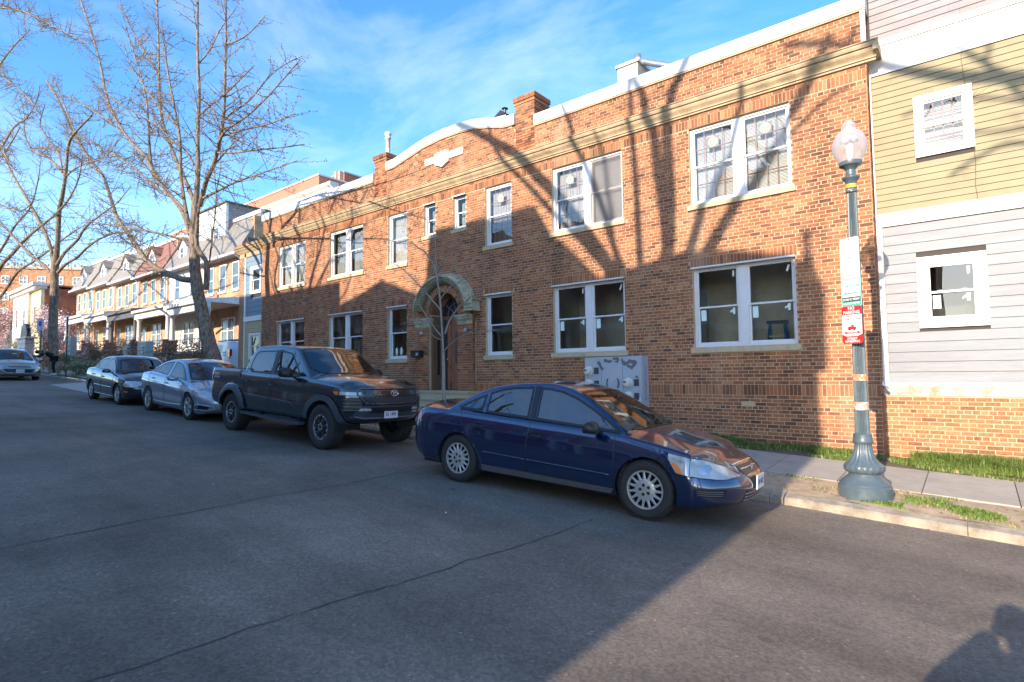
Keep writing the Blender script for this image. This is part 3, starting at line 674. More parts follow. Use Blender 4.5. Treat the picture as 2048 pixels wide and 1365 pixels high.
# vent grille
mb = MB(); mb.box(-2.28, -2.04, -.006, .012, -1.165, -1.065)
for i in range(12):
    for j in range(4): mb.box(-2.272+i*.0195, -2.262+i*.0195, -.012, -.006, -1.158+j*.0235, -1.146+j*.0235)
mb.build('vent_grille', M_STONE, B)
# ---- doorway
D = new_empty('doorway', (0, 0, 0), 0, B)
mb = MB(); r = random.Random(12)
for (p0, p1) in ((-11.56, DX-DR+.05), (DX+DR-.05, -9.24)):           # brick piers, 9 cm proud of the wall
    mb.box(p0+.008, p1-.03, -.088, .0, -1.6, 1.62, 0, 1); mb.box(p1-.03, p1-.006, -.09, .0, -1.6, 1.62, .3)
    k = -24
    while (k+1)*CH < 1.62:
        z = (k+.5)*CH; o_ = 0 if k % 2 else BL/2
        i = -1
        while p0+i*BL+o_ < p1:
            a, b = max(p0, p0+i*BL+o_)+.004, min(p1, p0+(i+1)*BL+o_)-.004; i += 1
            if b-a < .03 or .9 < z < 1.14: continue
            mb.box(a, b, -.1, -.086, z-.0285, z+.0285, r.betavariate(1.6, 1.9))
        for j in range(2): mb.box(p1-.01, p1+.003, -.1+j*.05, -.055+j*.05, z-.0285, z+.0285, r.random())
        k += 1
# right wing of recessed brickwork
mb.box(DX-DR+.05, DX-DR+.055, -.09, .5, -1, 1.24, .4, 1)
for i in range(30):                                                  # rowlock ring round the arch
    t0, t1 = math.pi*i/30+.012, math.pi*(i+1)/30-.012
    for (r0, r1) in ((DR+.005, DR+.108), (DR+.116, DR+.22)):
        V = [(DX+rr*math.cos(t), y_, DZ+rr*math.sin(t)) for y_ in (-.105, .02) for rr, t in ((r0, t0), (r1, t0), (r1, t1), (r0, t1))]
        mb.add(V, [(0,1,2,3), (0,4,5,1), (1,5,6,2), (2,6,7,3), (3,7,4,0)], r.betavariate(1.6, 1.9))
for i in range(30):
    t0, t1 = math.pi*i/30, math.pi*(i+1)/30
    mb.add([(DX+rr*math.cos(t), -.098, DZ+rr*math.sin(t)) for rr, t in ((DR, t0), (DR+.23, t0), (DR+.23, t1), (DR, t1))], [(0,1,2,3)], 0, 1)
    mb.add([(DX+DR*math.cos(t), y_, DZ+DR*math.sin(t)) for y_, t in ((-.1, t0), (.5, t0), (.5, t1), (-.1, t1))], [(0,1,2,3)], .3, 0)
tag(mb.build('brickwork', [M_BRICK, M_MORTAR], D, tone=True, fixn=False), kind='stuff')
# stone hood: a projecting half ring with bead mouldings and dentils
M_HOOD = pm('mossy_cream_stone', (.44, .39, .27), .85, var=.15, vs=12, dirt=(.15, .15, .085), ds=5, dlo=.46, dhi=.72, bump=.5, bs=45); M_MOSS_SHADE = pm('mossy_recess_shade', (.16, .155, .085), .9, var=.3, vs=14, bump=.5, bs=45)
HX, HZ = -10.35, 1.20; mb = MB(); n = 40; A0, A1 = R(9), R(171)
prof = [(.86, 0.0), (.86, -.20), (.90, -.235), (.93, -.235), (.945, -.27), (.975, -.27), (.99, -.30), (1.02, -.30), (1.035, -.34), (1.075, -.35), (1.10, -.335), (1.125, -.26), (1.15, -.13), (1.18, 0.0)]
V = []; F = []
for i in range(n+1):
    t = A0+(A1-A0)*i/n
    for (rr, yy) in prof: V.append((HX+rr*math.cos(t), yy, HZ+rr*math.sin(t)))
m_ = len(prof)
for i in range(n):
    for j in range(m_-1): F.append((i*m_+j, (i+1)*m_+j, (i+1)*m_+j+1, i*m_+j+1))
F += [tuple(range(m_)), tuple(n*m_+j for j in range(m_-1, -1, -1))]
mb.add(V, F); mb.m = [1 if (k < n*(m_-1) and k % (m_-1) in (0, 1, 2, 3, 5, 7)) else 0 for k in range(len(mb.f))]; hood = mb.build('stone_arch', [M_HOOD, M_MOSS_SHADE], D, fixn=True)  # recess faces darker: moss dirt plus painted shade to bring out the carving
mb = MB()
for (rr, yy, cnt, s_, el) in ((.915, -.245, 40, .017, 1), (.96, -.285, 34, .022, .6), (1.005, -.312, 52, .013, 1)):
    for i in range(cnt):
        t = A0+(A1-A0)*(i+.5)/cnt; c_, s2 = math.cos(t), math.sin(t); x_, z_ = HX+rr*c_, HZ+rr*s2
        p = [(x_+c_*s_*a_-s2*s_*el*b_, yy-.0, z_+s2*s_*a_+c_*s_*el*b_) for a_, b_ in ((-1,-1), (1,-1), (1,1), (-1,1))]
        q = [(x_+(v[0]-x_)*.55, yy-s_*1.1, z_+(v[2]-z_)*.55) for v in p]
        mb.add(p+q, [(4,5,6,7), (0,1,5,4), (1,2,6,5), (2,3,7,6), (3,0,4,7)])
tag(mb.build('carved_bead', M_HOOD, hood), kind='stuff')
mb = MB()                                                            # scroll bracket under the right end, imposts
for sx, xc in ((1, -9.22),):
    mb.prism([(-.14, .0), (.16, .0), (.16, .10), (.14, .14), (.14, .26), (.19, .28), (.19, .33), (-.14, .33)], (xc, -.33, 1.21), (1, 0, 0), (0, 0, 1), (0, 1, 0), .33)
    for j in range(4): mb.lathe([(.0, -.02), (.032, -.016), (.036, 0), (.032, .016), (0, .02)], (xc-.08+j*.07, -.34, 1.42), 10, 'y')
    for j in range(4): mb.lathe([(.0, -.02), (.028, -.016), (.03, 0), (.028, .016), (0, .02)], (xc-.08+j*.065, -.34, 1.31), 10, 'y')
mb.build('bracket', M_HOOD, D, fixn=True)
for (p0, p1) in ((-11.60, DX-DR+.08), (DX+DR-.06, -9.30)):
    mb = MB()
    for (g_, z0_, z1_) in ((.045, 1.085, 1.145), (.025, 1.02, 1.083), (.0, .985, 1.018), (-.02, .90, .983)): mb.box(p0-g_, p1+g_, -.13-g_, .02, z0_, z1_)
    mb.build('impost', M_HOOD, D)
# recess, side panel, door, fanlight
M_DBROWN = pm('brown_door_paint', (.17, .095, .055), .5, var=.12, vs=4, bump=.1, bs=30); M_WOOD = pm('reddish_wood', (.28, .125, .07), .45, var=.2, vs=5, stretch=(4, 4, .6), bump=.15, bs=30)
mb = MB(); xl = DX-DR+.07
mb.box(xl-.03, xl, -.02, .5, -.95, 1.2); mb.box(xl, xl+.02, 0, .1, -.95, 1.2); mb.box(xl, xl+.02, .4, .5, -.95, 1.2); mb.box(xl, xl+.018, .1, .4, .6, 1.2); mb.box(xl, xl+.018, .1, .4, -.95, -.55)
mb.box(xl, xl+.022, .12, .19, -.5, .55); mb.box(xl, xl+.022, .31, .38, -.5, .55)
mb.box(DX+DR-.06, DX+DR-.03, .0, .5, -.95, 1.2); mb.box(xl, DX+DR-.06, .44, .50, 1.12, 1.22)
mb.build('door_frame', M_DBROWN, D)
mb = MB(); mb.box(xl, xl+.004, .19, .31, -.5, .55); mb.build('side_pane', pm('dark_pane', (.02, .02, .02), .1), D)
dr = MB(); x0d, x1d = xl+.17, DX+DR-.06; ww = x1d-x0d; cxd = (x0d+x1d)/2
dr.box(x0d, x1d, .46, .50, -.93, 1.12)
for s in (-1, 1): dr.box(cxd+s*.36-.07, cxd+s*.36+.07, .44, .46, -.93, 1.12)
dr.box(x0d+.14, x1d-.14, .44, .46, -.93, -.72); dr.box(x0d+.14, x1d-.14, .44, .46, -.33, -.22); dr.box(x0d+.14, x1d-.14, .44, .46, .98, 1.12)
dr.box(cxd-.15, cxd+.15, .435, .46, -.68, -.37)
door = dr.build('door', M_WOOD, D)
mb = MB(); P_ = []
for (rw, rh, yy) in ((.19, .19, .435), (.13, .13, .43)): P_.append([(cxd+rw*math.cos(t), yy, (.68+rh*math.sin(t)) if math.sin(t) >= 0 else (-.08+rh*math.sin(t))) for t in [2*math.pi*i/36 for i in range(36)]])
V = P_[0]+P_[1]; mb.add(V, [(i, (i+1) % 36, 36+(i+1) % 36, 36+i) for i in range(36)]); mb.add([(v[0], .46, v[2]) for v in P_[0]]+P_[0], [(i, (i+1) % 36, 36+(i+1) % 36, 36+i) for i in range(36)]); mb.build('glass_surround', M_WOOD, door, fixn=True)
mb = MB(); mb.poly([(v[0], .436, v[2]) for v in P_[1]]); mb.build('oval_pane', pm('leaded_glass', (.09, .10, .10), .12, var=.9, vs=38, bump=.8, bs=40), door, fixn=True)
mb = MB(); mb.lathe([(.0, 0), (.03, .01), (.034, .04), (.02, .06), (0, .065)], (x0d+.06, .44, -.05), 12, 'y', sgn=-1); mb.build('door_knob', M_GALV, door, smooth=True)
mb = MB(); mb.box(xl, xl+.17, .455, .5, -.93, 1.12); mb.build('dark_door_gap', M_DARK, D)  # dark panel filling the gap left of the door
mb = MB(); mb.lathe([(.001, 0), (DR-.02, 0)], (DX, .49, DZ), 48, 'y'); mb.build('fanlight_pane', pm('fanlight_glass', (.03, .035, .06), .06, spec=.9), D)
mb = MB()
for i in range(1, 5): t = math.pi*i/5; mb.bar((DX+.14*math.cos(t), .475, DZ+.14*math.sin(t)), (DX+(DR-.03)*math.cos(t), .475, DZ+(DR-.03)*math.sin(t)), .022, .02, (0, 1, 0))
for rr in (.14, .38): mb.tube([(DX+rr*math.cos(math.pi*i/16), .475, DZ+rr*math.sin(math.pi*i/16)) for i in range(17)], .012, 5)
mb.build('glazing_bar', pm('grey_lead', (.22, .22, .24), .5), D)
mb = MB(); mb.quad((xl-.1, .5, -1), (DX+DR, .5, -1), (DX+DR, .5, 2), (xl-.1, .5, 2)); mb.build('recess_back', M_DARK, D)
for i, (zt, y0_, x0_, x1_) in enumerate(((-.945, -.42, -11.5, -9.1), (-1.13, -.75, -11.6, -9.0), (-1.30, -1.08, -11.6, -9.0))):
    mb = MB(); mb.box(x0_, x1_, y0_, .5 if i == 0 else y0_+.34, zt-.4, zt-.05); mb.box(x0_-.02, x1_+.02, y0_-.03, .5 if i == 0 else y0_+.33, zt-.05, zt); mb.build('stone_step', M_STONE, D)
mb = MB()
for x_ in (-11.28, -9.50): mb.lathe([(.0, .0), (.0, .05), (.05, .05), (.055, .03), (.055, 0)], (x_, -.1, .72), 16, 'y', sgn=-1)
mb.build('door_light', pm('grey_fitting', (.35, .36, .38), .4), D, smooth=False)
mb = MB(); mb.tube([(-11.38, -.115, .9), (-11.38, -.115, .2)], .012, 6); mb.tube([(-9.36, -.115, 1.1), (-9.36, -.115, 1.5)], .03, 8); mb.build('conduit', pm('conduit_brown', (.2, .16, .14), .6), D)
t = thing('mailbox', 'black wall mailbox with white number 33 on the left door pier', 'mailbox', (-11.42, -.1, .02))
mb = MB(); mb.prism([(0, 0), (0, .13), (-.05, .19), (-.12, .17), (-.12, 0)], (-.21, 0, 0), (0, 1, 0), (0, 0, 1), (1, 0, 0), .42); mb.build('box', M_BLACK, t, fixn=True)
mb = MB(); mb.prism([(.005, .135), (-.05, .2), (-.14, .175), (-.135, .165), (-.05, .188), (.005, .12)], (-.22, 0, 0), (0, 1, 0), (0, 0, 1), (1, 0, 0), .44); mb.build('lid', M_BLACK, t, fixn=True)
mb = MB(); text_mesh([('33', 0, 0, .11)], mb, (.06, -.123, .08), (1, 0, 0), (0, 0, 1), 1); mb.build('number', M_WHITE, t)
# ---- electric meter cabinet
t = thing('meter_cabinet', 'grey metal electric meter cabinet with four round meters and sprayed graffiti', 'meter cabinet', (-5.60, -.30, -1.24))
M_MET = pm('meter_grey_paint', (.38, .41, .45), .5, var=.08, vs=5, dirt=(.52, .54, .56), ds=1.6, dlo=.5, dhi=.9); Wd, Hd = 1.40, 1.09
mb = MB(); mb.box(0, Wd, 0, .3, 0, Hd); mb.build('cabinet_body', M_MET, t)
for (a, b) in ((.005, .42), (.43, .95), (.96, Wd-.01)):
    mb = MB(); mb.box(a, b, -.012, 0, .01, Hd-.01); mb.build('cover_panel', M_MET, t)
M_MW = pm('meter_white', (.62, .60, .54), .35, var=.1)
for (x_, z_) in ((.08, .79), (.08, .50), (1.05, .53), (1.05, .24)):
    mb = MB(); mb.lathe([(.105, 0), (.105, .03), (.085, .035), (.08, .10), (.065, .115), (0, .12)], (x_+.03, -.012, z_), 22, 'y', sgn=-1); g_ = mb.build('meter', M_MW, t, smooth=False, autosm=40)
    mb = MB(); mb.box(x_-.025, x_+.035, -.136, -.132, z_+.0, z_+.035); mb.build('dial', pm('dial_dark', (.08, .06, .04), .3), g_)
    mb = MB(); mb.box(x_+.17, x_+.28, -.03, -.012, z_-.07, z_+.075); mb.build('breaker_cover', pm('breaker_dark', (.06, .065, .07), .4), t)
mb = MB()
for x_ in (.60, .83):
    s = -1 if x_ < .7 else 1; mb.tube([(x_+s*.03*math.sin(math.pi*i/8)-.0, -.03, .42+.2*i/8) for i in range(9)], .012, 6)
mb.build('handle', pm('handle_black', (.03, .03, .03), .4), t)
random.seed(5)
def spray(pts, w):
    mb = MB()
    for (a, b), (c, d) in zip(pts, pts[1:]):
        for q in range(5): k = q/5; x_, z_ = a+(c-a)*k, b+(d-b)*k; rr = w*random.uniform(.5, 1.15); mb.poly([(x_+rr*math.cos(j*.9)*random.uniform(.7, 1.2), -.0145-.0002*q, z_+rr*math.sin(j*.9)*random.uniform(.7, 1.2)) for j in range(7)])
    mb.build('graffiti', pm('spray_grey', (.12, .13, .15), .6), t)
spray([(.36, .98), (.40, .91), (.46, .82)], .035); spray([(.52, 1.02), (.60, .99), (.70, 1.0)], .04); spray([(.74, 1.05), (.86, 1.05), (.84, .98), (.76, .99)], .03)
spray([(.94, 1.02), (1.0, .92), (1.12, .98), (1.27, .98), (1.18, .85), (1.05, .90)], .045); spray([(1.27, .66), (1.31, .63)], .03)
mb = MB(); mb.box(1.29, 1.36, -.016, -.012, .06, .22); mb.build('label', M_WHITE, t)
mb = MB(); text_mesh([('WCSPWS', 0, 0, .11, .75)], mb, (Wd+.002, .15, .52), (0, 0, -1), (0, 1, 0), 1); mb.build('side_lettering', pm('faint_ink', (.18, .2, .26), .6), t)
# ------------------------------------------------------------------ neighbour on the right: weatherboard house
def far_brick(name, c1, c2, mort, sc=1.0):
    """brickwork too far off to tell the bricks apart"""
    m = bpy.data.materials.new(name); MATS[name] = m; m.use_nodes = True; N = m.node_tree.nodes; L = m.node_tree.links
    b = N['Principled BSDF']; b.inputs['Roughness'].default_value = .85
    g = N.new('ShaderNodeNewGeometry'); s = N.new('ShaderNodeSeparateXYZ'); L.new(g.outputs['Position'], s.inputs[0])
    ad = N.new('ShaderNodeMath'); L.new(s.outputs[0], ad.inputs[0]); L.new(s.outputs[1], ad.inputs[1])
    c = N.new('ShaderNodeCombineXYZ'); L.new(ad.outputs[0], c.inputs[0]); L.new(s.outputs[2], c.inputs[1])
    br = N.new('ShaderNodeTexBrick'); br.inputs['Scale'].default_value = 1; br.inputs['Brick Width'].default_value = .21*sc; br.inputs['Row Height'].default_value = .072*sc
    br.inputs['Mortar Size'].default_value = .008; br.inputs['Bias'].default_value = 0
    br.inputs['Color1'].default_value = (*c1, 1); br.inputs['Color2'].default_value = (*c2, 1); br.inputs['Mortar'].default_value = (*mort, 1); L.new(c.outputs[0], br.inputs['Vector'])
    n = N.new('ShaderNodeTexNoise'); n.inputs['Scale'].default_value = 1.5; n.inputs['Detail'].default_value = 8; L.new(g.outputs['Position'], n.inputs['Vector'])
    mr = N.new('ShaderNodeMapRange'); mr.inputs[1].default_value = .3; mr.inputs[2].default_value = .7; mr.inputs[3].default_value = .75; mr.inputs[4].default_value = 1.25; L.new(n.outputs['Fac'], mr.inputs[0])
    h = N.new('ShaderNodeHueSaturation'); L.new(mr.outputs[0], h.inputs['Value']); L.new(br.outputs[0], h.inputs['Color']); L.new(h.outputs[0], b.inputs['Base Color'])
    bp = N.new('ShaderNodeBump'); bp.inputs['Distance'].default_value = .01; bp.inputs['Strength'].default_value = .5; bp.invert = True; L.new(br.outputs['Fac'], bp.inputs['Height']); L.new(bp.outputs[0], b.inputs['Normal'])
    return m
M_TAN = far_brick('tan_brick_far', (.46, .26, .135), (.39, .21, .11), (.48, .38, .27))
M_RED = far_brick('red_brick_far', (.30, .075, .035), (.24, .06, .03), (.34, .2, .14))
M_ORG = far_brick('orange_brick_far', (.42, .17, .075), (.36, .14, .06), (.42, .3, .2), 1.5)
M_GREYB = pm('grey_siding_paint', (.205, .215, .235), .55, var=.14, vs=3, stretch=(.5, 1, 3), dirt=(.15, .155, .165), ds=1.4, dlo=.46, dhi=.75, bump=.2, bs=18, obj_var=.03)
M_OLIVE = pm('olive_siding_paint', (.25, .205, .11), .6, var=.14, vs=3, dirt=(.36, .29, .15), ds=2.4, dlo=.6, dhi=.85, bump=.15, bs=18, obj_var=.03)
M_GREY2 = pm('old_grey_siding_and_shade', (.27, .25, .255), .7, var=.18, vs=2.2, stretch=(.8, 1, 3), dirt=(.25, .21, .20), ds=3, dlo=.45, dhi=.75, bump=.3, bs=18, obj_var=.08)  # also colours the rooftop addition's side face, as painted shade
M_BLUEB = pm('blue_siding_paint', (.17, .25, .33), .6, var=.06, vs=3, bump=.1, bs=20)
RH = thing('weatherboard_house', 'tall house with grey and olive weatherboards over a brick base, beside the brick apartment building', 'house', (0, 0, 0))
YR = .30
def boards(x0, x1, z0, z1, pitch, mat, ex, parent=RH, y=YR, d=.014, split=None, seed=1):
    r = random.Random(seed); n = int(round((z1-z0)/pitch)); p = (z1-z0)/n
    for k in range(n):
        a, b = z0+k*p, z0+(k+1)*p; cuts = [(x0, x1)]
        for (e0, e1, f0, f1) in ex:
            if f0 < b-.02 and f1 > a+.02:
                nn = []
                for (s, t) in cuts:
                    if e1 <= s or e0 >= t: nn.append((s, t)); continue
                    if e0 > s: nn.append((s, e0))
                    if e1 < t: nn.append((e1, t))
                cuts = nn
        if split:
            nn = []
            for (s, t) in cuts:
                q = r.uniform(*split)
                if s+.3 < q < t-.3: nn += [(s, q-.0015), (q+.0015, t)]
                else: nn.append((s, t))
            cuts = nn
        for (s, t) in cuts:
            mb = MB(); dy = r.uniform(-.0015, .0015)
            mb.add([(s, y-d+dy, a+.0035), (t, y-d+dy, a+.0035), (t, y-.004, b-.0035), (s, y-.004, b-.0035), (s, y+.01, a), (t, y+.01, a)], [(0,1,2,3), (0,4,5,1), (0,3,4), (1,5,2)]); mb.build('siding_board', mat, parent)
W2 = (.55, 1.455, .19, 1.37); W1 = (.62, 1.395, 3.06, 4.10)
RX1 = 6.2
mb = MB(); XH = [W2, W1]
wall_sheet(mb, 0.0, RX1, lambda x: -1.02, lambda x: 8.2, [(W2[0]+.1, W2[1]-.1, W2[2]+.1, W2[3]-.1), (W1[0]+.07, W1[1]-.07, W1[2]+.05, W1[3]-.06)], YR+.012)
mb.quad((RX1, YR+.012, -2.8), (RX1, 11, -2.8), (RX1, 11, 8.2), (RX1, YR+.012, 8.2)); mb.quad((0, YR+.012, 5.4), (0, YR+.012, 8.2), (0, 11, 8.2), (0, 11, 5.4)); mb.quad((0, YR, 8.2), (RX1, YR, 8.2), (RX1, 11, 8.2), (0, 11, 8.2))
mb.quad((0, 11, -2.8), (RX1, 11, -2.8), (RX1, 11, 8.2), (0, 11, 8.2))
mb.build('wall', pm('lap_shadow_dark', (.06, .05, .045), .9), RH)  # near-black backing shows through the board gaps as painted lap shadow lines
boards(.10, RX1, -.70, 1.965, .1675, M_GREYB, [(W2[0], W2[1], W2[2], W2[3])], split=(3.0, 4.2), seed=2, d=.012)
boards(.035, RX1, 2.20, 4.66, .1118, M_OLIVE, [W1], split=(2.6, 4.8), seed=3)
boards(.05, RX1, 5.27, 8.15, .125, M_GREY2, [], split=(.9, 2.6), seed=4)
mb = MB(); mb.box(-.015, RX1, YR-.045, YR+.01, 1.965, 2.195); mb.build('belt_board', M_WHITE_OLD, RH)
mb = MB(); mb.box(.0, RX1, YR-.03, YR+.01, 4.665, 5.165); mb.box(.0, RX1, YR-.032, YR-.028, 4.66, 4.675); mb.build('fascia', M_WHITE_OLD, RH)
mb = MB(); mb.box(.0, RX1, YR-.055, YR+.01, 5.168, 5.265); mb.build('drip_board', M_WHITE, RH)
mb = MB(); mb.box(-.045, .03, YR-.03, YR+.01, 2.2, 4.66); mb.build('corner_board', M_WHITE, RH)
mb = MB(); mb.box(-.01, .095, YR-.03, YR+.01, -.70, 1.962); mb.build('corner_board', M_WHITE, RH)
mb = MB(); mb.box(-.05, .02, -.03, .05, 5.13, 5.76); mb.build('corner_board', M_WHITE, B)
mb = MB(); mb.box(.0, RX1, YR-.03, YR+.01, -.77, -.702); mb.build('skirt_board', M_WHITE, RH)
mb = MB(); mb.box(.0, RX1, YR-.012, YR+.01, -.93, -.772); mb.build('cement_band', pm('peeling_cement', (.50, .48, .44), .9, var=.2, vs=6, dirt=(.34, .24, .15), ds=6, dlo=.42, dhi=.6, bump=.6, bs=30), RH)
mb = MB(); mb.tube([(.0, .12, -.70), (.03, .1, -.78), (.09, .0, -.80)], .028, 8); mb.build('drain_spout', M_GALV, RH)
def cased_window(W_, y, parent, casing=.10, grid=False, blind=False, tape=False, mull=.1):
    x0, x1, z0, z1 = W_; c = casing; mb = MB()
    mb.box(x0, x0+c, y-.035, y+.02, z0, z1); mb.box(x1-c, x1, y-.035, y+.02, z0, z1); mb.box(x0+c, x1-c, y-.034, y+.02, z1-c, z1); mb.box(x0+c, x1-c, y-.034, y+.02, z0, z0+c*.8)
    cs = mb.build('window_casing', M_WHITE, parent); opt = []
    if blind: opt.append('blind')
    if tape: opt += ['tape', 'lock', 'deep']
    if grid: opt.append('grid')
    window(parent, x0+c, x1-c, z0+c*.8, z1-c, y=y-.02, units=1, fr=.035, opt=opt, glass=M_GLASS if tape else M_GLASS_OLD, rmat=M_DARK if tape else None)
cased_window(W2, YR, RH, .105, tape=True); cased_window(W1, YR, RH, .065, grid=True, blind=True)
# brick base
M_BRICK2 = brickmat('warm_brown_brick', [(.17, .075, .04), (.27, .125, .055), (.34, .16, .07), (.28, .14, .07), (.38, .2, .09), (.28, .17, .09)])
bs = lay_bricks(.01, RX1, -44, -13, [(-.1, 9, -.93, 0)], None, None, lambda x: gz(x, .3)-.15, seed=31)
bs = [b for b in bs if b[1]+CH/2 < -.935]
bs.sort(key=near); s2 = set(id(b) for b in bs[:290])
mb = MB(); mb.box(0, RX1, YR+.0045, YR+.05, -2.9, -.93); mb.build('base_wall', M_MORTAR, RH)
mb = MB(); m2_ = {}
for b in bs:
    if id(b) in s2:
        key = (round(b[2], 2), int(b[3]*7))
        if key not in m2_:
            q = MB(); q.box(-b[2]/2, b[2]/2, 0, .0055, -(CH-.012)/2, (CH-.012)/2, (key[1]+.5)/7, skip='k')
            me = bpy.data.meshes.new('brick'); me.from_pydata(q.v, [], q.f); me.materials.append(M_BRICK2); at = me.attributes.new('tone', 'FLOAT', 'FACE'); at.data.foreach_set('value', q.t); m2_[key] = me
        inst('brick', m2_[key], RH, (b[0], YR-b[4], b[1]))
    else: brick_box(mb, *b[:4], dy=b[4], y=YR)
tag(mb.build('brickwork', M_BRICK2, RH, tone=True), kind='stuff')
# dead vine stem on the olive boards
mb = MB(); random.seed(2)
def vine(x, z0, z1, w):
    p = []; n = 16; xx = x
    for i in range(n+1): xx += random.uniform(-.012, .012); p.append((xx, YR-.02, z0+(z1-z0)*i/n))
    mb.tube(p, w, 4); return p
p = vine(1.37, 2.05, 4.1, .004); vine(1.34, 3.1, 4.7, .003)
for k in range(14):
    q = random.choice(p); a = random.uniform(-.5, 2.8); l = random.uniform(.1, .4); mb.tube([q, (q[0]+math.cos(a)*l*.5, q[1], q[2]+math.sin(a)*l*.4), (q[0]+math.cos(a)*l, q[1], q[2]+math.sin(a)*l*.5+.05)], .002, 3)
tag(mb.build('vine', pm('dry_vine', (.16, .11, .07), .8)), 'thin leafless vine climbing the olive boards below the upper window', 'vine')
# ------------------------------------------------------------------ narrow house at the left end of the brick building
SH = thing('narrow_house', 'narrow house end with blue over olive siding, at the left end of the brick apartments', 'house', (0, 0, 0))
SX0 = -22.85
mb = MB(); wall_sheet(mb, -22.38, BX0, lambda x: gz(x, 0)-.3, lambda x: 4.7, [(-21.82, -21.07, 2.97, 4.0), (-21.86, -21.05, .28, 1.24)], .03)
mb.quad((SX0, .02, -1.6), (SX0, 9, -1.6), (SX0, 9, 4.9), (SX0, .02, 4.9)); mb.build('wall', M_DARK, SH)
mb = MB(); mb.box(SX0, -22.4, -.01, .3, -1.6, 4.66); mb.build('brick_pier', far_brick('pier_brick', (.36, .18, .09), (.26, .12, .06), (.45, .35, .25)), SH)
mb = MB(); mb.box(-22.4, -22.28, -.02, .03, 1.99, 4.66); mb.box(-22.4, -22.33, -.015, .03, -1.5, 1.78); mb.build('corner_board', M_WHITE, SH)
boards(-22.28, BX0-.01, 1.99, 4.66, .19, M_BLUEB, [(-21.9, -21.0, 2.9, 4.06)], SH, .02, .012)
boards(-22.33, BX0-.01, -1.3, 1.78, .155, pm('pale_olive_siding', (.42, .37, .18), .6, var=.06, vs=3, obj_var=.03), [(-21.93, -21.0, .21, 1.29)], SH, .02, .012)
mb = MB(); mb.box(-22.4, BX0-.005, -.03, .02, 1.78, 1.99); mb.build('belt_board', M_WHITE, SH)
cased_window((-21.9, -21.0, 2.9, 4.06), .01, SH, .085, grid=False); cased_window((-21.93, -21.0, .21, 1.29), .01, SH, .07, grid=True)
mb = MB(); extrude_x(mb, [(y*1.15, z-.13) for y, z in CP_], SX0-.15, BX0-.004); mb.box(SX0, BX0-.006, -.02, .05, 4.5, 4.68); mb.build('cornice', M_CORN, SH, fixn=True)
mb = MB(); mb.box(SX0, BX0-.01, .05, 9, 4.8, 4.9); mb.build('roof', MATS['roof_felt'], SH)
# ------------------------------------------------------------------ things standing on the roofs
q = aty(1235, 135, 3); q2 = aty(1275, 122, 3); zb = 5.3
t = thing('roof_chase', 'beige boxed chimney chase with a steel flue pipe leaning across the roof behind the parapet', 'chimney', (q.x, 3.0, zb))
w_ = q2.x-q.x; h_ = q.z-zb
mb = MB(); mb.box(0, w_, 0, 1.1, 0, h_-.06); mb.build('chase', pm('beige_render', (.58, .47, .36), .8, var=.05), t)
mb = MB(); mb.box(-.05, w_+.05, -.05, 1.15, h_-.06, h_+.02); mb.box(w_*.55, w_+.02, .1, .8, h_+.02, h_+.1); mb.build('cap', M_WHITE_OLD, t)
mb = MB(); p1 = aty(1270, 112, 3)-Vector((q.x, 3, zb)); p2 = aty(1350, 129, 3)-Vector((q.x, 3, zb))
mb.tube([(p1.x-.06, .3, h_), (p1.x-.06, .3, p1.z+.18)], .1, 12); mb.build('flue', M_GALV, t, smooth=True)
mb = MB(); a_, b_ = Vector((p1.x-.06, .3, p1.z)), Vector((p2.x+.6, .1, p2.z-.35)); mb.tube([a_, b_], .085, 12)
for s in (.15, .4, .62, .8): c_ = a_.lerp(b_, s); d_ = (b_-a_).normalized(); mb.tube([c_-d_*.02, c_+d_*.02], .097, 12)
mb.build('flue', M_GALV, t, autosm=40)
q = aty(1000, 228, 3)
t = thing('roof_vent', 'small white roof vent with a black hood behind the curved parapet', 'roof vent', (q.x, 3, 5.3)); h_ = q.z-5.3
mb = MB(); mb.box(-.2, .25, 0, .45, 0, h_-.05); mb.build('curb', M_WHITE_OLD, t)
mb = MB(); mb.prism([(-.3, 0), (.35, -.06), (.02, .18)], (0, 0, h_-.05), (1, 0, 0), (0, 0, 1), (0, 1, 0), .45); mb.lathe([(.05, 0), (.05, .22), (.12, .23), (.0, .3)], (.05, .2, h_), 8); mb.build('hood', M_BLACK, t, fixn=True)
# larger building behind: red brick with white cornice
q = aty(661, 372, 16); x1 = q.x; z_ = q.z
BB = thing('rear_building', 'large red brick building with white cornice rising behind the left end of the brick apartments', 'building', (x1, 16, 0))
mb = MB(); mb.box(-40, 0, .5, 16, -1, z_-.6); mb.build('wall', pm('cream_render', (.66, .60, .50), .8, var=.05), BB)
mb = MB(); extrude_x(mb, [(.5, z_-1.0), (.3, z_-1.0), (.3, z_-.75), (-.1, z_-.5), (-.1, z_-.2), (-.35, z_), (-.35, z_+.25), (.5, z_+.25)], -40, .45); mb.build('cornice', M_WHITE_OLD, BB, fixn=True)
q3 = aty(638, 351, 18); mb = MB(); mb.box(-40, q3.x-x1, 2, 10, z_-.5, q3.z); mb.build('upper_storey', pm('red_render', (.45, .17, .11), .8, var=.08), BB)
mb = MB(); mb.box(-40, q3.x-x1+.1, 1.9, 10, q3.z, q3.z+.15); mb.build('parapet_cap', M_WHITE_OLD, BB)
q4 = aty(689, 346, 24); mb = MB(); mb.box(q4.x-x1-3.2, q4.x-x1, 8, 18, z_-2, q4.z); mb.build('stair_tower', pm('red_brick_tower', (.33, .11, .07), .8, var=.1), BB)
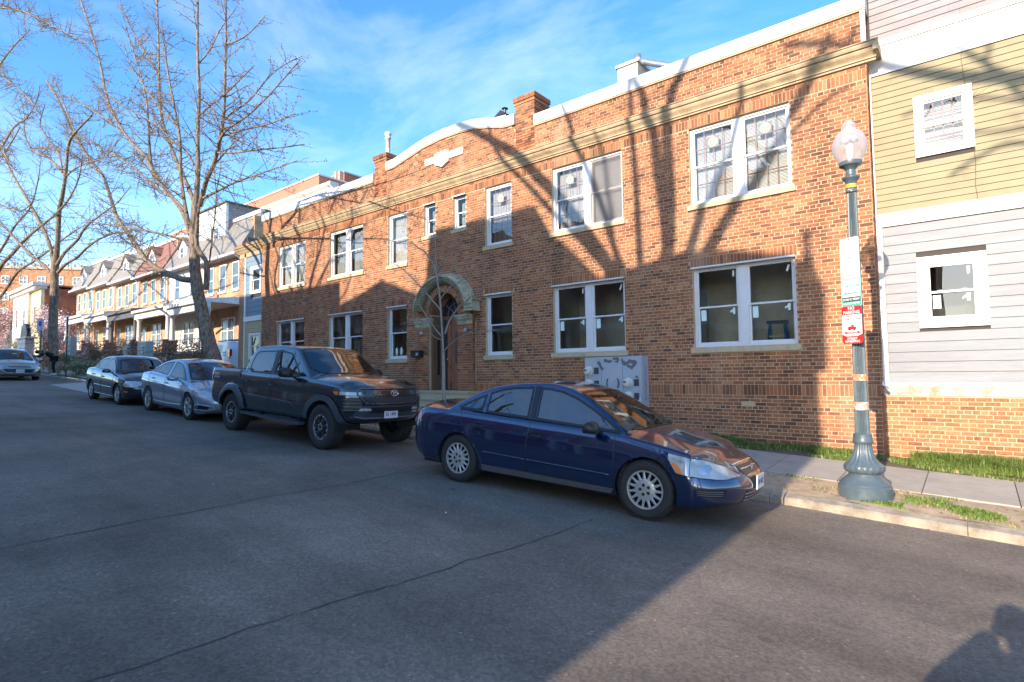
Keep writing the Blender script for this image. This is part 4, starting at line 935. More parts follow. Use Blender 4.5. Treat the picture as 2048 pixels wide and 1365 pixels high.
mb = MB(); mb.box(q4.x-x1-3.3, q4.x-x1+.1, 7.9, 18, q4.z, q4.z+.15); mb.build('parapet_cap', pm('metal_cap', (.4, .4, .42), .4, metal=.5), BB)
for du in (677, 684):
    qq = aty(du, 345, 23); mb = MB(); mb.box(qq.x-x1-.22, qq.x-x1+.22, 6.6, 7.0, z_-2, qq.z); mb.build('flue', pm('flue_terracotta', (.50, .25, .18), .7), BB)
mb = MB(); 
for s in range(5): mb.bar((1.5+s*.9, 6, z_-1.5), (1.5+s*.9, 6, z_+.35), .06, .06)
mb.bar((1.4, 6, z_+.35), (5.2, 6, z_+.35), .06, .06); mb.bar((1.4, 6, z_-.1), (5.2, 6, z_-.1), .06, .06); mb.build('roof_railing', M_WHITE, BB)
# ------------------------------------------------------------------ row houses further up the street
M_SLATE = pm('grey_slate', (.23, .21, .185), .7, var=.35, vs=6, stretch=(1, 1, 3), bump=.4, bs=18)
M_REDROOF = pm('red_roof_tiles', (.24, .115, .085), .8, var=.3, vs=7, stretch=(1, 1, 3), bump=.4, bs=14)
M_CEIL = pm('porch_ceiling', (.50, .42, .32), .8)
M_FARGL = pm('far_window_glass', (.10, .13, .15), .08, spec=.9)
M_IRON = pm('black_iron', (.02, .02, .02), .5)
def simple_window(parent, x0, x1, z0, z1, y, frame=None, fr=.09, mull=0, sill=True, glass=None, nrm=-1):
    """frame with a cross rail, a pane and a sill; nrm -1 faces the street, +1 faces away"""
    frame = frame or M_WHITE; s = nrm; mb = MB(); f = lambda a, b: (min(y+s*a, y+s*b), max(y+s*a, y+s*b))
    ya, yb = f(-.05, .05); mb.box(x0, x0+fr, ya, yb, z0, z1); mb.box(x1-fr, x1, ya, yb, z0, z1); mb.box(x0+fr, x1-fr, ya, yb, z1-fr, z1); mb.box(x0+fr, x1-fr, ya, yb, z0, z0+fr*.8)
    ya, yb = f(-.03, .035); mb.box(x0+fr, x1-fr, ya, yb, (z0+z1)/2-.03, (z0+z1)/2+.03)
    if mull: xm = (x0+x1)/2; ya, yb = f(-.05, .052); mb.box(xm-mull/2, xm+mull/2, ya, yb, z0+fr*.8, z1-fr)
    w = mb.build('window', frame, parent)
    mb = MB(); mb.quad((x0+fr, y+s*.012, z0+fr*.8), (x1-fr, y+s*.012, z0+fr*.8), (x1-fr, y+s*.012, z1-fr), (x0+fr, y+s*.012, z1-fr)); mb.build('pane', glass or M_FARGL, w)
    if sill: mb = MB(); ya, yb = f(-.02, .12); mb.box(x0-.06, x1+.06, ya, yb, z0-.12, z0-.003); mb.build('sill', frame, w)
    return w
FY, PY, EY = 6.0, 3.8, 5.4
def row_house(x1, wd, ze, zp, label, wall, roof, porch=None, wins=3, dormer=True, door=-1, upper=None):
    """a two storey row house with mansard, dormer and columned porch; local origin at its right front corner"""
    porch = porch or M_WHITE_OLD
    g0 = gz(x1-wd/2, 0); t = thing('row_house', label, 'house', (x1, FY, 0), 0, 'row houses up the street'); x0 = -wd
    zf = zp-3.15                                                      # porch floor
    mb = MB(); mb.box(x0, 0, 0, 10, g0-.5, ze); mb.build('wall', wall, t)
    # mansard with overhanging eave
    mb = MB(); V = []
    for x in (x0-.05, .05): V += [(x, -.62, ze-.08), (x, -.62, ze+.02), (x, 1.1, ze+3.0), (x, 10, ze+3.0), (x, 10, ze-.08)]
    mb.add(V, [(0,5,6,1), (1,6,7,2), (2,7,8,3), (3,8,9,4), (4,9,5,0), (0,1,2,3,4), (9,8,7,6,5)]); mb.build('roof', roof, t, fixn=True)
    mb = MB(); mb.box(x0-.06, .06, -.74, -.60, ze-.10, ze+.04); mb.build('gutter', M_WHITE, t)
    mb = MB(); mb.box(x0-.02, .02, .95, 1.25, ze+2.9, ze+3.15); mb.build('ridge_board', M_WHITE, t)
    mb = MB(); mb.box(-.12, .12, -.3, 2.6, ze-.05, ze+.6); mb.box(-.12, .12, .5, 2.6, ze+.6, ze+2.6); mb.build('party_wall', wall, t)
    mb = MB(); mb.tube([(-.15, -.66, ze-.1), (-.18, -.1, ze-.45), (-.18, -.08, zp+.1)], .045, 6); mb.build('downpipe', M_WHITE, t)
    if dormer:
        xm = x0+wd*.42; d_ = new_empty('dormer', (0, 0, 0), 0, t); mb = MB(); w = .75
        mb.box(xm-w, xm+w, -.05, 1.0, ze+.55, ze+1.75); mb.prism([(xm-w, ze+1.75), (xm+w, ze+1.75), (xm, ze+2.35)], (0, -.05, 0), (1, 0, 0), (0, 0, 1), (0, 1, 0), 1.0); mb.build('wall', M_WHITE, d_, fixn=True)
        mb = MB()
        for s in (-1, 1): mb.add([(xm, -.2, ze+2.5), (xm+s*(w+.18), -.2, ze+1.72), (xm+s*(w+.18), 1.1, ze+1.72), (xm, 1.1, ze+2.5), (xm, -.2, ze+2.4), (xm+s*(w+.18), -.2, ze+1.62), (xm+s*(w+.18), 1.1, ze+1.62), (xm, 1.1, ze+2.4)], [(0,1,2,3), (4,7,6,5), (0,4,5,1), (1,5,6,2)])
        mb.build('roof', roof, d_); simple_window(d_, xm-.38, xm+.38, ze+.72, ze+1.7, -.07, sill=False)
    zw0, zw1 = ze-2.35, ze-.35
    for i in range(wins):
        xc = x0+wd*(i+.5)/wins*.9+wd*.05; simple_window(t, xc-.48, xc+.48, zw0+.15, zw1, 0, upper)
    # porch
    yp = PY-FY
    mb = MB(); mb.box(x0+.02, -.02, yp, 0, g0-.4, zf-.12); mb.build('porch_base', M_RED if wall is not M_WHITE_OLD else M_TAN, t)
    mb = MB(); mb.box(x0+.0, -.0, yp-.08, 0, zf-.12, zf); mb.build('porch_floor', pm('porch_stone', (.45, .42, .38), .8, var=.1), t)
    mb = MB(); V = []
    for x in (x0+.01, -.01): V += [(x, yp-.35, zp-.18), (x, yp-.35, zp), (x, 0, zp+.35), (x, 0, zp-.18)]
    mb.add(V, [(0,4,5,1), (1,5,6,2), (2,6,7,3), (3,7,4,0), (0,1,2,3), (7,6,5,4)]); pr = mb.build('porch_roof', porch, t, fixn=True)
    mb = MB(); mb.box(x0+.03, -.03, yp-.12, yp+.14, zp-.62, zp-.18); mb.build('beam', porch, pr)
    mb = MB(); mb.quad((x0+.03, yp, zp-.2), (-.03, yp, zp-.2), (-.03, 0, zp-.2), (x0+.03, 0, zp-.2)); mb.build('ceiling', M_CEIL, pr)
    for xx in (x0+.35, -.35):
        mb = MB(); mb.box(xx-.24, xx+.24, yp-.14, yp+.34, g0-.3, zf+.72); mb.box(xx-.3, xx+.3, yp-.2, yp+.4, zf+.72, zf+.82); mb.build('pier', M_RED, t)
        mb = MB(); mb.lathe([(.2, 0), (.2, .06), (.16, .1), (.15, .4), (.135, 1.55), (.17, 1.6), (.2, 1.68), (.2, 1.75)], (xx, yp+.1, zf+.82), 12); mb.build('column', porch, t, autosm=40)
    mb = MB()                                                        # low balustrade of iron
    for i in range(int(wd/.16)): mb.bar((x0+.6+i*.16*.86, yp, zf), (x0+.6+i*.16*.86, yp, zf+.8), .02, .02)
    mb.bar((x0+.5, yp, zf+.8), (-.5, yp, zf+.8), .05, .04); tag(mb.build('railing', M_IRON, t), kind='stuff')
    xd = x0+wd*.2 if door < 0 else -wd*.2
    mb = MB(); mb.box(xd-.5, xd+.5, -.04, .02, zf, zf+2.15); dd = mb.build('door', pm('white_door', (.6, .55, .45), .5), t); mb = MB(); mb.box(xd-.3, xd+.3, -.05, -.03, zf+.9, zf+1.95); mb.build('pane', M_FARGL, dd)
    xw = x0+wd*.64 if door < 0 else x0+wd*.36
    simple_window(t, xw-.95, xw+.95, zf+.55, zf+2.3, 0, upper, mull=.14)
    # steps down to the pavement
    n = 6; h = (zf-gz(x1, -1.2))/n; mb = MB()
    for i in range(n): mb.box(xd-.6, xd+.6, yp-.35*(i+1), yp-.35*i, g0-.3, zf-h*(i+.3))
    mb.build('front_steps', MATS['porch_stone'], t)
    mb = MB()
    for s in (-.6, .6):
        mb.bar((xd+s, yp-.1, zf+.85), (xd+s, yp-.35*n, zf-h*n+.85), .04, .04)
        for i in range(9): q = i/8; yy = yp-.1-(.35*n-.1)*q; zz = zf-(h*n)*q; mb.bar((xd+s, yy, zz-.2), (xd+s, yy, zz+.85), .02, .02)
    mb.build('handrail', M_IRON, t); return t
hx = -34.9
row_house(-34.9, 6.15, 7.45, 4.30, 'tan brick row house with grey roof and white porch, behind the white van', M_TAN, M_SLATE, wins=3, dormer=False)
row_house(-41.1, 6.15, 7.62, 4.45, 'white painted row house with gabled dormer, behind the near street tree', M_WHITE_OLD, M_SLATE, wins=2)
row_house(-47.3, 6.15, 7.85, 4.70, 'tan brick row house with red tiled roof and dark grey porch', M_TAN, M_REDROOF, pm('dark_grey_porch', (.10, .10, .11), .5), wins=3)
row_house(-53.5, 6.15, 8.08, 4.95, 'tan brick row house with slate roof, directly left of the red roofed house', M_TAN, M_SLATE, wins=3)
row_house(-59.7, 6.15, 8.32, 5.20, 'tan brick row house with white porch, second from the far end of the row', M_TAN, M_SLATE, wins=3)
row_house(-65.9, 6.15, 8.60, 5.45, 'tan brick row house at the far end, next to the red side wall', M_TAN, M_SLATE, wins=3)
# side gable wall of the first house and the white rooftop addition
t = thing('rooftop_addition', 'boxy rooftop storey with white front and side painted shade grey above the first row house', 'roof addition', (-38.9, 6.5, 9.3))
mb = MB(); mb.box(-4.6, 0, 0, 7, -.6, 2.4); mb.build('wall', M_WHITE_OLD, t)
mb = MB(); mb.box(-.02, .03, .05, 7, -.6, 2.35); w_ = mb.build('side_wall', M_GREY2, t)  # side face coloured grey for its shade; the box itself is white
for k in range(17): mb = MB(); mb.add([(.05, .06, -.55+k*.17), (.05, 7, -.55+k*.17), (.032, 7, -.385+k*.17), (.032, .06, -.385+k*.17)], [(0,1,2,3)]); mb.build('siding_board', M_GREY2, w_)
mb = MB(); mb.box(-.14, .06, -.04, .14, -.6, 2.4); mb.build('corner_board', M_WHITE, t)
mb = MB(); mb.box(-4.7, .2, -.15, 7.1, 2.4, 2.5); mb.build('roof', MATS['roof_felt'], t)
simple_window(t, -1.8, -.9, -.1, .9, -.01, sill=False)
t = thing('side_gable', 'red brick side gable with dark raking edge above the cream cornice', 'gable wall', (-34.85, 6.0, 7.3))
mb = MB(); mb.prism([(0, 0), (9, 0), (9, 3.4), (2.9, 3.4), (1.2, 1.5), (.0, 1.5)], (0, 0, -.6), (0, 1, 0), (0, 0, 1), (1, 0, 0), .3); mb.build('gable', M_RED, t, fixn=True)
mb = MB()
for a, b in (((0, 1.5), (1.2, 1.5)), ((1.2, 1.5), (2.9, 3.4)), ((2.9, 3.4), (9, 3.4))): mb.bar((.15, a[0], a[1]-.6+.05), (.15, b[0], b[1]-.6+.05), .45, .12, (1, 0, .01))
mb.build('raking_edge', pm('dark_flashing', (.06, .065, .075), .5), t)
# yellow and white town house with red side wall
YH = thing('town_house', 'cream and white town house with bracketed cornice and red brick side wall, beyond the row', 'house', (-78, 4.2, 0))
mb = MB(); mb.box(-.1, 0, .3, 12, 0, 10.0); mb.box(-12, -.1, 11.9, 12, 0, 10); mb.box(-12, 0, .3, 12, 9.6, 9.8); mb.build('side_wall', M_RED, YH)
mb = MB(); mb.box(-4.4, -.02, 0, .3, 0, 9.6); mb.build('front_wall', pm('yellow_paint', (.72, .62, .34), .7, var=.06), YH)
mb = MB(); mb.box(-7.2, -4.42, -.25, .3, 0, 9.5); mb.build('bay_wall', pm('lilac_grey_paint', (.55, .50, .50), .7, var=.06), YH)
mb = MB(); mb.box(-11.8, -7.22, -.3, .3, 0, 9.5); mb.build('front_wall', M_WHITE_OLD, YH)
mb = MB(); mb.box(-12.2, .25, -.8, .6, 9.75, 10.1); mb.box(-12, .1, -.5, .5, 9.45, 9.75)
for i in range(26): mb.box(-11.9+i*.47, -11.7+i*.47, -.62, -.3, 9.3, 9.62)
mb.build('cornice', M_WHITE_OLD, YH)
for (xc, z) in ((-2.2, 5.6), (-5.8, 5.4), (-9.5, 5.6), (-2.2, 1.8), (-5.8, 1.8), (-9.5, 1.8)): simple_window(YH, xc-.5, xc+.5, z, z+2.1, -.02 if xc > -4 else -.29)
# further houses with stepped porch gables
for i, (xx, hh) in enumerate(((-92, 8.6), (-101, 9.0), (-110, 9.4))):
    t = thing('distant_house', ('pale house with pitched grey roof at the far left edge behind the bare tree', 'second pale house beyond the cream town house', 'farthest pale house where the street ends')[i], 'house', (xx, 3.2, 0), 0, 'houses at the far end of the street')
    mb = MB(); mb.box(-8, 0, 0, 9, 0, hh-2.5); mb.build('wall', (M_WHITE_OLD, M_TAN, M_WHITE_OLD)[i], t)
    mb = MB(); mb.prism([(-.5, hh-2.6), (9.5, hh-2.6), (4.5, hh+.6)], (-8.3, 0, 0), (0, 1, 0), (0, 0, 1), (1, 0, 0), 8.6); mb.build('roof', M_SLATE, t, fixn=True)
    mb = MB(); mb.prism([(-2.6, 5.2), (.2, 5.2), (.2, 6.5)], (-8, 0, 0), (0, 1, 0), (0, 0, 1), (1, 0, 0), 8); mb.build('porch_roof', M_SLATE, t, fixn=True)
    for xc in (-6, -2): simple_window(t, xc-.5, xc+.5, hh-5.2, hh-3.4, 0); 
    mb = MB()
    for xc in (-7.6, -4, -.4): mb.box(xc-.15, xc+.15, -2.4, -2.1, 2, 5.2)
    mb.build('column', M_WHITE_OLD, t)
# apartment block closing the street
AB = thing('apartment_block', 'big orange brick apartment block with rows of white windows closing the end of the street', 'building', (-135, 30, 0), R(-40))
mb = MB(); mb.box(-20, 0, -60, 26, 0, 21.9); mb.build('wall', M_ORG, AB)
mb = MB(); mb.box(-20, .3, -60, 26.3, 21.9, 22.5)
for i in range(70): mb.box(-.2, .35, -59+i*1.2, -58.4+i*1.2, 22.5, 23.0)
mb.build('parapet', pm('pale_parapet', (.42, .38, .36), .8), AB)
mb0 = MB(); mb0.box(.0, .12, -.6, .6, 0, 1.7); wf = None
for fl in range(6):
    for j in range(26):
        yy = -58+j*3.2; z = 2.2+fl*3.3
        if -30 < yy < 26 and z > 6:
            if wf is None:
                mb = MB(); mb.box(.0, .10, -.75, .75, 0, .12); mb.box(.0, .10, -.75, .75, 1.58, 1.7); mb.box(.0, .10, -.75, -.62, .12, 1.58); mb.box(.0, .10, .62, .75, .12, 1.58); mb.box(.0, .10, -.06, .06, .12, 1.58); mb.box(0, .1, -.62, .62, .82, .9)
                wf = mb.build('window', M_WHITE, AB); mb = MB(); mb.quad((.03, -.62, .1), (.03, .62, .1), (.03, .62, 1.6), (.03, -.62, 1.6)); mb.build('pane', M_FARGL, wf); wf.location = (0, yy, z)
            else: copy_tree(wf, AB, (0, yy, z))
# retaining wall, yard, railings
strip('yard', frange(-72, -30.2, 3), [-1.3, 1, PY-.1], M_SOIL, .30)
t = thing('retaining_wall', 'low red brick retaining wall along the front yards', 'wall', (0, 0, 0))
for i, x in enumerate(frange(-72, -30.2, 3)[:-1]):
    mb = MB(); z = gz(x+1.5, -1.5); mb.box(x, x+2.98, -1.55, -1.3, z-.4, z+.36); mb.build('wall_section', M_RED, t)
t = thing('iron_fence', 'black iron railings along the front yards of the row houses', 'fence', (0, 0, 0))
for i, x in enumerate(frange(-66, -31, 2.4)[:-1]):
    mb = MB(); z = gz(x+1.2, 0)+.3
    for k in range(12): mb.bar((x+k*.2, .6, z), (x+k*.2, .6, z+1.0), .018, .018)
    mb.bar((x, .6, z+.9), (x+2.4, .6, z+.9), .03, .03); mb.bar((x, .6, z+.12), (x+2.4, .6, z+.12), .03, .03); mb.build('railing_panel', M_IRON, t)
t = thing('iron_fence', 'tall black iron railings between the van and the first row house', 'fence', (0, 0, 0)); mb = MB()
for k in range(28): mb.bar((-34+k*.14, 3.7, 0.2), (-34+k*.14, 3.7, 1.75), .02, .02)
mb.bar((-34, 3.7, 1.62), (-30.1, 3.7, 1.62), .03, .03); mb.bar((-34, 3.7, .9), (-30.1, 3.7, .9), .03, .03); mb.build('railing_panel', M_IRON, t)
# grey meter cabinets in the yards
for i, (x, y, h) in enumerate(((-37.0, 1.0, 1.5), (-52.6, 1.0, 1.75), (-43.6, 2.2, 1.3))):
    z = gz(x, 0)+.28
    t = thing('yard_meter_cabinet', ('grey green meter cabinet behind the dark blue sedan roof', 'tall grey meter cabinet beside the far bare tree', 'pale meter cabinet against the white house porch')[i], 'meter cabinet', (x, y, z), 0, 'meter cabinets in the front yards')
    mb = MB(); mb.box(-.9, .5, 0, .4, 0, h); mb.build('cabinet_body', pm('cabinet_green_grey', (.33, .38, .36), .6, var=.1), t)
    for k in range(3): mb = MB(); mb.lathe([(.11, 0), (.11, .1), (0, .12)], (.15, 0, h-.3-k*.35), 12, 'y', sgn=-1); mb.build('meter', M_MW, t)
# the white van
V_ = thing('white_van', 'white cargo van with blue ladder on its roof, parked in the alley', 'van', (-29.35, 2.6, gz(-29.5, 0)+.02))
M_VAN = pm('van_white', (.62, .64, .68), .25, coat=.5, spec=.6)
def van_sect(s): return [(-.95*s, .35), (-.97*s, .95), (-.93*s, 1.35), (-.84*s, 1.72), (-.70*s, 1.84), (0, 1.88), (.70*s, 1.84), (.84*s, 1.72), (.93*s, 1.35), (.97*s, .95), (.95*s, .35)]
mb = MB(); ST = [(0, .93, 0), (.03, .985, .0), (.12, 1.0, 0), (3.0, 1.0, 0), (3.6, .98, -.25), (4.1, .95, -.75), (4.7, .9, -.95)]
V = []; n = 11
for (y, s, dz) in ST: V += [(x-.95, y, max(.35, z+dz*(1 if z > 1 else .2))) for x, z in van_sect(s)]
F = [(i*n+j, i*n+j+1, (i+1)*n+j+1, (i+1)*n+j) for i in range(len(ST)-1) for j in range(n-1)]+[tuple(range(n))]
mb.add(V, F); mb.build('body', M_VAN, V_, fixn=True, autosm=45)
mb = MB(); mb.box(-.16, .0, -.02, .12, .95, 1.45); mb.build('tail_light', pm('tail_lamp_red', (.45, .01, .01), .15, coat=1), V_)
mb = MB(); mb.box(-1.9, -1.75, -.02, .1, .95, 1.45); mb.build('tail_light', MATS['tail_lamp_red'], V_)
mb = MB(); text_mesh([('blusolar', 0, .12, .13), ('571-9090', 0, -.05, .11)], mb, (-.62, -.016, 1.18), (1, 0, 0), (0, 0, 1), 1); mb.build('lettering', pm('van_ink', (.10, .22, .30), .5), V_)
mb = MB(); mb.box(-1.75, -.15, -.05, .06, .32, .5); mb.build('bumper', M_BLACK, V_)
for (x, y) in ((-.1, .9), (-1.8, .9), (-.1, 3.6), (-1.8, 3.6)): mb = MB(); mb.lathe([(0, -.11), (.26, -.11), (.32, -.08), (.32, .08), (.26, .11), (0, .11)], (x, y, .31), 20, 'x'); mb.build('wheel', pm('tyre_far', (.02, .02, .02), .8), V_)
mb = MB(); mb.bar((-1.6, .1, 1.93), (-1.6, 3, 1.93), .05, .04); mb.bar((-.3, .1, 1.93), (-.3, 3, 1.93), .05, .04)
for y in (.4, 1.6, 2.6): mb.bar((-1.8, y, 1.9), (-.1, y, 1.9), .05, .05)
mb.build('roof_rack', M_GALV, V_)
t = thing('ladder', 'blue fibreglass ladder lying on the van roof rack', 'ladder', (-29.9, 2.7, gz(-29.5, 0)+1.98)); mb = MB()
mb.bar((-.25, 0, 0), (-.25, 2.9, 0), .09, .06); mb.bar((.25, 0, 0), (.25, 2.9, 0), .09, .06)
mb.build('rail', MATS['ladder_blue'], t); mb = MB()
for k in range(9): mb.bar((-.25, .2+k*.3, 0), (.25, .2+k*.3, 0), .03, .03)
mb.build('rung', M_GALV, t)
# small things in the yards
t = thing('gate_pillar', 'white panelled gate pillar with black arched top beside the blossoming magnolia', 'gate pillar', (-62.6, 0, gz(-62, 0)+.2))
mb = MB()
for k in range(4): mb.box(-1.6, 1.3, 0, .6, k*.42, k*.42+.39)
mb.build('panel', M_WHITE_OLD, t); mb = MB(); mb.box(-2.1, 1.9, -.1, .7, 1.66, 1.8); mb.build('cap', M_WHITE_OLD, t)
mb = MB(); mb.lathe([(0, 0), (1.2, 0), (1.2, .3), (0, .3)], (0, .1, 1.8), 24, 'y'); mb.build('arched_sign', M_BLACK, t)
# ------------------------------------------------------------------ street trees
def barkmat(name, c1, c2, lichen=None):
    m = bpy.data.materials.new(name); MATS[name] = m; m.use_nodes = True; N = m.node_tree.nodes; L = m.node_tree.links
    b = N['Principled BSDF']; b.inputs['Roughness'].default_value = .9; b.inputs['Specular IOR Level'].default_value = .2
    g = N.new('ShaderNodeNewGeometry'); mp_ = N.new('ShaderNodeMapping'); mp_.inputs['Scale'].default_value = (1, 1, .28); L.new(g.outputs['Position'], mp_.inputs[0])
    n = N.new('ShaderNodeTexNoise'); n.inputs['Scale'].default_value = 16; n.inputs['Detail'].default_value = 6; n.inputs['Distortion'].default_value = .6; L.new(mp_.outputs[0], n.inputs['Vector'])
    cr = N.new('ShaderNodeValToRGB'); E = cr.color_ramp.elements; E[0].position = .36; E[0].color = (*c1, 1); E[1].position = .62; E[1].color = (*c2, 1); L.new(n.outputs['Fac'], cr.inputs[0])
    L.new(cr.outputs[0], b.inputs['Base Color'])
    bp = N.new('ShaderNodeBump'); bp.inputs['Strength'].default_value = 1; bp.inputs['Distance'].default_value = .05; L.new(n.outputs['Fac'], bp.inputs['Height']); L.new(bp.outputs[0], b.inputs['Normal'])
    return m
M_BARK = barkmat('grey_brown_bark', (.10, .075, .055), (.30, .235, .175))
M_TWIG = pm('twig_bark', (.17, .125, .085), .85, var=.25, vs=12)
M_BUD = pm('bud_brown', (.26, .19, .09), .8, var=.3, vs=20)
def spline(pts, n=6):
    P = [Vector(p) for p in pts]; out = []
    for i in range(len(P)-1):
        p0 = P[max(i-1, 0)]; p1 = P[i]; p2 = P[i+1]; p3 = P[min(i+2, len(P)-1)]
        for k in range(n):
            t = k/n; out.append(.5*((2*p1)+(p2-p0)*t+(2*p0-5*p1+4*p2-p3)*t*t+(3*p1-p0-3*p2+p3)*t**3))
    out.append(P[-1]); return out
def grow(tw, bd, pts, rads, rng, dens=.32, lmax=2.0, spur=.085, t0=.12, up=.25, rmin=.009, sub=2, depth=0):
    """side branches along a limb, with ginkgo-like spur shoots on them"""
    L_ = 0; nxt = rng.random()*dens; total = sum((b-a).length for a, b in zip(pts, pts[1:])); side = 1
    for i in range(len(pts)-1):
        seg = pts[i+1]-pts[i]; sl_ = seg.length
        if sl_ < 1e-6: continue
        d = seg.normalized()
        while nxt < L_+sl_:
            t = nxt/total; p = pts[i]+d*(nxt-L_)
            if t > t0:
                a = rng.uniform(0, 6.283); u = d.orthogonal().normalized(); w = d.cross(u); n = u*math.cos(a)+w*math.sin(a)
                dr = (n*rng.uniform(.7, 1.1)+d*rng.uniform(.2, .9)+Vector((0, 0, up*rng.uniform(-.6, 1.2)))).normalized()
                ln = lmax*rng.uniform(.35, 1)*(1-.45*t); r0 = min(rads[i]*.5, rmin+ln*.007)
                q = [p]; dd = dr.copy(); m = 5
                for k in range(m):
                    dd = (dd+Vector((rng.uniform(-.16, .16), rng.uniform(-.16, .16), rng.uniform(-.12, .2)))).normalized(); q.append(q[-1]+dd*ln/m)
                rr = [r0*(1-.72*k/m) for k in range(m+1)]; tw.tube(q, rr, 4 if r0 > .014 else 3, cap=False)
                if bd is not None and spur:
                    s = rng.random()*spur
                    while s < ln:
                        k = min(m-1, int(s/ln*m)); pp = q[k].lerp(q[k+1], s/ln*m-k); aa = rng.uniform(0, 6.28); dk = (q[k+1]-q[k]).normalized(); uu = dk.orthogonal().normalized(); ww = dk.cross(uu)
                        nn = (uu*math.cos(aa)+ww*math.sin(aa)+dk*.3); h_ = rng.uniform(.022, .050); wd = h_*.38
                        c = pp+nn*h_; s1 = dk*wd; s2_ = nn.cross(dk).normalized()*wd
                        bd.add([tuple(pp-s1), tuple(pp+s1), tuple(c+s2_*.8), tuple(c-s2_*.8), tuple(c+nn*h_*.3)], [(0,1,2,3), (3,2,4)]); s += spur*rng.uniform(.5, 1.5)
                if sub and ln > .7: grow(tw, bd, q, rr, rng, dens*1.25, ln*.5, spur, .2, up, rmin*.7, sub-1, depth+1)
            nxt += dens*rng.uniform(.5, 1.5)
        L_ += sl_
def px_limb(pts, y0, y1, w0, w1, sub=5, rmn=.010):
    """limb through photo pixels, drifting from plane y0 to y1; widths given in photo pixels"""
    n = len(pts); P = []
    for i, (u, v) in enumerate(pts): t = i/(n-1); P.append(aty(u, v, y0+(y1-y0)*t))
    S_ = spline(P, sub); R_ = []
    for i, p in enumerate(S_): t = i/(len(S_)-1); q_ = (p-CP); R_.append(max(rmn, (w0+(w1-w0)*t)/2*q_.dot(FW)/FPX/math.sqrt(1+(q_.dot(RT)/q_.dot(FW))**2)))
    return S_, R_
def rough_tube(mb, pts, rad, n, rng, amt=.06):
    pts = [Vector(p) for p in pts]; b = len(mb.v); mb.tube(pts, rad, n, cap=False)
    ph = [rng.uniform(0, 6.28) for _ in range(n)]
    for i in range(len(pts)):
        for k in range(n):
            v = Vector(mb.v[b+i*n+k]); mb.v[b+i*n+k] = tuple(v+(v-pts[i])*(amt*math.sin(i*.9+ph[k])+rng.uniform(-amt, amt)*.5))
def px_tree(label, trunk, limbs, seed, loc_y, dens=.32, lmax=1.9, spur=.085, bark=None, group='bare street trees', name='bare_tree', sub=2, base_flare=1.25):
    rng = random.Random(seed); bark = bark or M_BARK
    S_, R_ = px_limb(*trunk); t = thing(name, label, 'tree', tuple(S_[0]), 0, group)
    o = S_[0]
    mb = MB(); rr = [r*(1+(base_flare-1)*max(0, 1-i/4)) for i, r in enumerate(R_)]; rough_tube(mb, [p-o for p in S_], rr, 18, rng, .035); mb.build('trunk', bark, t, smooth=True)
    tw = MB(); bd = MB()
    for lb in limbs:
        P, Q = px_limb(*lb[:5], rmn=.010 if spur else .004)
        mb = MB(); rough_tube(mb, [p-o for p in P], Q, 9 if lb[3] > 6 else 6, rng, .03); mb.build('limb', bark, t, smooth=True)
        grow(tw, bd, [p-o for p in P], Q, rng, dens, lmax*(lb[5] if len(lb) > 5 else 1), spur, .1, sub=sub, rmin=.009 if spur else .0035)
    tag(tw.build('twigs', M_TWIG, t), kind='stuff')
    if bd.v: tag(bd.build('buds', M_BUD, t), kind='stuff')
    return t
Y1 = -2.8
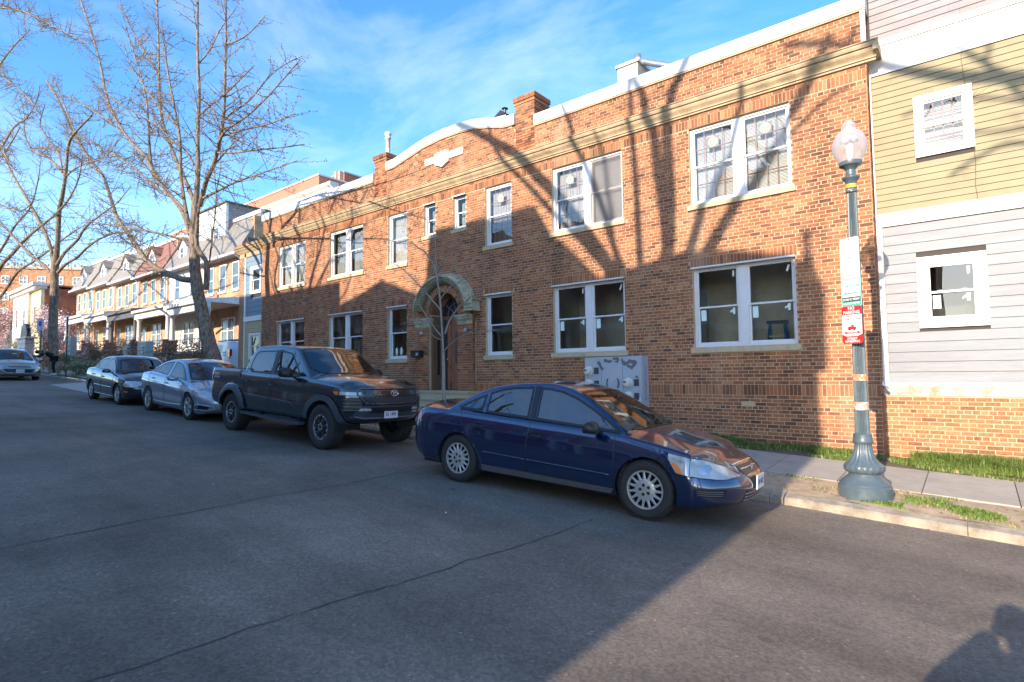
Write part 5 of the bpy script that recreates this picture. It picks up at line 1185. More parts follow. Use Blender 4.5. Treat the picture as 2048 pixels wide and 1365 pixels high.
T1L = [([(392,403),(396,340),(395,281),(398,187),(395,94),(396,-60)], Y1, -3.0, 13, 4),
 ([(400,412),(412,365),(428,328),(441,275),(448,219),(450,156),(452,62),(450,-70)], Y1, -3.6, 11, 3.5),
 ([(389,405),(366,352),(344,300),(325,244),(319,187),(317,94),(312,-60)], Y1, -2.0, 10, 3.5),
 ([(378,450),(370,410),(362,350),(360,281),(350,219),(335,140),(326,60)], Y1, -3.5, 9, 3),
 ([(380,470),(362,420),(312,353),(290,312),(259,281),(225,225),(210,180),(203,140),(187,78),(158,-10)], Y1, -1.5, 10, 3.5),
 ([(303,331),(299,290),(297,250),(291,187),(272,120),(250,50)], -2.3, -3.2, 6, 2.5),
 ([(436,290),(452,262),(500,228),(547,181),(600,120)], -3.2, -4.2, 6, 2, .8),
 ([(444,245),(462,228),(500,200),(531,162),(562,134),(605,112)], -3.3, -1.6, 5, 2, .8),
 ([(406,397),(440,380),(469,366),(531,344),(594,322)], Y1, -3.8, 6.5, 2, .9),
 ([(436,306),(470,306),(516,300),(560,296),(609,289)], -3.1, -2.2, 4.5, 2, .8),
 ([(441,274),(480,262),(531,250),(560,240),(590,228)], -3.2, -4.5, 4.5, 2, .8),
 ([(400,230),(420,212),(444,194),(480,160),(508,132)], -2.9, -3.8, 5, 2, .8),
 ([(452,92),(487,75),(510,55),(531,31)], -3.4, -3.0, 4, 2, .7),
 ([(388,330),(370,300),(344,281),(312,250),(250,215),(190,165)], -2.8, -3.6, 5, 2),
 ([(374,425),(345,395),(312,375),(272,340),(234,312),(180,285),(120,250)], -2.9, -2.0, 6, 2.2),
 ([(385,560),(365,559),(335,547),(308,534),(283,508),(261,475),(245,452),(234,435),(222,400),(206,353),(175,312),(150,269),(116,200),(94,162)], Y1, -1.2, 14, 4),
 ([(384,480),(350,475),(308,466),(250,455),(185,444),(150,425)], Y1, -3.6, 5, 2),
 ([(206,353),(190,340),(160,318),(110,300),(60,296)], -1.8, -2.2, 4, 2, .7),
 ([(412,580),(414,530),(400,505),(392,482),(396,430),(405,380)], Y1, -3.1, 13, 5, .4),
 ([(419,524),(424,480),(430,430),(432,390),(428,330)], -3.0, -3.2, 4, 2, .6),
 ([(258,281),(240,262),(200,230),(150,200),(128,190)], -2.0, -2.8, 4, 1.8, .8),
 ([(430,330),(455,300),(475,280),(500,262)], -3.0, -2.4, 4, 1.5, .7),
 ([(395,130),(420,100),(440,60),(470,20)], -2.9, -2.4, 4, 2, .7),
 ([(320,160),(300,120),(270,70),(240,10)], -2.2, -1.8, 4, 2, .8),
 ([(360,262),(330,230),(300,190),(262,130),(248,90)], -3.2, -4.0, 4, 2, .8)]
px_tree('big leafless ginkgo tree with low left limb, rising behind the silver blue sedan', ([(441,790),(432,735),(419,690),(409,646),(403,620),(397,590),(391,550),(389,509),(388,471),(390,435),(392,400)], Y1, Y1, 34, 17), T1L, 21, Y1, dens=.17, lmax=1.8)
T2L = [([(109,555),(112,520),(115,490),(118,426),(125,390),(131,350),(137,291),(150,266),(184,231)], Y1, -3.2, 15, 4),
 ([(108,540),(101,497),(86,457),(61,411),(43,380),(28,353),(12,320),(5,280)], Y1, -3.5, 10, 2.5),
 ([(104,552),(92,535),(61,509),(31,478),(0,445),(-40,410)], Y1, -3.6, 9, 4),
 ([(114,530),(130,505),(154,481),(172,454),(203,429),(235,405),(262,372)], Y1, -2.0, 9, 1.5),
 ([(116,545),(130,530),(154,515),(175,495),(200,478),(234,466),(262,470),(285,490),(300,505)], Y1, -2.4, 8, 1.5),
 ([(131,355),(112,330),(90,312),(66,302),(50,270),(48,230),(40,190)], -3.0, -2.6, 6, 1.5),
 ([(133,352),(150,338),(178,325),(205,318),(225,300)], -3.0, -3.4, 5, 1.5), ([(150,266),(140,240),(120,190),(105,150)], -3.1, -2.8, 4, 2),
 ([(40,255),(20,290),(0,315),(-30,340)], -3.4, -3.2, 3, 3), ([(125,345),(118,310),(98,280),(80,250),(90,210)], -3.1, -2.8, 5, 2), ([(61,411),(40,422),(15,418),(-10,400)], -3.3, -3, 4, 2)]
px_tree('leafless tree with scarred lower bark, beside the person leaning into the parked car', ([(110,757),(108,720),(106,690),(106,657),(107,620),(109,580),(109,550),(111,515)], Y1, Y1, 23, 17), T2L, 22, Y1, dens=.26, lmax=1.9, spur=.11)
mb = MB(); o_ = aty(116, 747, -2.8); random.seed(3)
for k in range(26): a = random.uniform(-1.9, -.5); z = random.uniform(.2, 1.5); r_ = .415; mb.bar((-38.95+r_*math.cos(a), -2.8+r_*math.sin(a), z-.25), (-38.95+(r_+.02)*math.cos(a+.08), -2.8+(r_+.02)*math.sin(a+.08), z+random.uniform(.1, .35)-.25), .06, .03)
tr2 = [o for o in COL.objects if o.name.startswith('bare_tree')][-1]
w_ = mb.build('bark_scar', pm('exposed_wood', (.40, .20, .10), .85, var=.3, vs=9), tr2); w_.matrix_parent_inverse = tr2.matrix_world.inverted(); w_.matrix_parent_inverse = Matrix.Translation(-tr2.location)
T0L = [([(-40,620),(0,537),(25,508),(55,475),(85,450),(114,426),(140,395),(158,355),(165,310)], Y1, -3.3, 10.5, 2),
 ([(-50,640),(0,595),(34,546),(65,525),(92,506),(125,480),(150,462),(185,440)], Y1, -2.4, 8, 1.5),
 ([(-40,560),(0,503),(15,478),(31,451),(58,420),(72,380),(80,330),(78,280)], Y1, -2.6, 7.5, 1.5),
 ([(-60,420),(-30,330),(0,300),(28,255),(52,238),(72,205),(80,170)], Y1, -3.6, 7, 1.5),
 ([(-80,300),(-40,200),(0,130),(30,90),(60,60)], Y1, -3.2, 8, 2), ([(-80,240),(-30,260),(0,290),(20,330),(40,350)], Y1, -3.8, 6, 2), ([(-90,60),(-20,20),(40,22),(90,45),(140,70),(180,90)], -3.4, -4.4, 5, 2), ([(-90,120),(-20,140),(20,165),(60,200),(80,230)], -3.4, -4.2, 5, 2)]
px_tree('leafless tree reaching in from beyond the left edge with thick slanting limbs', ([(-50,760),(-50,700),(-48,650),(-55,500),(-70,400),(-80,250)], Y1, Y1, 26, 12), T0L, 23, Y1, dens=.24, lmax=2.2, spur=.12)
SML = [([(886,700),(884,660),(880,600),(876,570),(868,530),(850,505),(835,495),(822,482)], -2.8, -2.9, 5, 1.5, .5), ([(890,668),(898,645),(912,622),(935,600),(965,575),(1000,540)], -2.8, -2.6, 4, 1.2, .5),
 ([(886,676),(868,655),(846,622),(826,585)], -2.8, -3.0, 3.5, 1.2, .5), ([(886,705),(900,690),(925,672),(960,664),(1000,660)], -2.8, -3.1, 3.5, 1.2, .5), ([(880,600),(900,575),(930,556),(955,528)], -2.8, -2.7, 3, 1, .5),
 ([(878,560),(872,520),(870,480),(858,440)], -2.8, -2.7, 3, 1, .5), ([(881,620),(855,590),(828,560),(800,535),(780,525)], -2.8, -2.6, 3, 1, .5), ([(884,680),(866,672),(842,640),(800,650)], -2.8, -2.7, 2.5, 1, .4), ([(876,540),(890,515),(915,490),(925,470)], -2.8, -2.9, 2.5, 1, .5)]
px_tree('young slender leafless tree in front of the arched doorway', ([(889,820),(888,803),(887,770),(887,735),(886,700)], -2.8, -2.8, 8.5, 6.5), SML, 24, -2.8, dens=.11, lmax=.9, spur=0, name='young_tree', group=None, bark=pm('young_bark', (.27, .23, .20), .85, var=.2, vs=14, bump=.3, bs=40), sub=1, base_flare=1.15)
# ---- trees of the near side of the street, behind the camera; their shadows lie on the walls
def shade_pt(u, v, d):
    p = aty(u, v, 0); return Vector((p.x+.04*d, -d, p.z+.345*d))
def shade_tree(label, x, zfork, limbs, seed, d=17.0, lmax=2.0, dens=.5, r0=.30, wf=1.25):
    rng = random.Random(seed); zg = gz(x, -d); t = thing('bare_tree', label, 'tree', (x, -d, zg), 0, 'bare street trees'); o = Vector((x, -d, zg))
    mb = MB(); rough_tube(mb, [p-o for p in spline([(x, -d, zg-.1), (x+.05, -d, zg+1.5), (x-.05, -d, zg+3.5), (x, -d, zfork)], 4)], [r0*(1.3-.55*min(1, i/6)) for i in range(13)], 14, rng, .04); mb.build('trunk', M_BARK, t, smooth=True)
    tw = MB()
    for i, (pts, w0, w1) in enumerate(limbs):
        n = len(pts); dy = rng.uniform(-2.0, 2.0); P = [Vector((x, -d, zfork-.3))]+[shade_pt(u, v, d+dy*(k+1)/n) for k, (u, v) in enumerate(pts)]
        S_ = spline(P, 4); R_ = [max(.012, wf*(w0+(w1-w0)*k/len(S_))/2/95) for k in range(len(S_))]
        mb = MB(); rough_tube(mb, [p-o for p in S_], R_, 7, rng, .03); mb.build('limb', M_BARK, t, smooth=True); grow(tw, None, [p-o for p in S_], R_, rng, dens, lmax, 0, .3, sub=1)
    tag(tw.build('twigs', M_TWIG, t), kind='stuff'); return t
LA = [([(1312,600),(1335,500),(1340,420),(1337,345),(1334,259),(1340,214),(1346,175),(1362,150),(1400,60)], 21, 10), ([(1335,500),(1325,400),(1316,345),(1306,263),(1293,234),(1285,189),(1271,162),(1262,100)], 18, 8),
 ([(1290,600),(1280,520),(1275,430),(1270,345),(1264,267),(1260,170),(1256,120)], 12, 6), ([(1260,570),(1230,500),(1195,400),(1165,320),(1152,294),(1137,240),(1125,212)], 11, 6), ([(1245,560),(1225,470),(1210,380),(1203,302),(1195,271)], 9, 4),
 ([(1250,580),(1180,480),(1120,400),(1082,360),(1039,316),(1000,290),(960,268),(915,249)], 23, 11), ([(1190,510),(1110,430),(1060,375),(1010,325),(985,285),(978,250)], 11, 5),
 ([(1340,600),(1380,500),(1411,390),(1431,332),(1457,290),(1475,230),(1490,180)], 15, 6), ([(1380,560),(1440,460),(1487,378),(1530,300),(1570,240),(1600,200),(1630,140),(1660,70)], 16, 9), ([(1570,240),(1610,170),(1680,110),(1710,60)], 9, 6), ([(1530,300),(1580,270),(1640,210),(1700,170)], 6, 4)]
p_ = aty(1318, 640, 0); shade_tree('bare tree across the street whose limbs throw the fan of shadows above the big windows', p_.x+.68, p_.z+.345*17, LA, 31, dens=.6, lmax=1.6, wf=1.6)
LB = [([(612,620),(622,560),(640,500),(652,450),(665,410),(685,368)], 14, 6), ([(606,610),(600,520),(598,450),(600,410),(592,376)], 16, 8), ([(598,620),(575,560),(555,510),(540,460),(528,425)], 11, 5), ([(590,640),(552,590),(540,545),(530,505)], 8, 4),
 ([(620,600),(660,520),(690,470),(715,420),(735,378)], 9, 5), ([(618,590),(632,520),(640,450),(640,400)], 7, 4), ([(595,560),(570,480),(560,430),(548,408)], 8, 4), ([(660,520),(700,470),(760,430),(790,400)], 6, 3), ([(620,640),(680,600),(700,560),(712,530)], 8, 4)]
p_ = aty(606, 640, 0); shade_tree('bare tree across the street shading the left windows', p_.x+.68, p_.z+.345*17, LB, 32, dens=.55, lmax=1.3)
LC = [([(2500,330),(2300,180),(2150,140),(2048,127),(1920,126),(1800,113),(1722,96),(1640,86),(1570,92)], 24, 9), ([(2400,330),(2200,220),(2048,160),(1960,90),(1900,60)], 10, 5), ([(2450,330),(2250,300),(2048,260),(1960,290),(1900,330)], 8, 4), ([(2048,130),(1980,60),(1900,30)], 7, 4), ([(2300,200),(2100,180),(1960,170),(1850,190),(1800,210)], 7, 3), ([(2200,220),(2060,230),(1960,240),(1880,235)], 6, 3)]
p_ = aty(2330, 300, 0); shade_tree('bare tree across the street to the right of the camera', 7.0, 7.2, LC, 33, dens=.8, lmax=1.3, r0=.35)
rng = random.Random(41)
for (x, sd, lb) in ((-30, 42, 'bare tree across the street mirrored in the pickup windows'), (-45, 43, 'bare tree far up the opposite pavement')):
    zg = gz(x, -17); o = Vector((x, -17, zg)); t = thing('bare_tree', lb, 'tree', tuple(o), 0, 'bare street trees'); r2_ = random.Random(sd)
    mb = MB(); rough_tube(mb, spline([(0, 0, -.1), (.1, 0, 2), (0, .1, 4.5)], 4), [.3, .28, .26, .25, .24, .23, .22, .21, .2], 12, r2_, .04); mb.build('trunk', M_BARK, t, smooth=True); tw = MB()
    for k in range(9):
        a = k*2.4; sp = r2_.uniform(.2, .8); P = [Vector((0, .1, 4.2))]
        for j in range(5): P.append(P[-1]+Vector((math.cos(a)*sp*1.3, math.sin(a)*sp*1.3, 1.7-sp*.7))+Vector((r2_.uniform(-.3, .3), r2_.uniform(-.3, .3), 0)))
        S_ = spline(P, 4); R_ = [.11*(1-.8*i/len(S_)) for i in range(len(S_))]; mb = MB(); rough_tube(mb, S_, R_, 7, r2_, .03); mb.build('limb', M_BARK, t, smooth=True); grow(tw, None, S_, R_, r2_, .5, 2.0, 0, .15, sub=1)
    tag(tw.build('twigs', M_TWIG, t), kind='stuff')
# ---- blossom, shrubs and hedges by the row houses
def leaf_cloud(name, label, cat, c, rad, n, size, mats, seed, stems=8, parent_group=None):
    rng = random.Random(seed); t = thing(name, label, cat, c, 0, parent_group); mb = MB()
    clumps = [Vector((rng.gauss(0, .45)*rad[0], rng.gauss(0, .45)*rad[1], rad[2]*(.55+.45*rng.uniform(-1, 1)))) for _ in range(26)]
    for _ in range(n):
        k = rng.choice(clumps); p = k+Vector((rng.gauss(0, .16)*rad[0], rng.gauss(0, .16)*rad[1], rng.gauss(0, .13)*rad[2]))
        if p.z < .03: continue
        u = Vector((rng.uniform(-1, 1), rng.uniform(-1, 1), rng.uniform(-1, 1))).normalized(); w = u.orthogonal().normalized(); s_ = size*rng.uniform(.5, 1.3); q = u.cross(w)
        mb.add([tuple(p-w*s_), tuple(p+q*s_*.6), tuple(p+w*s_), tuple(p-q*s_*.6)], [(0,1,2,3)], mi=rng.randrange(len(mats)))
    tag(mb.build('foliage' if name != 'magnolia_tree' else 'blossom', mats, t), kind='stuff'); tw = MB()
    for k in range(stems):
        q = rng.choice(clumps); tw.tube(spline([(0, 0, -.05), (q.x*.3, q.y*.3, q.z*.4), tuple(q)], 3), [.035*rad[2]/2*(1-.8*i/6)+.008 for i in range(7)], 5, cap=False)
    tw.build('stem', M_TWIG, t); return t
PK = [pm('blossom_pink', (.62, .40, .40), .7), pm('blossom_pale', (.74, .60, .58), .7)]
q = aty(100, 745, 1.0)
leaf_cloud('magnolia_tree', 'magnolia tree covered in pale pink blossom in front of the cream town house', 'tree', (-57.0, 1.0, gz(-57, 0)+.2), (3.0, 1.6, 3.6), 5200, .07, PK, 51, 22)
leaf_cloud('magnolia_tree', 'pinkish blossoming tree at the far left edge of the street', 'tree', (-82, 1.0, gz(-82, 0)+.2), (5.0, 1.6, 4.6), 4200, .10, [PK[0], pm('red_buds', (.30, .16, .14), .8)], 52, 22)
GR = [pm('shrub_green', (.10, .15, .04), .7), pm('shrub_olive', (.16, .17, .06), .7)]; BRN = [pm('bare_shrub', (.20, .12, .07), .8), pm('bare_shrub_light', (.30, .20, .13), .8)]
for i, (x, y, rx, rz, n, m, lb) in enumerate(((-66, .6, 2.2, 1.6, 1500, GR, 'green bush at the foot of the white gate pillar'), (-44.5, -1.0, 1.0, .5, 500, GR, 'low green plant on the retaining wall by the far tree'), (-36.2, -2.0, 1.1, .45, 700, GR, 'low leafy plant in front of the brick retaining wall'),
    (-34.4, -2.7, 1.4, .5, 1100, [GR[1], pm('cut_leaves', (.22, .25, .16), .7)], 'heap of cut leafy branches lying on the grass island'), (-41.5, 1.9, 1.6, 1.5, 1300, BRN, 'brown twiggy shrub in the yard behind the dark blue sedan'), (-45.8, 2.0, 1.4, 1.3, 1100, BRN, 'brown twiggy shrub in front of the dark porch'),
    (-50, 2.0, 1.4, 1.2, 900, BRN, 'brown twiggy shrub below the hanging baskets'), (-34.5, 3.0, 1.8, 1.5, 1700, BRN, 'russet hedge behind the black railings left of the near tree'), (-37.5, 2.6, 1.2, 1.3, 1000, BRN, 'russet hedge behind the silver blue sedan'))):
    leaf_cloud('shrub', lb, 'shrub', (x, y, gz(x, 0)+(.3 if y > -1.3 else 0)), (rx, .7, rz), n, .06, m, 60+i, 10, 'shrubs in the yards')
# ------------------------------------------------------------------ parked vehicles
from mathutils.bvhtree import BVHTree
from mathutils.geometry import delaunay_2d_cdt
def mono(tab):
    xs = np.array([p[0] for p in tab], float); ys = np.array([p[1] for p in tab], float); d = np.diff(ys)/np.diff(xs); m = np.zeros(len(xs)); m[0] = d[0]; m[-1] = d[-1]
    for i in range(1, len(xs)-1): m[i] = 0 if d[i-1]*d[i] <= 0 else 2*d[i-1]*d[i]/(d[i-1]+d[i])
    def f(x):
        x = min(max(x, xs[0]), xs[-1]); i = min(int(np.searchsorted(xs, x, 'right'))-1, len(xs)-2); h = xs[i+1]-xs[i]; t = (x-xs[i])/h
        return (2*t**3-3*t*t+1)*ys[i]+(t**3-2*t*t+t)*h*m[i]+(-2*t**3+3*t*t)*ys[i+1]+(t**3-t*t)*h*m[i+1]
    return f
def paint(name, col, metal=.35, rough=.28, fleck=.06):
    m = pm(name, col, rough, metal=metal, coat=1.0, var=fleck, vs=3, space='O'); N = m.node_tree.nodes; L = m.node_tree.links; b = N['Principled BSDF']
    b.inputs['Coat IOR'].default_value = 1.75; o = [n for n in N if n.type == 'OUTPUT_MATERIAL'][0]; g = N.new('ShaderNodeNewGeometry'); mx_ = N.new('ShaderNodeMixShader'); d = N.new('ShaderNodeBsdfDiffuse'); d.inputs[0].default_value = (.015, .015, .016, 1)
    L.new(g.outputs['Backfacing'], mx_.inputs[0]); L.new(b.outputs[0], mx_.inputs[1]); L.new(d.outputs[0], mx_.inputs[2]); L.new(mx_.outputs[0], o.inputs[0]); return m
M_CARGL = glassmat('car_glass', 2.3, (.42, .50, .50)); M_TINT = glassmat('tinted_car_glass', 2.4, (.10, .12, .13)); M_TRIM = pm('black_trim', (.012, .012, .013), .35); M_RUB = pm('tyre_rubber', (.022, .022, .023), .8, var=.2, vs=30, space='O', bump=.3, bs=90)
M_RIM = pm('silver_wheel', (.50, .50, .49), .35, metal=.55, var=.15, vs=14, space='O', dirt=(.22, .15, .10), ds=9, dlo=.55, dhi=.85); M_RIMD = pm('alloy_wheel', (.42, .43, .45), .25, metal=.8); M_RIMK = pm('black_wheel', (.02, .02, .022), .3)
M_LENS = pm('headlamp_lens', (.50, .51, .50), .15, metal=.2, coat=1, var=.25, vs=12, space='O', dirt=(.22, .23, .24), ds=5, dlo=.45, dhi=.7); M_AMB = pm('amber_lens', (.75, .20, .03), .2, coat=1); M_REDL = pm('red_lens', (.40, .006, .01), .12, coat=1); M_CHR = pm('chrome', (.75, .76, .78), .12, metal=1.0)
M_SEAT = pm('seat_grey', (.10, .10, .10), .9); M_WELL = pm('wheel_well', (.008, .008, .008), .95); M_SILL = pm('grey_sill', (.07, .075, .085), .6)
def wheel(parent, x, y, r, wid, style, rim, rr, side=-1, hub=True, name='wheel'):
    """tyre lathe with rim and spokes; outer face towards side*y"""
    w = new_empty(name, (x, y, r), 0, parent); mb = MB(); h = wid/2
    mb.lathe([(rr-.01, -h+.02), (rr+.01, -h+.005), (r-.035, -h), (r-.012, -h+.018), (r-.002, -h+.045), (r, 0), (r-.002, h-.045), (r-.012, h-.018), (r-.035, h), ((rr+r)/2+.01, h+.004), (rr+.012, h-.004), (rr-.008, h-.02)], (0, 0, 0), 56, 'y', sgn=side); mb.build('tyre', M_RUB, w, autosm=50)
    mb = MB()
    for k in range(56):                                               # tread blocks on the shoulder
        a = 2*math.pi*k/56
        for s in (h-.022, -h+.022): mb.box(-.009, .009, s*side-.014, s*side+.014, r-.014, r+.0005)
        c, s_ = math.cos(a), math.sin(a)
        for i in range(len(mb.v)-16, len(mb.v)): vx, vy, vz = mb.v[i]; mb.v[i] = (vx*c-vz*s_, vy, vx*s_+vz*c)
    tag(mb.build('tread', M_RUB, w), kind='stuff')
    mb = MB(); mb.lathe([(.02, -.02), (rr-.01, -.03)], (0, 0, 0), 32, 'y', sgn=side); mb.lathe([(rr-.012, -h+.02), (rr-.012, h-.03)], (0, 0, 0), 40, 'y', sgn=side); mb.build('well', M_WELL, w)
    mb = MB(); o = h-.012; S_ = side
    mb.lathe([(rr+.008, o-.005), (rr+.006, o+.006), (rr-.010, o+.004), (rr-.016, o-.02)], (0, 0, 0), 56, 'y', sgn=S_)
    if style == 'cover':
        mb.lathe([(0, o+.006), (.03, o+.008), (.034, o+.004), (.10, o+.005), (.118, o-.002), (.118, o-.02)], (0, 0, 0), 48, 'y', sgn=S_)
        for k in range(15): fan(mb, k*24, .11, rr-.008, .0175, .0105, o-.001, o+.004, S_)
    elif style == 'twin':
        mb.lathe([(0, o-.004), (.05, o-.006), (.07, o-.02)], (0, 0, 0), 32, 'y', sgn=S_)
        for k in range(5):
            for dd in (-11, 11): fan(mb, k*72+dd*.6, .05, rr-.008, .014, .020, o-.012, o+.001, S_, dd*.9)
    elif style == 'five':
        mb.lathe([(0, o-.004), (.06, o-.006), (.08, o-.02)], (0, 0, 0), 32, 'y', sgn=S_)
        for k in range(5): fan(mb, k*72+18, .05, rr-.008, .035, .042, o-.012, o+.001, S_)
    elif style == 'ten':
        mb.lathe([(0, o-.004), (.05, o-.006), (.07, o-.02)], (0, 0, 0), 32, 'y', sgn=S_)
        for k in range(10): fan(mb, k*36, .04, rr-.008, .011, .024, o-.012, o+.001, S_)
    elif style == 'truck':
        for k in range(12): fan(mb, k*30+15, rr-.035, rr-.004, .022, .012, o-.004, o+.004, S_)
    mb.build('rim', rim, w, fixn=True, autosm=35)
    if style == 'truck':
        mb = MB(); mb.lathe([(0, o+.0), (.045, o+.0), (.05, o-.01), (.085, o-.02), (.09, o-.05)], (0, 0, 0), 32, 'y', sgn=S_)
        for k in range(6): fan(mb, k*60, .06, rr-.03, .040, .045, o-.02, o-.006, S_)
        for k in range(6): fan(mb, k*60+30, .06, rr-.012, .012, .018, o-.04, o-.02, S_)
        mb.build('spoke', M_RIMK, w, fixn=True)
    for k in range(5 if style != 'truck' else 6): mb = MB(); a = 2*math.pi*(k+.5)/(5 if style != 'truck' else 6); mb.lathe([(0, o+.012), (.008, o+.012), (.011, o+.008), (.011, o+.002)], (.052*math.cos(a), 0, .052*math.sin(a)), 10, 'y', sgn=S_); mb.lathe([(.0115, o+.0075), (.019, o+.0072)], (.052*math.cos(a), 0, .052*math.sin(a)), 10, 'y', sgn=S_); mb.build('lug_nut', M_BLACK if style in ('cover', 'twin') else M_CHR, w)
    return w
def fan(mb, deg, r0, r1, w0, w1, o0, o1, S_, tw=0):
    a = R(deg); b = R(deg+tw*.4); V = []
    for (rr_, w_, o_, an) in ((r0, w0, o1, a), (r1, w1, o1-.002, b)):
        c, s = math.cos(an), math.sin(an); px, pz = -s, c
        for (k, d) in ((-1, 0), (-.55, .006), (.55, .006), (1, 0)): V.append((c*rr_+px*w_*k, (o_-.006+d)*S_, s*rr_+pz*w_*k))
        V += [(c*rr_+px*w_, (o0-.01)*S_, s*rr_+pz*w_), (c*rr_-px*w_, (o0-.01)*S_, s*rr_-pz*w_)]
    mb.add(V, [(0,1,7,6), (1,2,8,7), (2,3,9,8), (3,4,10,9), (5,0,6,11), (0,1,2,3,4,5), (6,11,10,9,8,7)])
class Car:
    def __init__(s, name, label, cat, loc, rz, P, mat, group='vehicles parked along the kerb', pitch=.0492, roll=-.015):
        s.P = P; s.mat = mat; s.root = thing(name, label, cat, loc, rz, group); s.root.rotation_euler = (roll, math.atan(pitch), rz)
        F = {k: mono(P[k]) for k in ('w', 'zb', 'zs', 'zc', 'zt')}; W_ = P['W']; sidef = mono(P['side']); xr, xf = P['xr'], P['xf']; re = P.get('re', .11)
        xs = []; x = xr
        while x < xf-1e-6:
            e = min(x-xr, xf-x); xs.append(x); x += .008 if e < .03 else (.02 if e < re+.02 else P.get('dx', .03))
        xs.append(xf); Nb, Nl, Nu = 7, P.get('Nl', 20), P.get('Nu', 34); xm = P['xmid']; rows = []
        th = P['tumble']; ns = P['nose']; tl = P['tail']; fn, ft = mono(ns), mono(tl); cr = P.get('crown', .05); gi = P.get('gin', .03); cx_ = P.get('wrap', .16); dp = P.get('deckp', 2.4)
        for x in xs:
            w = F['w'](x); zb, zs, zc, zt = F['zb'](x), F['zs'](x), F['zc'](x), F['zt'](x); ws = w*sidef(1.0); pts = []
            for j in range(Nb): pts.append((w*sidef(0)*j/Nb, zb))
            for j in range(Nl): q = j/Nl; pts.append((w*sidef(q), zb+(zs-zb)*q))
            yy = ws*(1-np.linspace(0, 1, 220)**1.35); dz = zs+(zc-zs)*(1-np.abs(yy/ws)**dp)
            if P.get('bed') and P['bed'][0] < x < P['bed'][1]: dz = np.where(yy < ws-.085, P['bed'][2], zs+.01)
            xe = x+cx_*(yy/W_)**2*(1 if x > xm else -1)*min(1, abs(x-xm)/.4); gt = np.array([F['zt'](v) for v in xe])-cr*(yy/(W_*.75))**2; gs = zs+(ws-gi-yy)/th
            k = P.get('kg', .05); h_ = np.clip(.5+.5*(gs-gt)/k, 0, 1); g = gs*(1-h_)+gt*h_-k*h_*(1-h_)
            k2 = .012; h_ = np.clip(.5+.5*(dz-g)/k2, 0, 1); H = g*(1-h_)+dz*h_+k2*h_*(1-h_)
            L_ = np.concatenate([[0], np.cumsum(np.hypot(np.diff(yy), np.diff(H)))]); t = np.linspace(0, L_[-1], Nu+1); y2, z2 = np.interp(t, L_, yy), np.interp(t, L_, H)
            pts += list(zip(y2, z2)); pts = np.array(pts)
            e = min(x-xr, xf-x)
            if e < re:
                sh = re*(1-math.sqrt(max(0, 1-((re-e)/re)**2))); zm = (zb+max(pts[:, 1]))/2; hh = (max(pts[:, 1])-zb)/2
                pts[:, 0] *= 1-sh/W_; pts[:, 1] = zm+(pts[:, 1]-zm)*(1-sh*.9/max(hh, .1))
            rows.append((x, pts))
        n = Nb+Nl+Nu+1
        def cap(x, pts, d):
            zm = (pts[:, 1].min()+pts[:, 1].max())/2; out = []
            for k_ in (.93, .85, .75, .62, .48, .34, .2, .08, 0): q = pts.copy(); q[:, 0] *= k_; q[:, 1] = zm+(q[:, 1]-zm)*k_; out.append((x+d*.004*(1-k_), q))
            return out
        rows = cap(*rows[0], -1)[::-1]+rows+cap(*rows[-1], 1)
        F0, T0 = P.get('fx', .55), P.get('tx', .5); pf, pt = P.get('pf', .38), P.get('pt', .25); V = []
        for x, pts in rows:
            for sgn in (-1, 1):
                for (y, z) in pts:
                    a = max(0, min(1, (x-(xf-F0))/F0)); a = a*a*(3-2*a); b = max(0, min(1, ((xr+T0)-x)/T0)); b = b*b*(3-2*b); yn = min(1, abs(y)/W_)
                    V.append((x-a*(pf*yn**P.get('pn', 3)+fn(z))+b*(pt*yn**3+ft(z)), sgn*y, z))
        m = len(rows); s.Vn = V; Fc = []
        flare = P.get('flare')
        if flare:
            for i, (x, y, z) in enumerate(V):
                for ax in P['axles']:
                    d = math.hypot(x-ax, z-P['rw']); e = flare[0]
                    if abs(y) > W_*.75 and z < P['rw']+e+.12: k_ = max(0, 1-max(0, (d-e))/flare[1]); V[i] = (V[i][0], y+math.copysign(flare[2]*(k_*k_*(3-2*k_)), y), z)
        AR = P['arch']
        for i, (x, y, z) in enumerate(V):
            if abs(y) > W_*.6:
                for ax in P['axles']:
                    dx_, dz_ = x-ax, z-P['rw']; d = math.hypot(dx_, dz_)
                    if abs(d-AR) < .017 and d > 0: V[i] = (ax+dx_/d*AR, y, P['rw']+dz_/d*AR)
        for i in range(m-1):
            for sgn in (0, 1):
                for j in range(n-1):
                    a = (i*2+sgn)*n+j; b = a+1; c = ((i+1)*2+sgn)*n+j+1; d = c-1
                    Fc.append((a, b, c, d) if sgn else (a, d, c, b))
        s.bvh = BVHTree.FromPolygons(V, Fc)
        cut = P['cut']
        def inside(x, z, poly):
            c = False; n_ = len(poly)
            for k in range(n_):
                (x1, z1), (x2, z2) = poly[k], poly[(k+1) % n_]
                if (z1 > z) != (z2 > z) and x < (x2-x1)*(z-z1)/(z2-z1)+x1: c = not c
            return c
        keep = []
        for f in Fc:
            cx, cy, cz = [sum(V[i][k] for i in f)/4 for k in range(3)]
            if abs(cy) > W_*.52 and any(math.hypot(cx-ax, cz-P['rw']) < AR-.002 for ax in P['axles']) : continue
            if abs(cy) > .45 and any(inside(cx, cz, p) for p in cut.get('side', [])) and cz > F['zs'](cx)-.03: continue
            if cz > F['zs'](min(max(cx, xr), xf))-.02 and any(inside(cx, abs(cy), p) for p in cut.get('top', [])): continue
            keep.append(f)
        mb = MB(); mb.v = V; mb.f = keep; mb.t = [0]*len(keep); mb.m = [0]*len(keep)
        s.body = mb.build('body', mat, s.root, smooth=True)
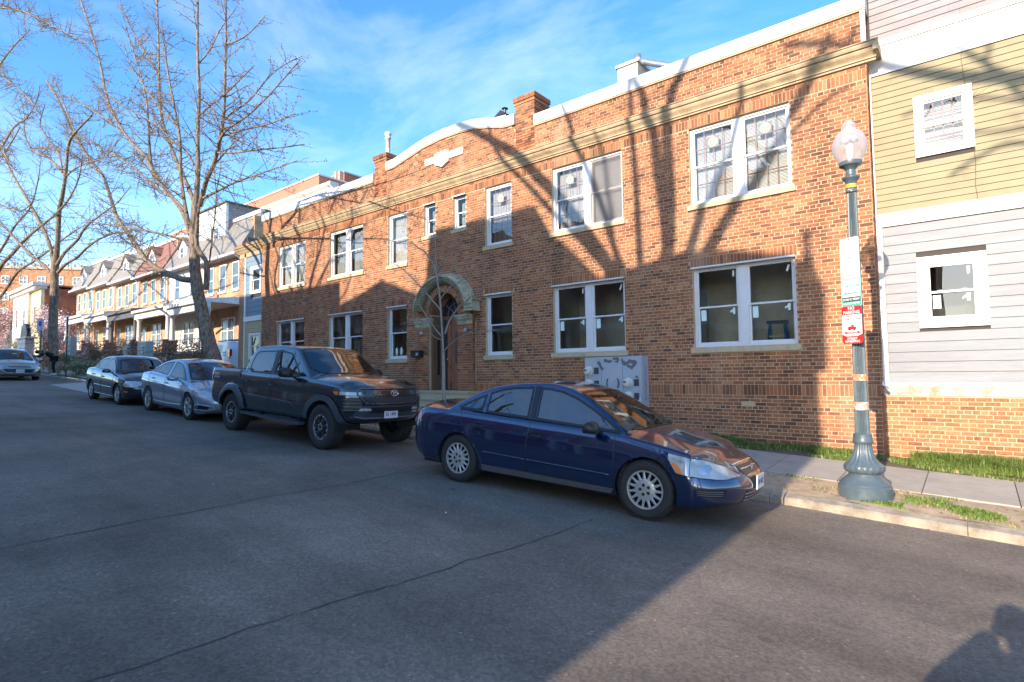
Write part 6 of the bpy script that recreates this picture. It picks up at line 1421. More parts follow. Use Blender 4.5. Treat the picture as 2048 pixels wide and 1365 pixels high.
        bm = bmesh.new(); bm.from_mesh(s.body.data); bmesh.ops.remove_doubles(bm, verts=bm.verts, dist=.0012); bm.normal_update(); bm.to_mesh(s.body.data); bm.free(); s.body.data.polygons.foreach_set('use_smooth', [True]*len(s.body.data.polygons))
        for ax in P['axles']:                                          # wheel wells and arch lips
            for sg in (-1, 1):
                mb = MB(); q = [(ax+(AR+.003)*math.cos(R(a)), P['rw']+(AR+.003)*math.sin(R(a))) for a in range(-4, 187, 6)]
                for (xa, za), (xb, zb_) in zip(q, q[1:]): mb.quad((xa, sg*.42, za), (xb, sg*.42, zb_), (xb, sg*(W_-.02), zb_), (xa, sg*(W_-.02), za))
                mb.poly([(x, sg*.42, z) for x, z in q]); mb.build('wheel_well', M_WELL, s.body)
                pts = []
                for (x, z) in [(ax+AR*math.cos(R(a)), P['rw']+AR*math.sin(R(a))) for a in range(-18, 199, 6)]:
                    h = s.hit((x, sg*3, z), (0, -sg, 0)) 
                    if h and abs(h[0].y) > W_*.6: pts.append(h[0]-Vector((0, sg*.012, 0)))
                if len(pts) > 3: mb = MB(); mb.tube(pts, .012, 6); mb.build('arch_lip', P.get('lipmat', mat), s.body, smooth=True)
        mb = MB(); mb.box(xr+.35, xf-.45, -.74, .74, P['zfloor'], P['zfloor']+.1); mb.build('underbody', M_WELL, s.body)
    def hit(s, o, d):
        l, nrm, i, dist = s.bvh.ray_cast(Vector(o), Vector(d).normalized())
        if l is None: return None
        if nrm.dot(Vector(d)) > 0: nrm = -nrm
        return l, nrm
    def proj(s, p, view):
        a, b = p
        if view == 'R': return s.hit((a, -3, b), (0, 1, 0))
        if view == 'L': return s.hit((a, 3, b), (0, -1, 0))
        if view == 'F': return s.hit((5, a, b), (-1, 0, 0))
        if view == 'B': return s.hit((-5, a, b), (1, 0, 0))
        if view == 'T': return s.hit((a, b, 4), (0, 0, -1))
    def patch(s, name, poly, view, mat, off=.003, parent=None, step=.05, ring=0, ringmat=None, ringoff=.004, smooth=True, seg=.03):
        """a panel lying on the body: 2d outline in a view, draped over the surface"""
        P = []; n = len(poly)
        for i in range(n):
            a, b = Vector(poly[i]), Vector(poly[(i+1) % n]); k = max(1, int((b-a).length/seg)); P += [a.lerp(b, j/k) for j in range(k)]
        def drape(pts, o_):
            out = []
            for p in pts:
                h = s.proj(p, view); out.append(tuple(h[0]+h[1]*o_) if h else None)
            return out
        inner = P
        if ring:
            area = sum(P[i].x*P[(i+1) % len(P)].y-P[(i+1) % len(P)].x*P[i].y for i in range(len(P))); sg = 1 if area > 0 else -1; inner = []
            for i in range(len(P)):
                t = (P[(i+1) % len(P)]-P[i-1]).normalized(); inner.append(P[i]+Vector((-t.y, t.x))*sg*ring)
            A, Bq = drape(P, ringoff), drape(inner, ringoff); mb = MB()
            for i in range(len(P)):
                j = (i+1) % len(P)
                if None not in (A[i], A[j], Bq[i], Bq[j]): mb.quad(A[i], A[j], Bq[j], Bq[i])
            mb.build(name+'_seal', ringmat or M_TRIM, parent or s.body, fixn=False, smooth=True)
        xs = [p.x for p in P]; ys = [p.y for p in P]; pts = [Vector(p) for p in (P)]; N0 = len(pts); cnt = N0
        gx = min(xs)+step/2
        def ins(x, y):
            c = False
            for k in range(N0):
                p, q = P[k], P[(k+1) % N0]
                if (p.y > y) != (q.y > y) and x < (q.x-p.x)*(y-p.y)/(q.y-p.y)+p.x: c = not c
            return c
        while gx < max(xs):
            gy = min(ys)+step/2
            while gy < max(ys):
                if ins(gx, gy) and min((Vector((gx, gy))-p).length for p in P) > step*.4: pts.append(Vector((gx, gy)))
                gy += step
            gx += step
        vo, eo, fo, _, _, _ = delaunay_2d_cdt(pts, [(i, (i+1) % N0) for i in range(N0)], [], 1, 1e-6)
        D = drape(vo, off); F_ = [tuple(f) for f in fo if all(D[i] for i in f)]
        mb = MB(); mb.v = [d or (0, 0, 0) for d in D]; mb.f = F_; mb.t = [0]*len(F_); mb.m = [0]*len(F_); o = mb.build(name, mat, parent or s.body, smooth=smooth)
        bm = bmesh.new(); bm.from_mesh(o.data); bmesh.ops.delete(bm, geom=[v for v in bm.verts if not v.link_faces], context='VERTS')
        for f in bm.faces:
            c = f.calc_center_median(); ref = Vector((0, -1, 0)) if view == 'R' else Vector((0, 1, 0)) if view == 'L' else Vector((1, 0, 0)) if view == 'F' else Vector((-1, 0, 0)) if view == 'B' else Vector((0, 0, 1))
            f.normal_update()
            if f.normal.dot(ref) < 0: f.normal_flip()
        bm.to_mesh(o.data); bm.free(); return o
    def line(s, name, pts, view, w=.0035, mat=None, parent=None, off=.0, n=5, sub=.04):
        P = []
        for a, b in zip(pts, pts[1:]):
            a, b = Vector(a), Vector(b); k = max(1, int((b-a).length/sub)); P += [a.lerp(b, j/k) for j in range(k)]
        P.append(Vector(pts[-1])); Q = [h[0]+h[1]*off for h in (s.proj(p, view) for p in P) if h]
        if len(Q) > 1: mb = MB(); mb.tube(Q, w, n); return mb.build(name, mat or M_TRIM, parent or s.body, smooth=True)
    def both(s, fn, *a, **k):
        for v in 'RL': fn(*a[:2], v, *a[2:], **k)
    def seats(s, xs=(.1,), zf=.35, w=.5, h=.75, wheel_x=.55, yo=.37, rear=-.75):
        t = new_empty('cabin', (0, 0, 0), 0, s.root); mb = MB(); W_ = s.P['W']
        mb.box(s.P['cab'][0], s.P['cab'][1], -W_+.12, W_-.12, s.P['zfloor']+.1, s.P['cab'][2]); mb.build('floor_pan', M_DARK, t)
        z0_ = s.P['cab'][2]
        for (x, hh) in [(q, h) for q in xs]:
            for y in (-yo, yo):
                mb = MB(); mb.prism([(-.06, 0), (.1, 0), (-.02, hh*.78), (-.16, hh*.78)], (x, y-w/2, z0_), (1, 0, 0), (0, 0, 1), (0, 1, 0), w); mb.box(x-.2, x-.1, y-.12, y+.12, z0_+hh*.80, z0_+hh); mb.build('seat', M_SEAT, t, fixn=True)
        mb = MB(); mb.prism([(-.06, 0), (.1, 0), (-.02, h*.7), (-.16, h*.7)], (rear, -.62, z0_), (1, 0, 0), (0, 0, 1), (0, 1, 0), 1.24); mb.build('rear_seat', M_SEAT, t, fixn=True)
        mb = MB(); mb.prism([(0, 0), (.5, 0), (.5, .22), (.12, .24), (0, .14)], (wheel_x+.08, -W_+.2, z0_+.2), (1, 0, 0), (0, 0, 1), (0, 1, 0), 2*W_-.4); mb.build('dashboard', M_SEAT, t, fixn=True)
        mb = MB(); mb.tube([(wheel_x-.0+.07*math.sin(a), yo+.18*math.cos(a), z0_+.33+.17*math.sin(a)) for a in [2*math.pi*k/20 for k in range(21)]], .014, 6); mb.build('steering_wheel', M_BLACK, t)
    def mirror(s, x, z, y, mat, size=(.13, .22, .14)):
        for sg in (-1, 1):
            mb = MB(); a, b, c = size; pr = [(0, .0), (.05, c*.95), (a*.9, c*.86), (a*1.25, c*.45), (a*1.1, 0)]; V = []
            for (yy, k) in ((0, .55), (.04, .92), (b*.5, 1.0), (b*.88, .9), (b, .55)):
                for (px, pz) in pr: V.append((x+px*k, sg*(y+.03+yy), z+c*.5+(pz-c*.5)*k))
            n_ = len(pr); mb.add(V, [(i*n_+j, i*n_+(j+1) % n_, (i+1)*n_+(j+1) % n_, (i+1)*n_+j) for i in range(4) for j in range(n_)]+[tuple(range(n_)), tuple(range(5*n_-1, 4*n_-1, -1))])
            mb.bar((x+.07, sg*(y-.05), z-.0), (x+.06, sg*(y+.08), z+.04), .09, .035); mb.build('door_mirror', mat, s.body, fixn=True, autosm=60)
    def handle(s, x, z, mat, l=.17):
        for v in 'RL':
            h = s.proj((x, z), v); sg = -1 if v == 'R' else 1
            if not h: continue
            p, n_ = h; mb = MB(); mb.tube([p+Vector((-l/2, 0, 0))+n_*.0, p+Vector((-l/2+.02, 0, .003))+n_*.03, p+Vector((0, 0, .004))+n_*.036, p+Vector((l/2-.02, 0, 0))+n_*.03, p+Vector((l/2, 0, -.003))+n_*.0], [.011, .013, .013, .013, .011], 8); hd = mb.build('door_handle', mat, s.body, smooth=True)
            mb = MB(); mb.lathe([(0, .001), (.028, .002), (.034, .004)], (p.x, p.y-sg*-.0, p.z+.005), 14, 'y', sgn=sg); mb.build('handle_cup', M_TRIM, hd)
def solve_loc(front, rear, W_, tyre_out, wb):
    """ground point midway between the axles and heading from the two outer tyre contacts on the street side"""
    fx, fy = front; rx, ry = rear; a = math.atan2(fy-ry, fx-rx); mx_, my_ = (fx+rx)/2, (fy+ry)/2; n = Vector((-math.sin(a), math.cos(a)))
    x, y = mx_+n.x*tyre_out, my_+n.y*tyre_out; return (x, y, roadz(x, y)), a
# ---- blue sedan in front
P1 = dict(W=.908, xr=-2.48, xf=2.34, xmid=-.25, axles=(1.37, -1.37), rw=.325, arch=.365, zfloor=.19, cab=(-1.3, 1.1, .58), tumble=.46, re=.10, wrap=.20, crown=.045,
  w=[(-2.48, .84), (-2.2, .875), (-1.4, .905), (0, .908), (1.4, .905), (2.0, .88), (2.34, .85)], zb=[(-2.48, .30), (-2.0, .24), (-1.4, .215), (1.4, .20), (1.9, .19), (2.34, .20)],
  zs=[(-2.48, .93), (-2.0, .975), (-1.3, .965), (0, .925), (.9, .895), (1.4, .835), (1.9, .745), (2.34, .60)], zc=[(-2.48, 1.03), (-2.2, 1.075), (-1.6, 1.06), (-1.0, 1.0), (.9, .98), (1.2, .97), (1.6, .905), (2.0, .80), (2.25, .70), (2.34, .64)],
  zt=[(-2.48, .5), (-2.1, .80), (-1.78, 1.05), (-1.5, 1.19), (-1.2, 1.315), (-.9, 1.39), (-.5, 1.435), (-.1, 1.45), (.2, 1.425), (.5, 1.34), (.8, 1.20), (1.1, 1.035), (1.3, .90), (1.6, .7), (2.34, .3)],
  side=[(0, .93), (.12, .965), (.3, .985), (.55, 1.0), (.75, .982), (.88, .958), (1.0, .918)], nose=[(.18, .13), (.30, .02), (.42, .0), (.52, .03), (.62, .10), (.75, .17), (1, .2)], tail=[(.2, .12), (.4, .02), (.65, .0), (.9, .04), (1.05, .10), (1.2, .1)], pf=.40, pt=.26)
FG = [(-.15, .955), (.55, .925), (1.0, .905), (1.03, .93), (.86, 1.03), (.60, 1.165), (.38, 1.265), (.15, 1.335), (-.05, 1.36), (-.19, 1.363)]
RG = [(-.97, .985), (-.26, .96), (-.30, 1.363), (-.6, 1.345), (-.80, 1.31), (-.98, 1.25)]; QG = [(-1.44, 1.03), (-1.40, 1.005), (-1.03, .99), (-1.03, 1.228), (-1.2, 1.155), (-1.36, 1.075)]
WS_ = [(1.23, 0), (1.215, .3), (1.16, .5), (1.07, .66), (.95, .70), (.70, .645), (.42, .58), (.36, .54), (.40, .3), (.415, 0)]
BS_ = [(-1.74, 0), (-1.72, .35), (-1.64, .54), (-1.5, .63), (-1.32, .60), (-1.12, .555), (-1.05, .52), (-1.02, .3), (-1.0, 0)]
def shrink(poly, d):
    n = len(poly); out = []; area = sum(poly[i][0]*poly[(i+1) % n][1]-poly[(i+1) % n][0]*poly[i][1] for i in range(n)); sg = 1 if area > 0 else -1
    for i in range(n):
        a, b, c = Vector(poly[i-1]), Vector(poly[i]), Vector(poly[(i+1) % n]); t = (c-a).normalized(); q = b+Vector((-t.y, t.x))*sg*d; out.append((q.x, q.y))
    return out
def full(poly): return poly+[(x, -y) for x, y in poly[::-1] if abs(y) > 1e-6]
def glaze(c, side, top, glass, wsglass=None, ring=.028, bs=None):
    for nm, p in side:
        for v in 'RL': c.patch(nm, p, v, glass, .001, ring=ring)
    for nm, p in top: c.patch(nm, full(p), 'T', (wsglass or glass) if nm == 'windshield' else (bs or glass), .001, ring=ring+.012, step=.07)
P1['cut'] = dict(side=[shrink(FG, .012), shrink(RG, .012), shrink(QG, .012)], top=[shrink(WS_, .0)[:], shrink(BS_, .0)])
loc, a = solve_loc((-1.65, -5.50), (-4.39, -5.645), .908, .875, 2.74)
BLUE = paint('deep_blue_paint', (.005, .022, .080), .55, .2)
A = Car('blue_sedan', 'dark blue four door sedan with silver plastic wheel covers, nearest to the camera', 'car', loc, a, P1, BLUE)
glaze(A, [('side_window', FG), ('side_window', RG), ('quarter_window', QG)], [('windshield', WS_), ('rear_window', BS_)], M_CARGL)
A.seats(wheel_x=.5)
for (x, ty) in ((1.37, 1), (-1.37, 1)):
    for sg in (-1, 1): wheel(A.root, x, sg*.775, .325, .205, 'cover', M_RIM, .205, sg)
def gaps(c, lines, view=None, w=.0035):
    for pts in lines:
        for v in 'RL': c.line('panel_gap', pts, v, w)
gaps(A, [[(.98, .30), (1.0, .50), (.99, .70), (.985, .90)], [(-.21, .30), (-.215, .6), (-.19, .95)], [(-.92, .30), (-1.0, .45), (-1.06, .55), (-1.2, .66), (-1.3, .80), (-1.36, .95), (-1.42, 1.0)], [(-.92, .30), (.98, .30)], [(1.70, .62), (1.78, .68), (1.85, .73)], [(1.68, .33), (1.72, .47), (1.75, .60)], [(-1.72, .55), (-2.0, .66), (-2.05, .80)]], w=.004)
for v in 'RL': A.line('hood_gap', [(1.02, .93-.04), (1.4, .835), (1.8, .76), (1.95, .72)], v, .003)
for v in 'RL':
    A.patch('headlight', [(1.62, .70), (1.72, .56), (1.95, .53), (2.16, .52), (2.26, .545), (2.12, .635), (1.92, .70), (1.78, .735), (1.62, .755)], v, M_LENS, .006, seg=.02, step=.03)
    A.line('headlight_rim', [(1.62, .70), (1.72, .56), (1.95, .53), (2.16, .52), (2.26, .545), (2.12, .635), (1.92, .70), (1.78, .735), (1.62, .755), (1.62, .70)], v, .004, M_TRIM, off=.004)
    A.patch('marker_lens', [(1.665, .645), (1.735, .565), (1.80, .557), (1.72, .655), (1.68, .66)], v, M_AMB, .009, seg=.02, step=.03)
    A.patch('projector', [(1.98+.055*math.cos(k*.63), .605+.05*math.sin(k*.63)) for k in range(10)], v, pm('lamp_bowl', (.70, .72, .74), .15, metal=.8), .009, seg=.02, step=.04)
    A.patch('taillight', [(-2.08, .84), (-2.12, .80), (-2.30, .76), (-2.40, .75), (-2.41, .94), (-2.28, .955), (-2.16, .93)], v, M_REDL, .006, seg=.02, step=.03)
    A.line('side_moulding', [(-.90, .47), (-.24, .455)], v, .014, BLUE, off=-.004, n=8); A.line('side_moulding', [(-.20, .455), (.94, .43)], v, .014, BLUE, off=-.004, n=8)
    A.patch('sill_trim', [(-.97, .21), (.98, .195), (1.0, .285), (-.95, .305)], v, M_SILL, .006, seg=.05, step=.05)
    A.line('window_trim', [(-1.45, 1.035), (-1.40, .998), (-.97, .978), (-.15, .948), (.55, .918), (1.02, .90)], v, .007, M_TRIM, off=.002)
    A.patch('pillar_cover', [(-.245, .95), (-.165, .948), (-.20, 1.375), (-.285, 1.372)], v, M_TRIM, .006, seg=.04, step=.05)
    A.patch('fog_grille', [(1.93, .345), (2.17, .34), (2.19, .42), (1.93, .425)], v, M_TRIM, .004, seg=.02, step=.03)
    for z in (.36, .38, .40): A.line('grille_bar', [(1.94, z), (2.16, z)], v, .004, pm('grille_grey', (.12, .13, .15), .4), off=.006)
A.handle(-.07, .76, M_BLACK); A.handle(-1.0, .80, M_BLACK); A.mirror(.70, .885, .865, M_BLACK, (.12, .22, .15))
A.patch('grille', [(-.36, .60), (-.30, .545), (.30, .545), (.36, .60), (.32, .635), (-.32, .635)], 'F', M_TRIM, .004, step=.05); A.line('chrome_bar', [(-.38, .645), (-.2, .655), (.2, .655), (.38, .645)], 'F', .014, M_CHR, off=.004); A.line('chrome_bar', [(-.30, .60), (.30, .60)], 'F', .012, M_CHR, off=.004)
A.patch('lower_grille', [(-.42, .26), (.42, .26), (.36, .40), (-.36, .40)], 'F', M_TRIM, .004, step=.06)
for z in (.29, .325, .36): A.line('grille_bar', [(-.38, z), (.38, z)], 'F', .006, MATS['grille_grey'], off=.006)
h = A.proj((0, .60), 'F'); mb = MB(); p = h[0]
for s_ in (-1, 1): mb.bar((p.x+.03, s_*.022, p.z+.03), (p.x+.03, s_*.013, p.z-.03), .008, .009, (1, 0, 0))
mb.bar((p.x+.03, -.018, p.z+.002), (p.x+.03, .018, p.z+.002), .008, .008, (1, 0, 0)); mb.tube([(p.x+.028, .036*math.cos(t_)*(1 if math.sin(t_) > 0 else .8), p.z+.036*math.sin(t_)) for t_ in [6.2832*k/20 for k in range(21)]], .004, 6); mb.build('badge', M_CHR, A.body)
def plate_at(c, view, y, z, txt, ink, bg, tilt=0, extra=None, off=.02):
    h = c.proj((y, z), view)[0]; s_ = 1 if view == 'F' else -1; x = h.x+s_*off; mb = MB(); mb.box(min(x, x-s_*.012), max(x, x-s_*.012), y-.152, y+.152, z-.076, z+.076); pl = mb.build('license_plate', bg, c.body)
    mb = MB(); text_mesh([(txt, 0, -.004, .085, .235)]+([(extra, 0, .058, .022, .15)] if extra else []), mb, (x+s_*.0012, y, z), (0, s_, 0), (0, 0, 1), 1); mb.build('plate_lettering', ink, pl); return pl
M_PLT = pm('plate_white', (.66, .66, .68), .4); M_PLI = pm('plate_ink', (.03, .05, .18), .5)
plate_at(A, 'F', 0, .455, '1M 4832', M_PLI, M_PLT, off=.035)
for y0_ in (.25, -.30):
    mb = MB(); p_ = [A.hit((1.17, y0_+.0, 4), (0, 0, -1))[0]+Vector((0, 0, .012)), A.hit((1.12, y0_+.3, 4), (0, 0, -1))[0]+Vector((0, 0, .018)), A.hit((1.02, y0_+.5 if y0_ < .2 else .62, 4), (0, 0, -1))[0]+Vector((0, 0, .014))]; mb.tube(p_, .008, 5); mb.build('wiper', M_BLACK, A.body)
mb = MB(); mb.box(.62, .64, -.1, .1, 1.27, 1.32); mb.build('rear_view_mirror', M_BLACK, A.body)
# ---- dark pickup truck
P2 = dict(W=.93, xr=-2.83, xf=2.52, xmid=-.3, axles=(1.675, -1.675), rw=.40, arch=.475, zfloor=.45, cab=(-1.25, .95, 1.0), tumble=.30, re=.07, wrap=.10, crown=.03, gin=.02, kg=.07, deckp=4,
  bed=(-2.76, -1.44, .85), w=[(-2.83, .89), (-2.6, .925), (-1.4, .93), (1.9, .93), (2.2, .92), (2.52, .90)], zb=[(-2.83, .62), (-2.2, .52), (-1.2, .50), (1.2, .50), (2.0, .50), (2.3, .48), (2.52, .52)],
  zs=[(-2.83, 1.31), (-1.40, 1.31), (-1.35, 1.27), (0, 1.25), (1.0, 1.235), (1.6, 1.21), (2.2, 1.15), (2.52, 1.08)], zc=[(-2.83, 1.31), (-1.40, 1.30), (0, 1.3), (1.1, 1.34), (1.6, 1.33), (2.1, 1.28), (2.4, 1.20), (2.52, 1.13)],
  zt=[(-2.83, .3), (-1.46, .9), (-1.40, 1.25), (-1.30, 1.62), (-1.20, 1.79), (-1.0, 1.85), (-.3, 1.875), (.3, 1.86), (.5, 1.82), (.8, 1.63), (1.1, 1.42), (1.25, 1.30), (1.5, 1.0), (2.52, .4)],
  side=[(0, .96), (.1, .985), (.3, 1.0), (.55, .99), (.62, .985), (.8, .992), (.92, .975), (1.0, .95)], nose=[(.45, .12), (.62, .05), (.75, .0), (.95, .0), (1.1, .03), (1.2, .08), (1.4, .15)], tail=[(.4, .03), (1.3, .0), (1.6, .0)], pf=.30, pt=.05, pn=3.2, fx=.5, tx=.3, flare=(.56, .05, .045), dx=.03, lipmat=M_TRIM)
TF = [(-.10, 1.275), (.80, 1.262), (.84, 1.29), (.62, 1.47), (.42, 1.63), (.30, 1.70), (.10, 1.735), (-.13, 1.745)]
TR = [(-1.10, 1.36), (-1.02, 1.29), (-.90, 1.28), (-.22, 1.275), (-.25, 1.745), (-.95, 1.725), (-1.06, 1.66), (-1.12, 1.45)]
TW = [(1.22, 0), (1.20, .4), (1.13, .62), (1.02, .735), (.92, .75), (.70, .70), (.48, .66), (.46, .4), (.46, 0)]
TB = [(-1.40, 0), (-1.40, .55), (-1.385, .62), (-1.34, .64), (-1.25, .60), (-1.245, 0)]
P2['cut'] = dict(side=[shrink(TF, .012), shrink(TR, .012)], top=[TW])
loc, a = solve_loc((-7.90, -5.56), (-11.25, -5.605), .93, .93, 3.35)
DKP = paint('dark_slate_blue_paint', (.022, .034, .052), .65, .22)
T = Car('pickup_truck', 'dark slate blue crew cab pickup truck with black fender flares and off road tyres', 'pickup truck', loc, a, P2, DKP)
glaze(T, [('side_window', TF), ('side_window', TR)], [('windshield', TW)], M_TINT, M_CARGL)
T.seats(xs=(-.05,), wheel_x=.42, rear=-.95, h=.7)
for x in (1.675, -1.675):
    for sg in (-1, 1): wheel(T.root, x, sg*.80, .40, .265, 'truck', M_RIMD, .222, sg)
M_FLARE = pm('flare_plastic', (.045, .055, .07), .5)
def flare_poly(ax, r0, r1, sq=1.0, a0=-8, a1=188):
    o = []; i = []
    for k in range(0, 21):
        t = R(a0+(a1-a0)*k/20); c, s_ = math.cos(t), math.sin(t); e = r1*(1+.06*abs(math.sin(2*t))); o.append((ax+c*e, .40+s_*e)); i.append((ax+c*r0, .40+s_*r0))
    return o+i[::-1]
for v in 'RL':
    for ax in (1.675, -1.675): T.patch('fender_flare', flare_poly(ax, .475, .575), v, M_FLARE, .022, seg=.03, step=.03)
    T.patch('headlight', [(1.98, 1.05), (2.05, .985), (2.50, .985), (2.50, 1.09), (2.30, 1.10), (2.05, 1.115)], v, pm('smoked_lens', (.05, .055, .06), .08, coat=1), .006, seg=.02, step=.03)
    T.patch('marker_lens', [(2.01, 1.05), (2.06, 1.0), (2.13, 1.0), (2.13, 1.055)], v, M_AMB, .010, seg=.02, step=.03)
    T.patch('headlight_reflector', [(2.16, 1.0), (2.42, 1.0), (2.42, 1.05), (2.16, 1.055)], v, M_LENS, .010, seg=.02, step=.03)
    T.patch('side_vent', [(2.24, .70), (2.44, .70), (2.44, .955), (2.26, .955)], v, M_TRIM, .005, seg=.02, step=.03)
    for z in (.74, .80, .86, .92): T.line('vent_bar', [(2.25, z), (2.43, z)], v, .008, MATS['grille_grey'], off=.008)
    T.patch('taillight', [(-2.83, .98), (-2.66, .98), (-2.66, 1.26), (-2.83, 1.26)], v, M_REDL, .005, seg=.03, step=.04)
    T.line('window_trim', [(-1.12, 1.36), (-1.02, 1.28), (.82, 1.252)], v, .008, M_TRIM, off=.002)
    T.patch('pillar_cover', [(-.235, 1.27), (-.115, 1.27), (-.14, 1.755), (-.26, 1.755)], v, M_TRIM, .004, seg=.04, step=.05)
gaps(T, [[(1.13, .60), (1.12, .9), (1.0, 1.23)], [(-.17, .56), (-.17, 1.26)], [(-1.13, .62), (-1.22, .80), (-1.22, 1.2), (-1.20, 1.30)], [(-1.385, .55), (-1.37, .9), (-1.385, 1.30)], [(-1.13, .58), (1.1, .57)]], w=.005)
for v in 'RL': T.line('door_crease', [(-1.20, .83), (-.5, .805), (.55, .77), (.66, .745), (.83, .655)], v, .006, DKP, off=.003, n=6)  # raised bead in body paint along the door crease
T.handle(-.02, 1.06, M_BLACK, .19); T.handle(-1.0, 1.09, M_BLACK, .19); T.mirror(.60, 1.235, .90, M_BLACK, (.13, .25, .20))
for sg in (-1, 1):
    mb = MB(); mb.bar((-1.12, sg*.93, .44), (1.06, sg*.93, .40), .14, .05); mb.bar((-.8, sg*.93, .43), (-.8, sg*.6, .5), .06, .05); mb.bar((.7, sg*.93, .41), (.7, sg*.6, .5), .06, .05)
    mb.build('running_board', M_FLARE, T.body)
HEX = [(-.70, 1.03), (-.62, .92), (-.56, .85), (.56, .85), (.62, .92), (.70, 1.03), (.66, 1.11), (-.66, 1.11)]
T.patch('grille', HEX, 'F', M_TRIM, .006, step=.08); T.line('grille_surround', HEX+[HEX[0]], 'F', .016, DKP, off=.008, n=6)
T.patch('grille_bar', [(-.58, 1.0), (.58, 1.0), (.58, 1.085), (-.58, 1.085)], 'F', pm('grille_gloss', (.03, .03, .033), .2, coat=1), .03, step=.08); T.patch('grille_slot', [(-.28, 1.015), (.28, 1.015), (.28, 1.07), (-.28, 1.07)], 'F', M_TRIM, .034, step=.08)
mb = MB()
for r_ in range(3):
    for k in range(13):
        yc = -.54+k*.09+(r_ % 2)*.045; zc_ = .885+r_*.035; h = T.proj((yc, zc_), 'F')
        if h and abs(yc) < .56: mb.tube([h[0]+Vector((.014, .03*math.cos(t_), .014*math.sin(t_))) for t_ in [6.2832*q/6 for q in range(7)]], .004, 4)
tag(mb.build('honeycomb', MATS['grille_grey'], T.body), kind='stuff')
h = T.proj((0, 1.04), 'F')[0]+Vector((.045, 0, 0)); mb = MB()
for (ra, rb, dz) in ((.082, .056, 0), (.03, .055, .0), (.056, .024, .024)): mb.tube([h+Vector((0, ra*math.cos(t_), rb*math.sin(t_)+dz)) for t_ in [6.2832*q/24 for q in range(25)]], .007, 6)
mb.build('badge', M_CHR, T.body)
LB_ = [(-.78, .60), (.78, .60), (.66, .82), (-.66, .82)]
T.patch('lower_bumper', LB_, 'F', M_FLARE, .012, step=.08); T.patch('lower_grille', [(-.50, .70), (.50, .70), (.46, .79), (-.46, .79)], 'F', M_TRIM, .018, step=.08)
T.line('skid_trim', [(-.70, .63), (-.55, .60), (.55, .60), (.70, .63)], 'F', .016, MATS['grille_grey'], off=.015)
plate_at(T, 'F', -.04, .665, 'EL 1405', M_PLI, M_PLT, off=.04, extra='WASHINGTON DC')
for y_ in (-.56, .56):
    T.patch('fog_lamp', [(y_-.11, .735), (y_+.11, .735), (y_+.08, .775), (y_-.08, .775)], 'F', M_LENS, .02, step=.04, seg=.03)
mb = MB(); hh = T.proj((.56, .70), 'F')[0]; text_mesh([('TACOMA', 0, 0, .05, .24)], mb, (hh.x+.03, .50, .69), (0, 1, 0), (0, 0, 1), 1); mb.build('lettering', M_LENS, T.body)
for v, s_ in (('R', 1), ('L', -1)):
    hh = T.proj((.55, .70), v)[0]; mb = MB(); text_mesh([('TACOMA', 0, 0, .045, .26)], mb, (.52, hh.y+(-.012 if v == 'R' else .012), .715), (s_, 0, -.03*s_), (0, 0, 1), 1); mb.build('lettering', pm('dark_badge', (.10, .10, .11), .3, metal=.6), T.body)
    hh = T.proj((-2.35, 1.14), v)[0]; mb = MB(); text_mesh([('TRD', 0, .03, .07, .26), ('OFF ROAD', 0, -.04, .05, .26)], mb, (-2.42, hh.y+(-.006 if v == 'R' else .006), 1.16), (s_, 0, 0), (0, 0, 1), 1); mb.build('lettering', M_PLT, T.body)
mb = MB(); mb.prism([(-.08, 0), (.09, 0), (-.05, .065)], (-.95, -.012, 1.845), (1, 0, 0), (0, 0, 1), (0, 1, 0), .024); mb.build('antenna_fin', DKP, T.body, fixn=True)
mb = MB()
for (x, y, w_, h_) in ((.82, -.30, .28, .10), (.62, -.12, .22, .07)):
    q = T.hit((x, y, 4), (0, 0, -1)); mb.quad(*[tuple(q[0]+q[1]*-.02+Vector((dx_*.86, dy_, -dx_*.60))) for dx_, dy_ in ((-h_/2, -w_/2), (h_/2, -w_/2), (h_/2, w_/2), (-h_/2, w_/2))])
mb.build('dash_paper', pm('paper_card', (.75, .75, .72), .7), T.body)
# ---- silver blue sedan
P3 = dict(W=.915, xr=-2.42, xf=2.40, xmid=-.3, axles=(1.3975, -1.3975), rw=.33, arch=.365, zfloor=.19, cab=(-1.3, 1.1, .58), tumble=.50, re=.12, wrap=.22, crown=.05,
  w=[(-2.42, .84), (-2.1, .88), (-1.4, .912), (0, .905), (1.4, .912), (2.0, .89), (2.40, .85)], zb=[(-2.42, .33), (-2.0, .25), (-1.4, .21), (1.4, .20), (1.9, .18), (2.40, .20)],
  zs=[(-2.42, .98), (-2.0, 1.03), (-1.3, 1.015), (0, .955), (.9, .905), (1.4, .835), (1.9, .75), (2.40, .62)], zc=[(-2.42, 1.05), (-2.2, 1.10), (-1.7, 1.10), (-1.0, 1.0), (.9, .98), (1.25, .97), (1.6, .91), (2.0, .82), (2.3, .70), (2.40, .64)],
  zt=[(-2.42, .7), (-2.05, .98), (-1.85, 1.09), (-1.5, 1.235), (-1.2, 1.345), (-.9, 1.415), (-.5, 1.46), (-.1, 1.47), (.2, 1.44), (.5, 1.355), (.8, 1.22), (1.1, 1.06), (1.35, .91), (1.7, .7), (2.40, .3)],
  side=[(0, .93), (.12, .965), (.28, .98), (.45, .975), (.6, .99), (.72, 1.0), (.85, .985), (1.0, .94)], nose=[(.18, .14), (.30, .02), (.45, .0), (.56, .03), (.66, .10), (.8, .2), (1, .24)], tail=[(.2, .14), (.4, .02), (.7, .0), (.95, .05), (1.1, .12), (1.2, .12)], pf=.46, pt=.32, dx=.035)
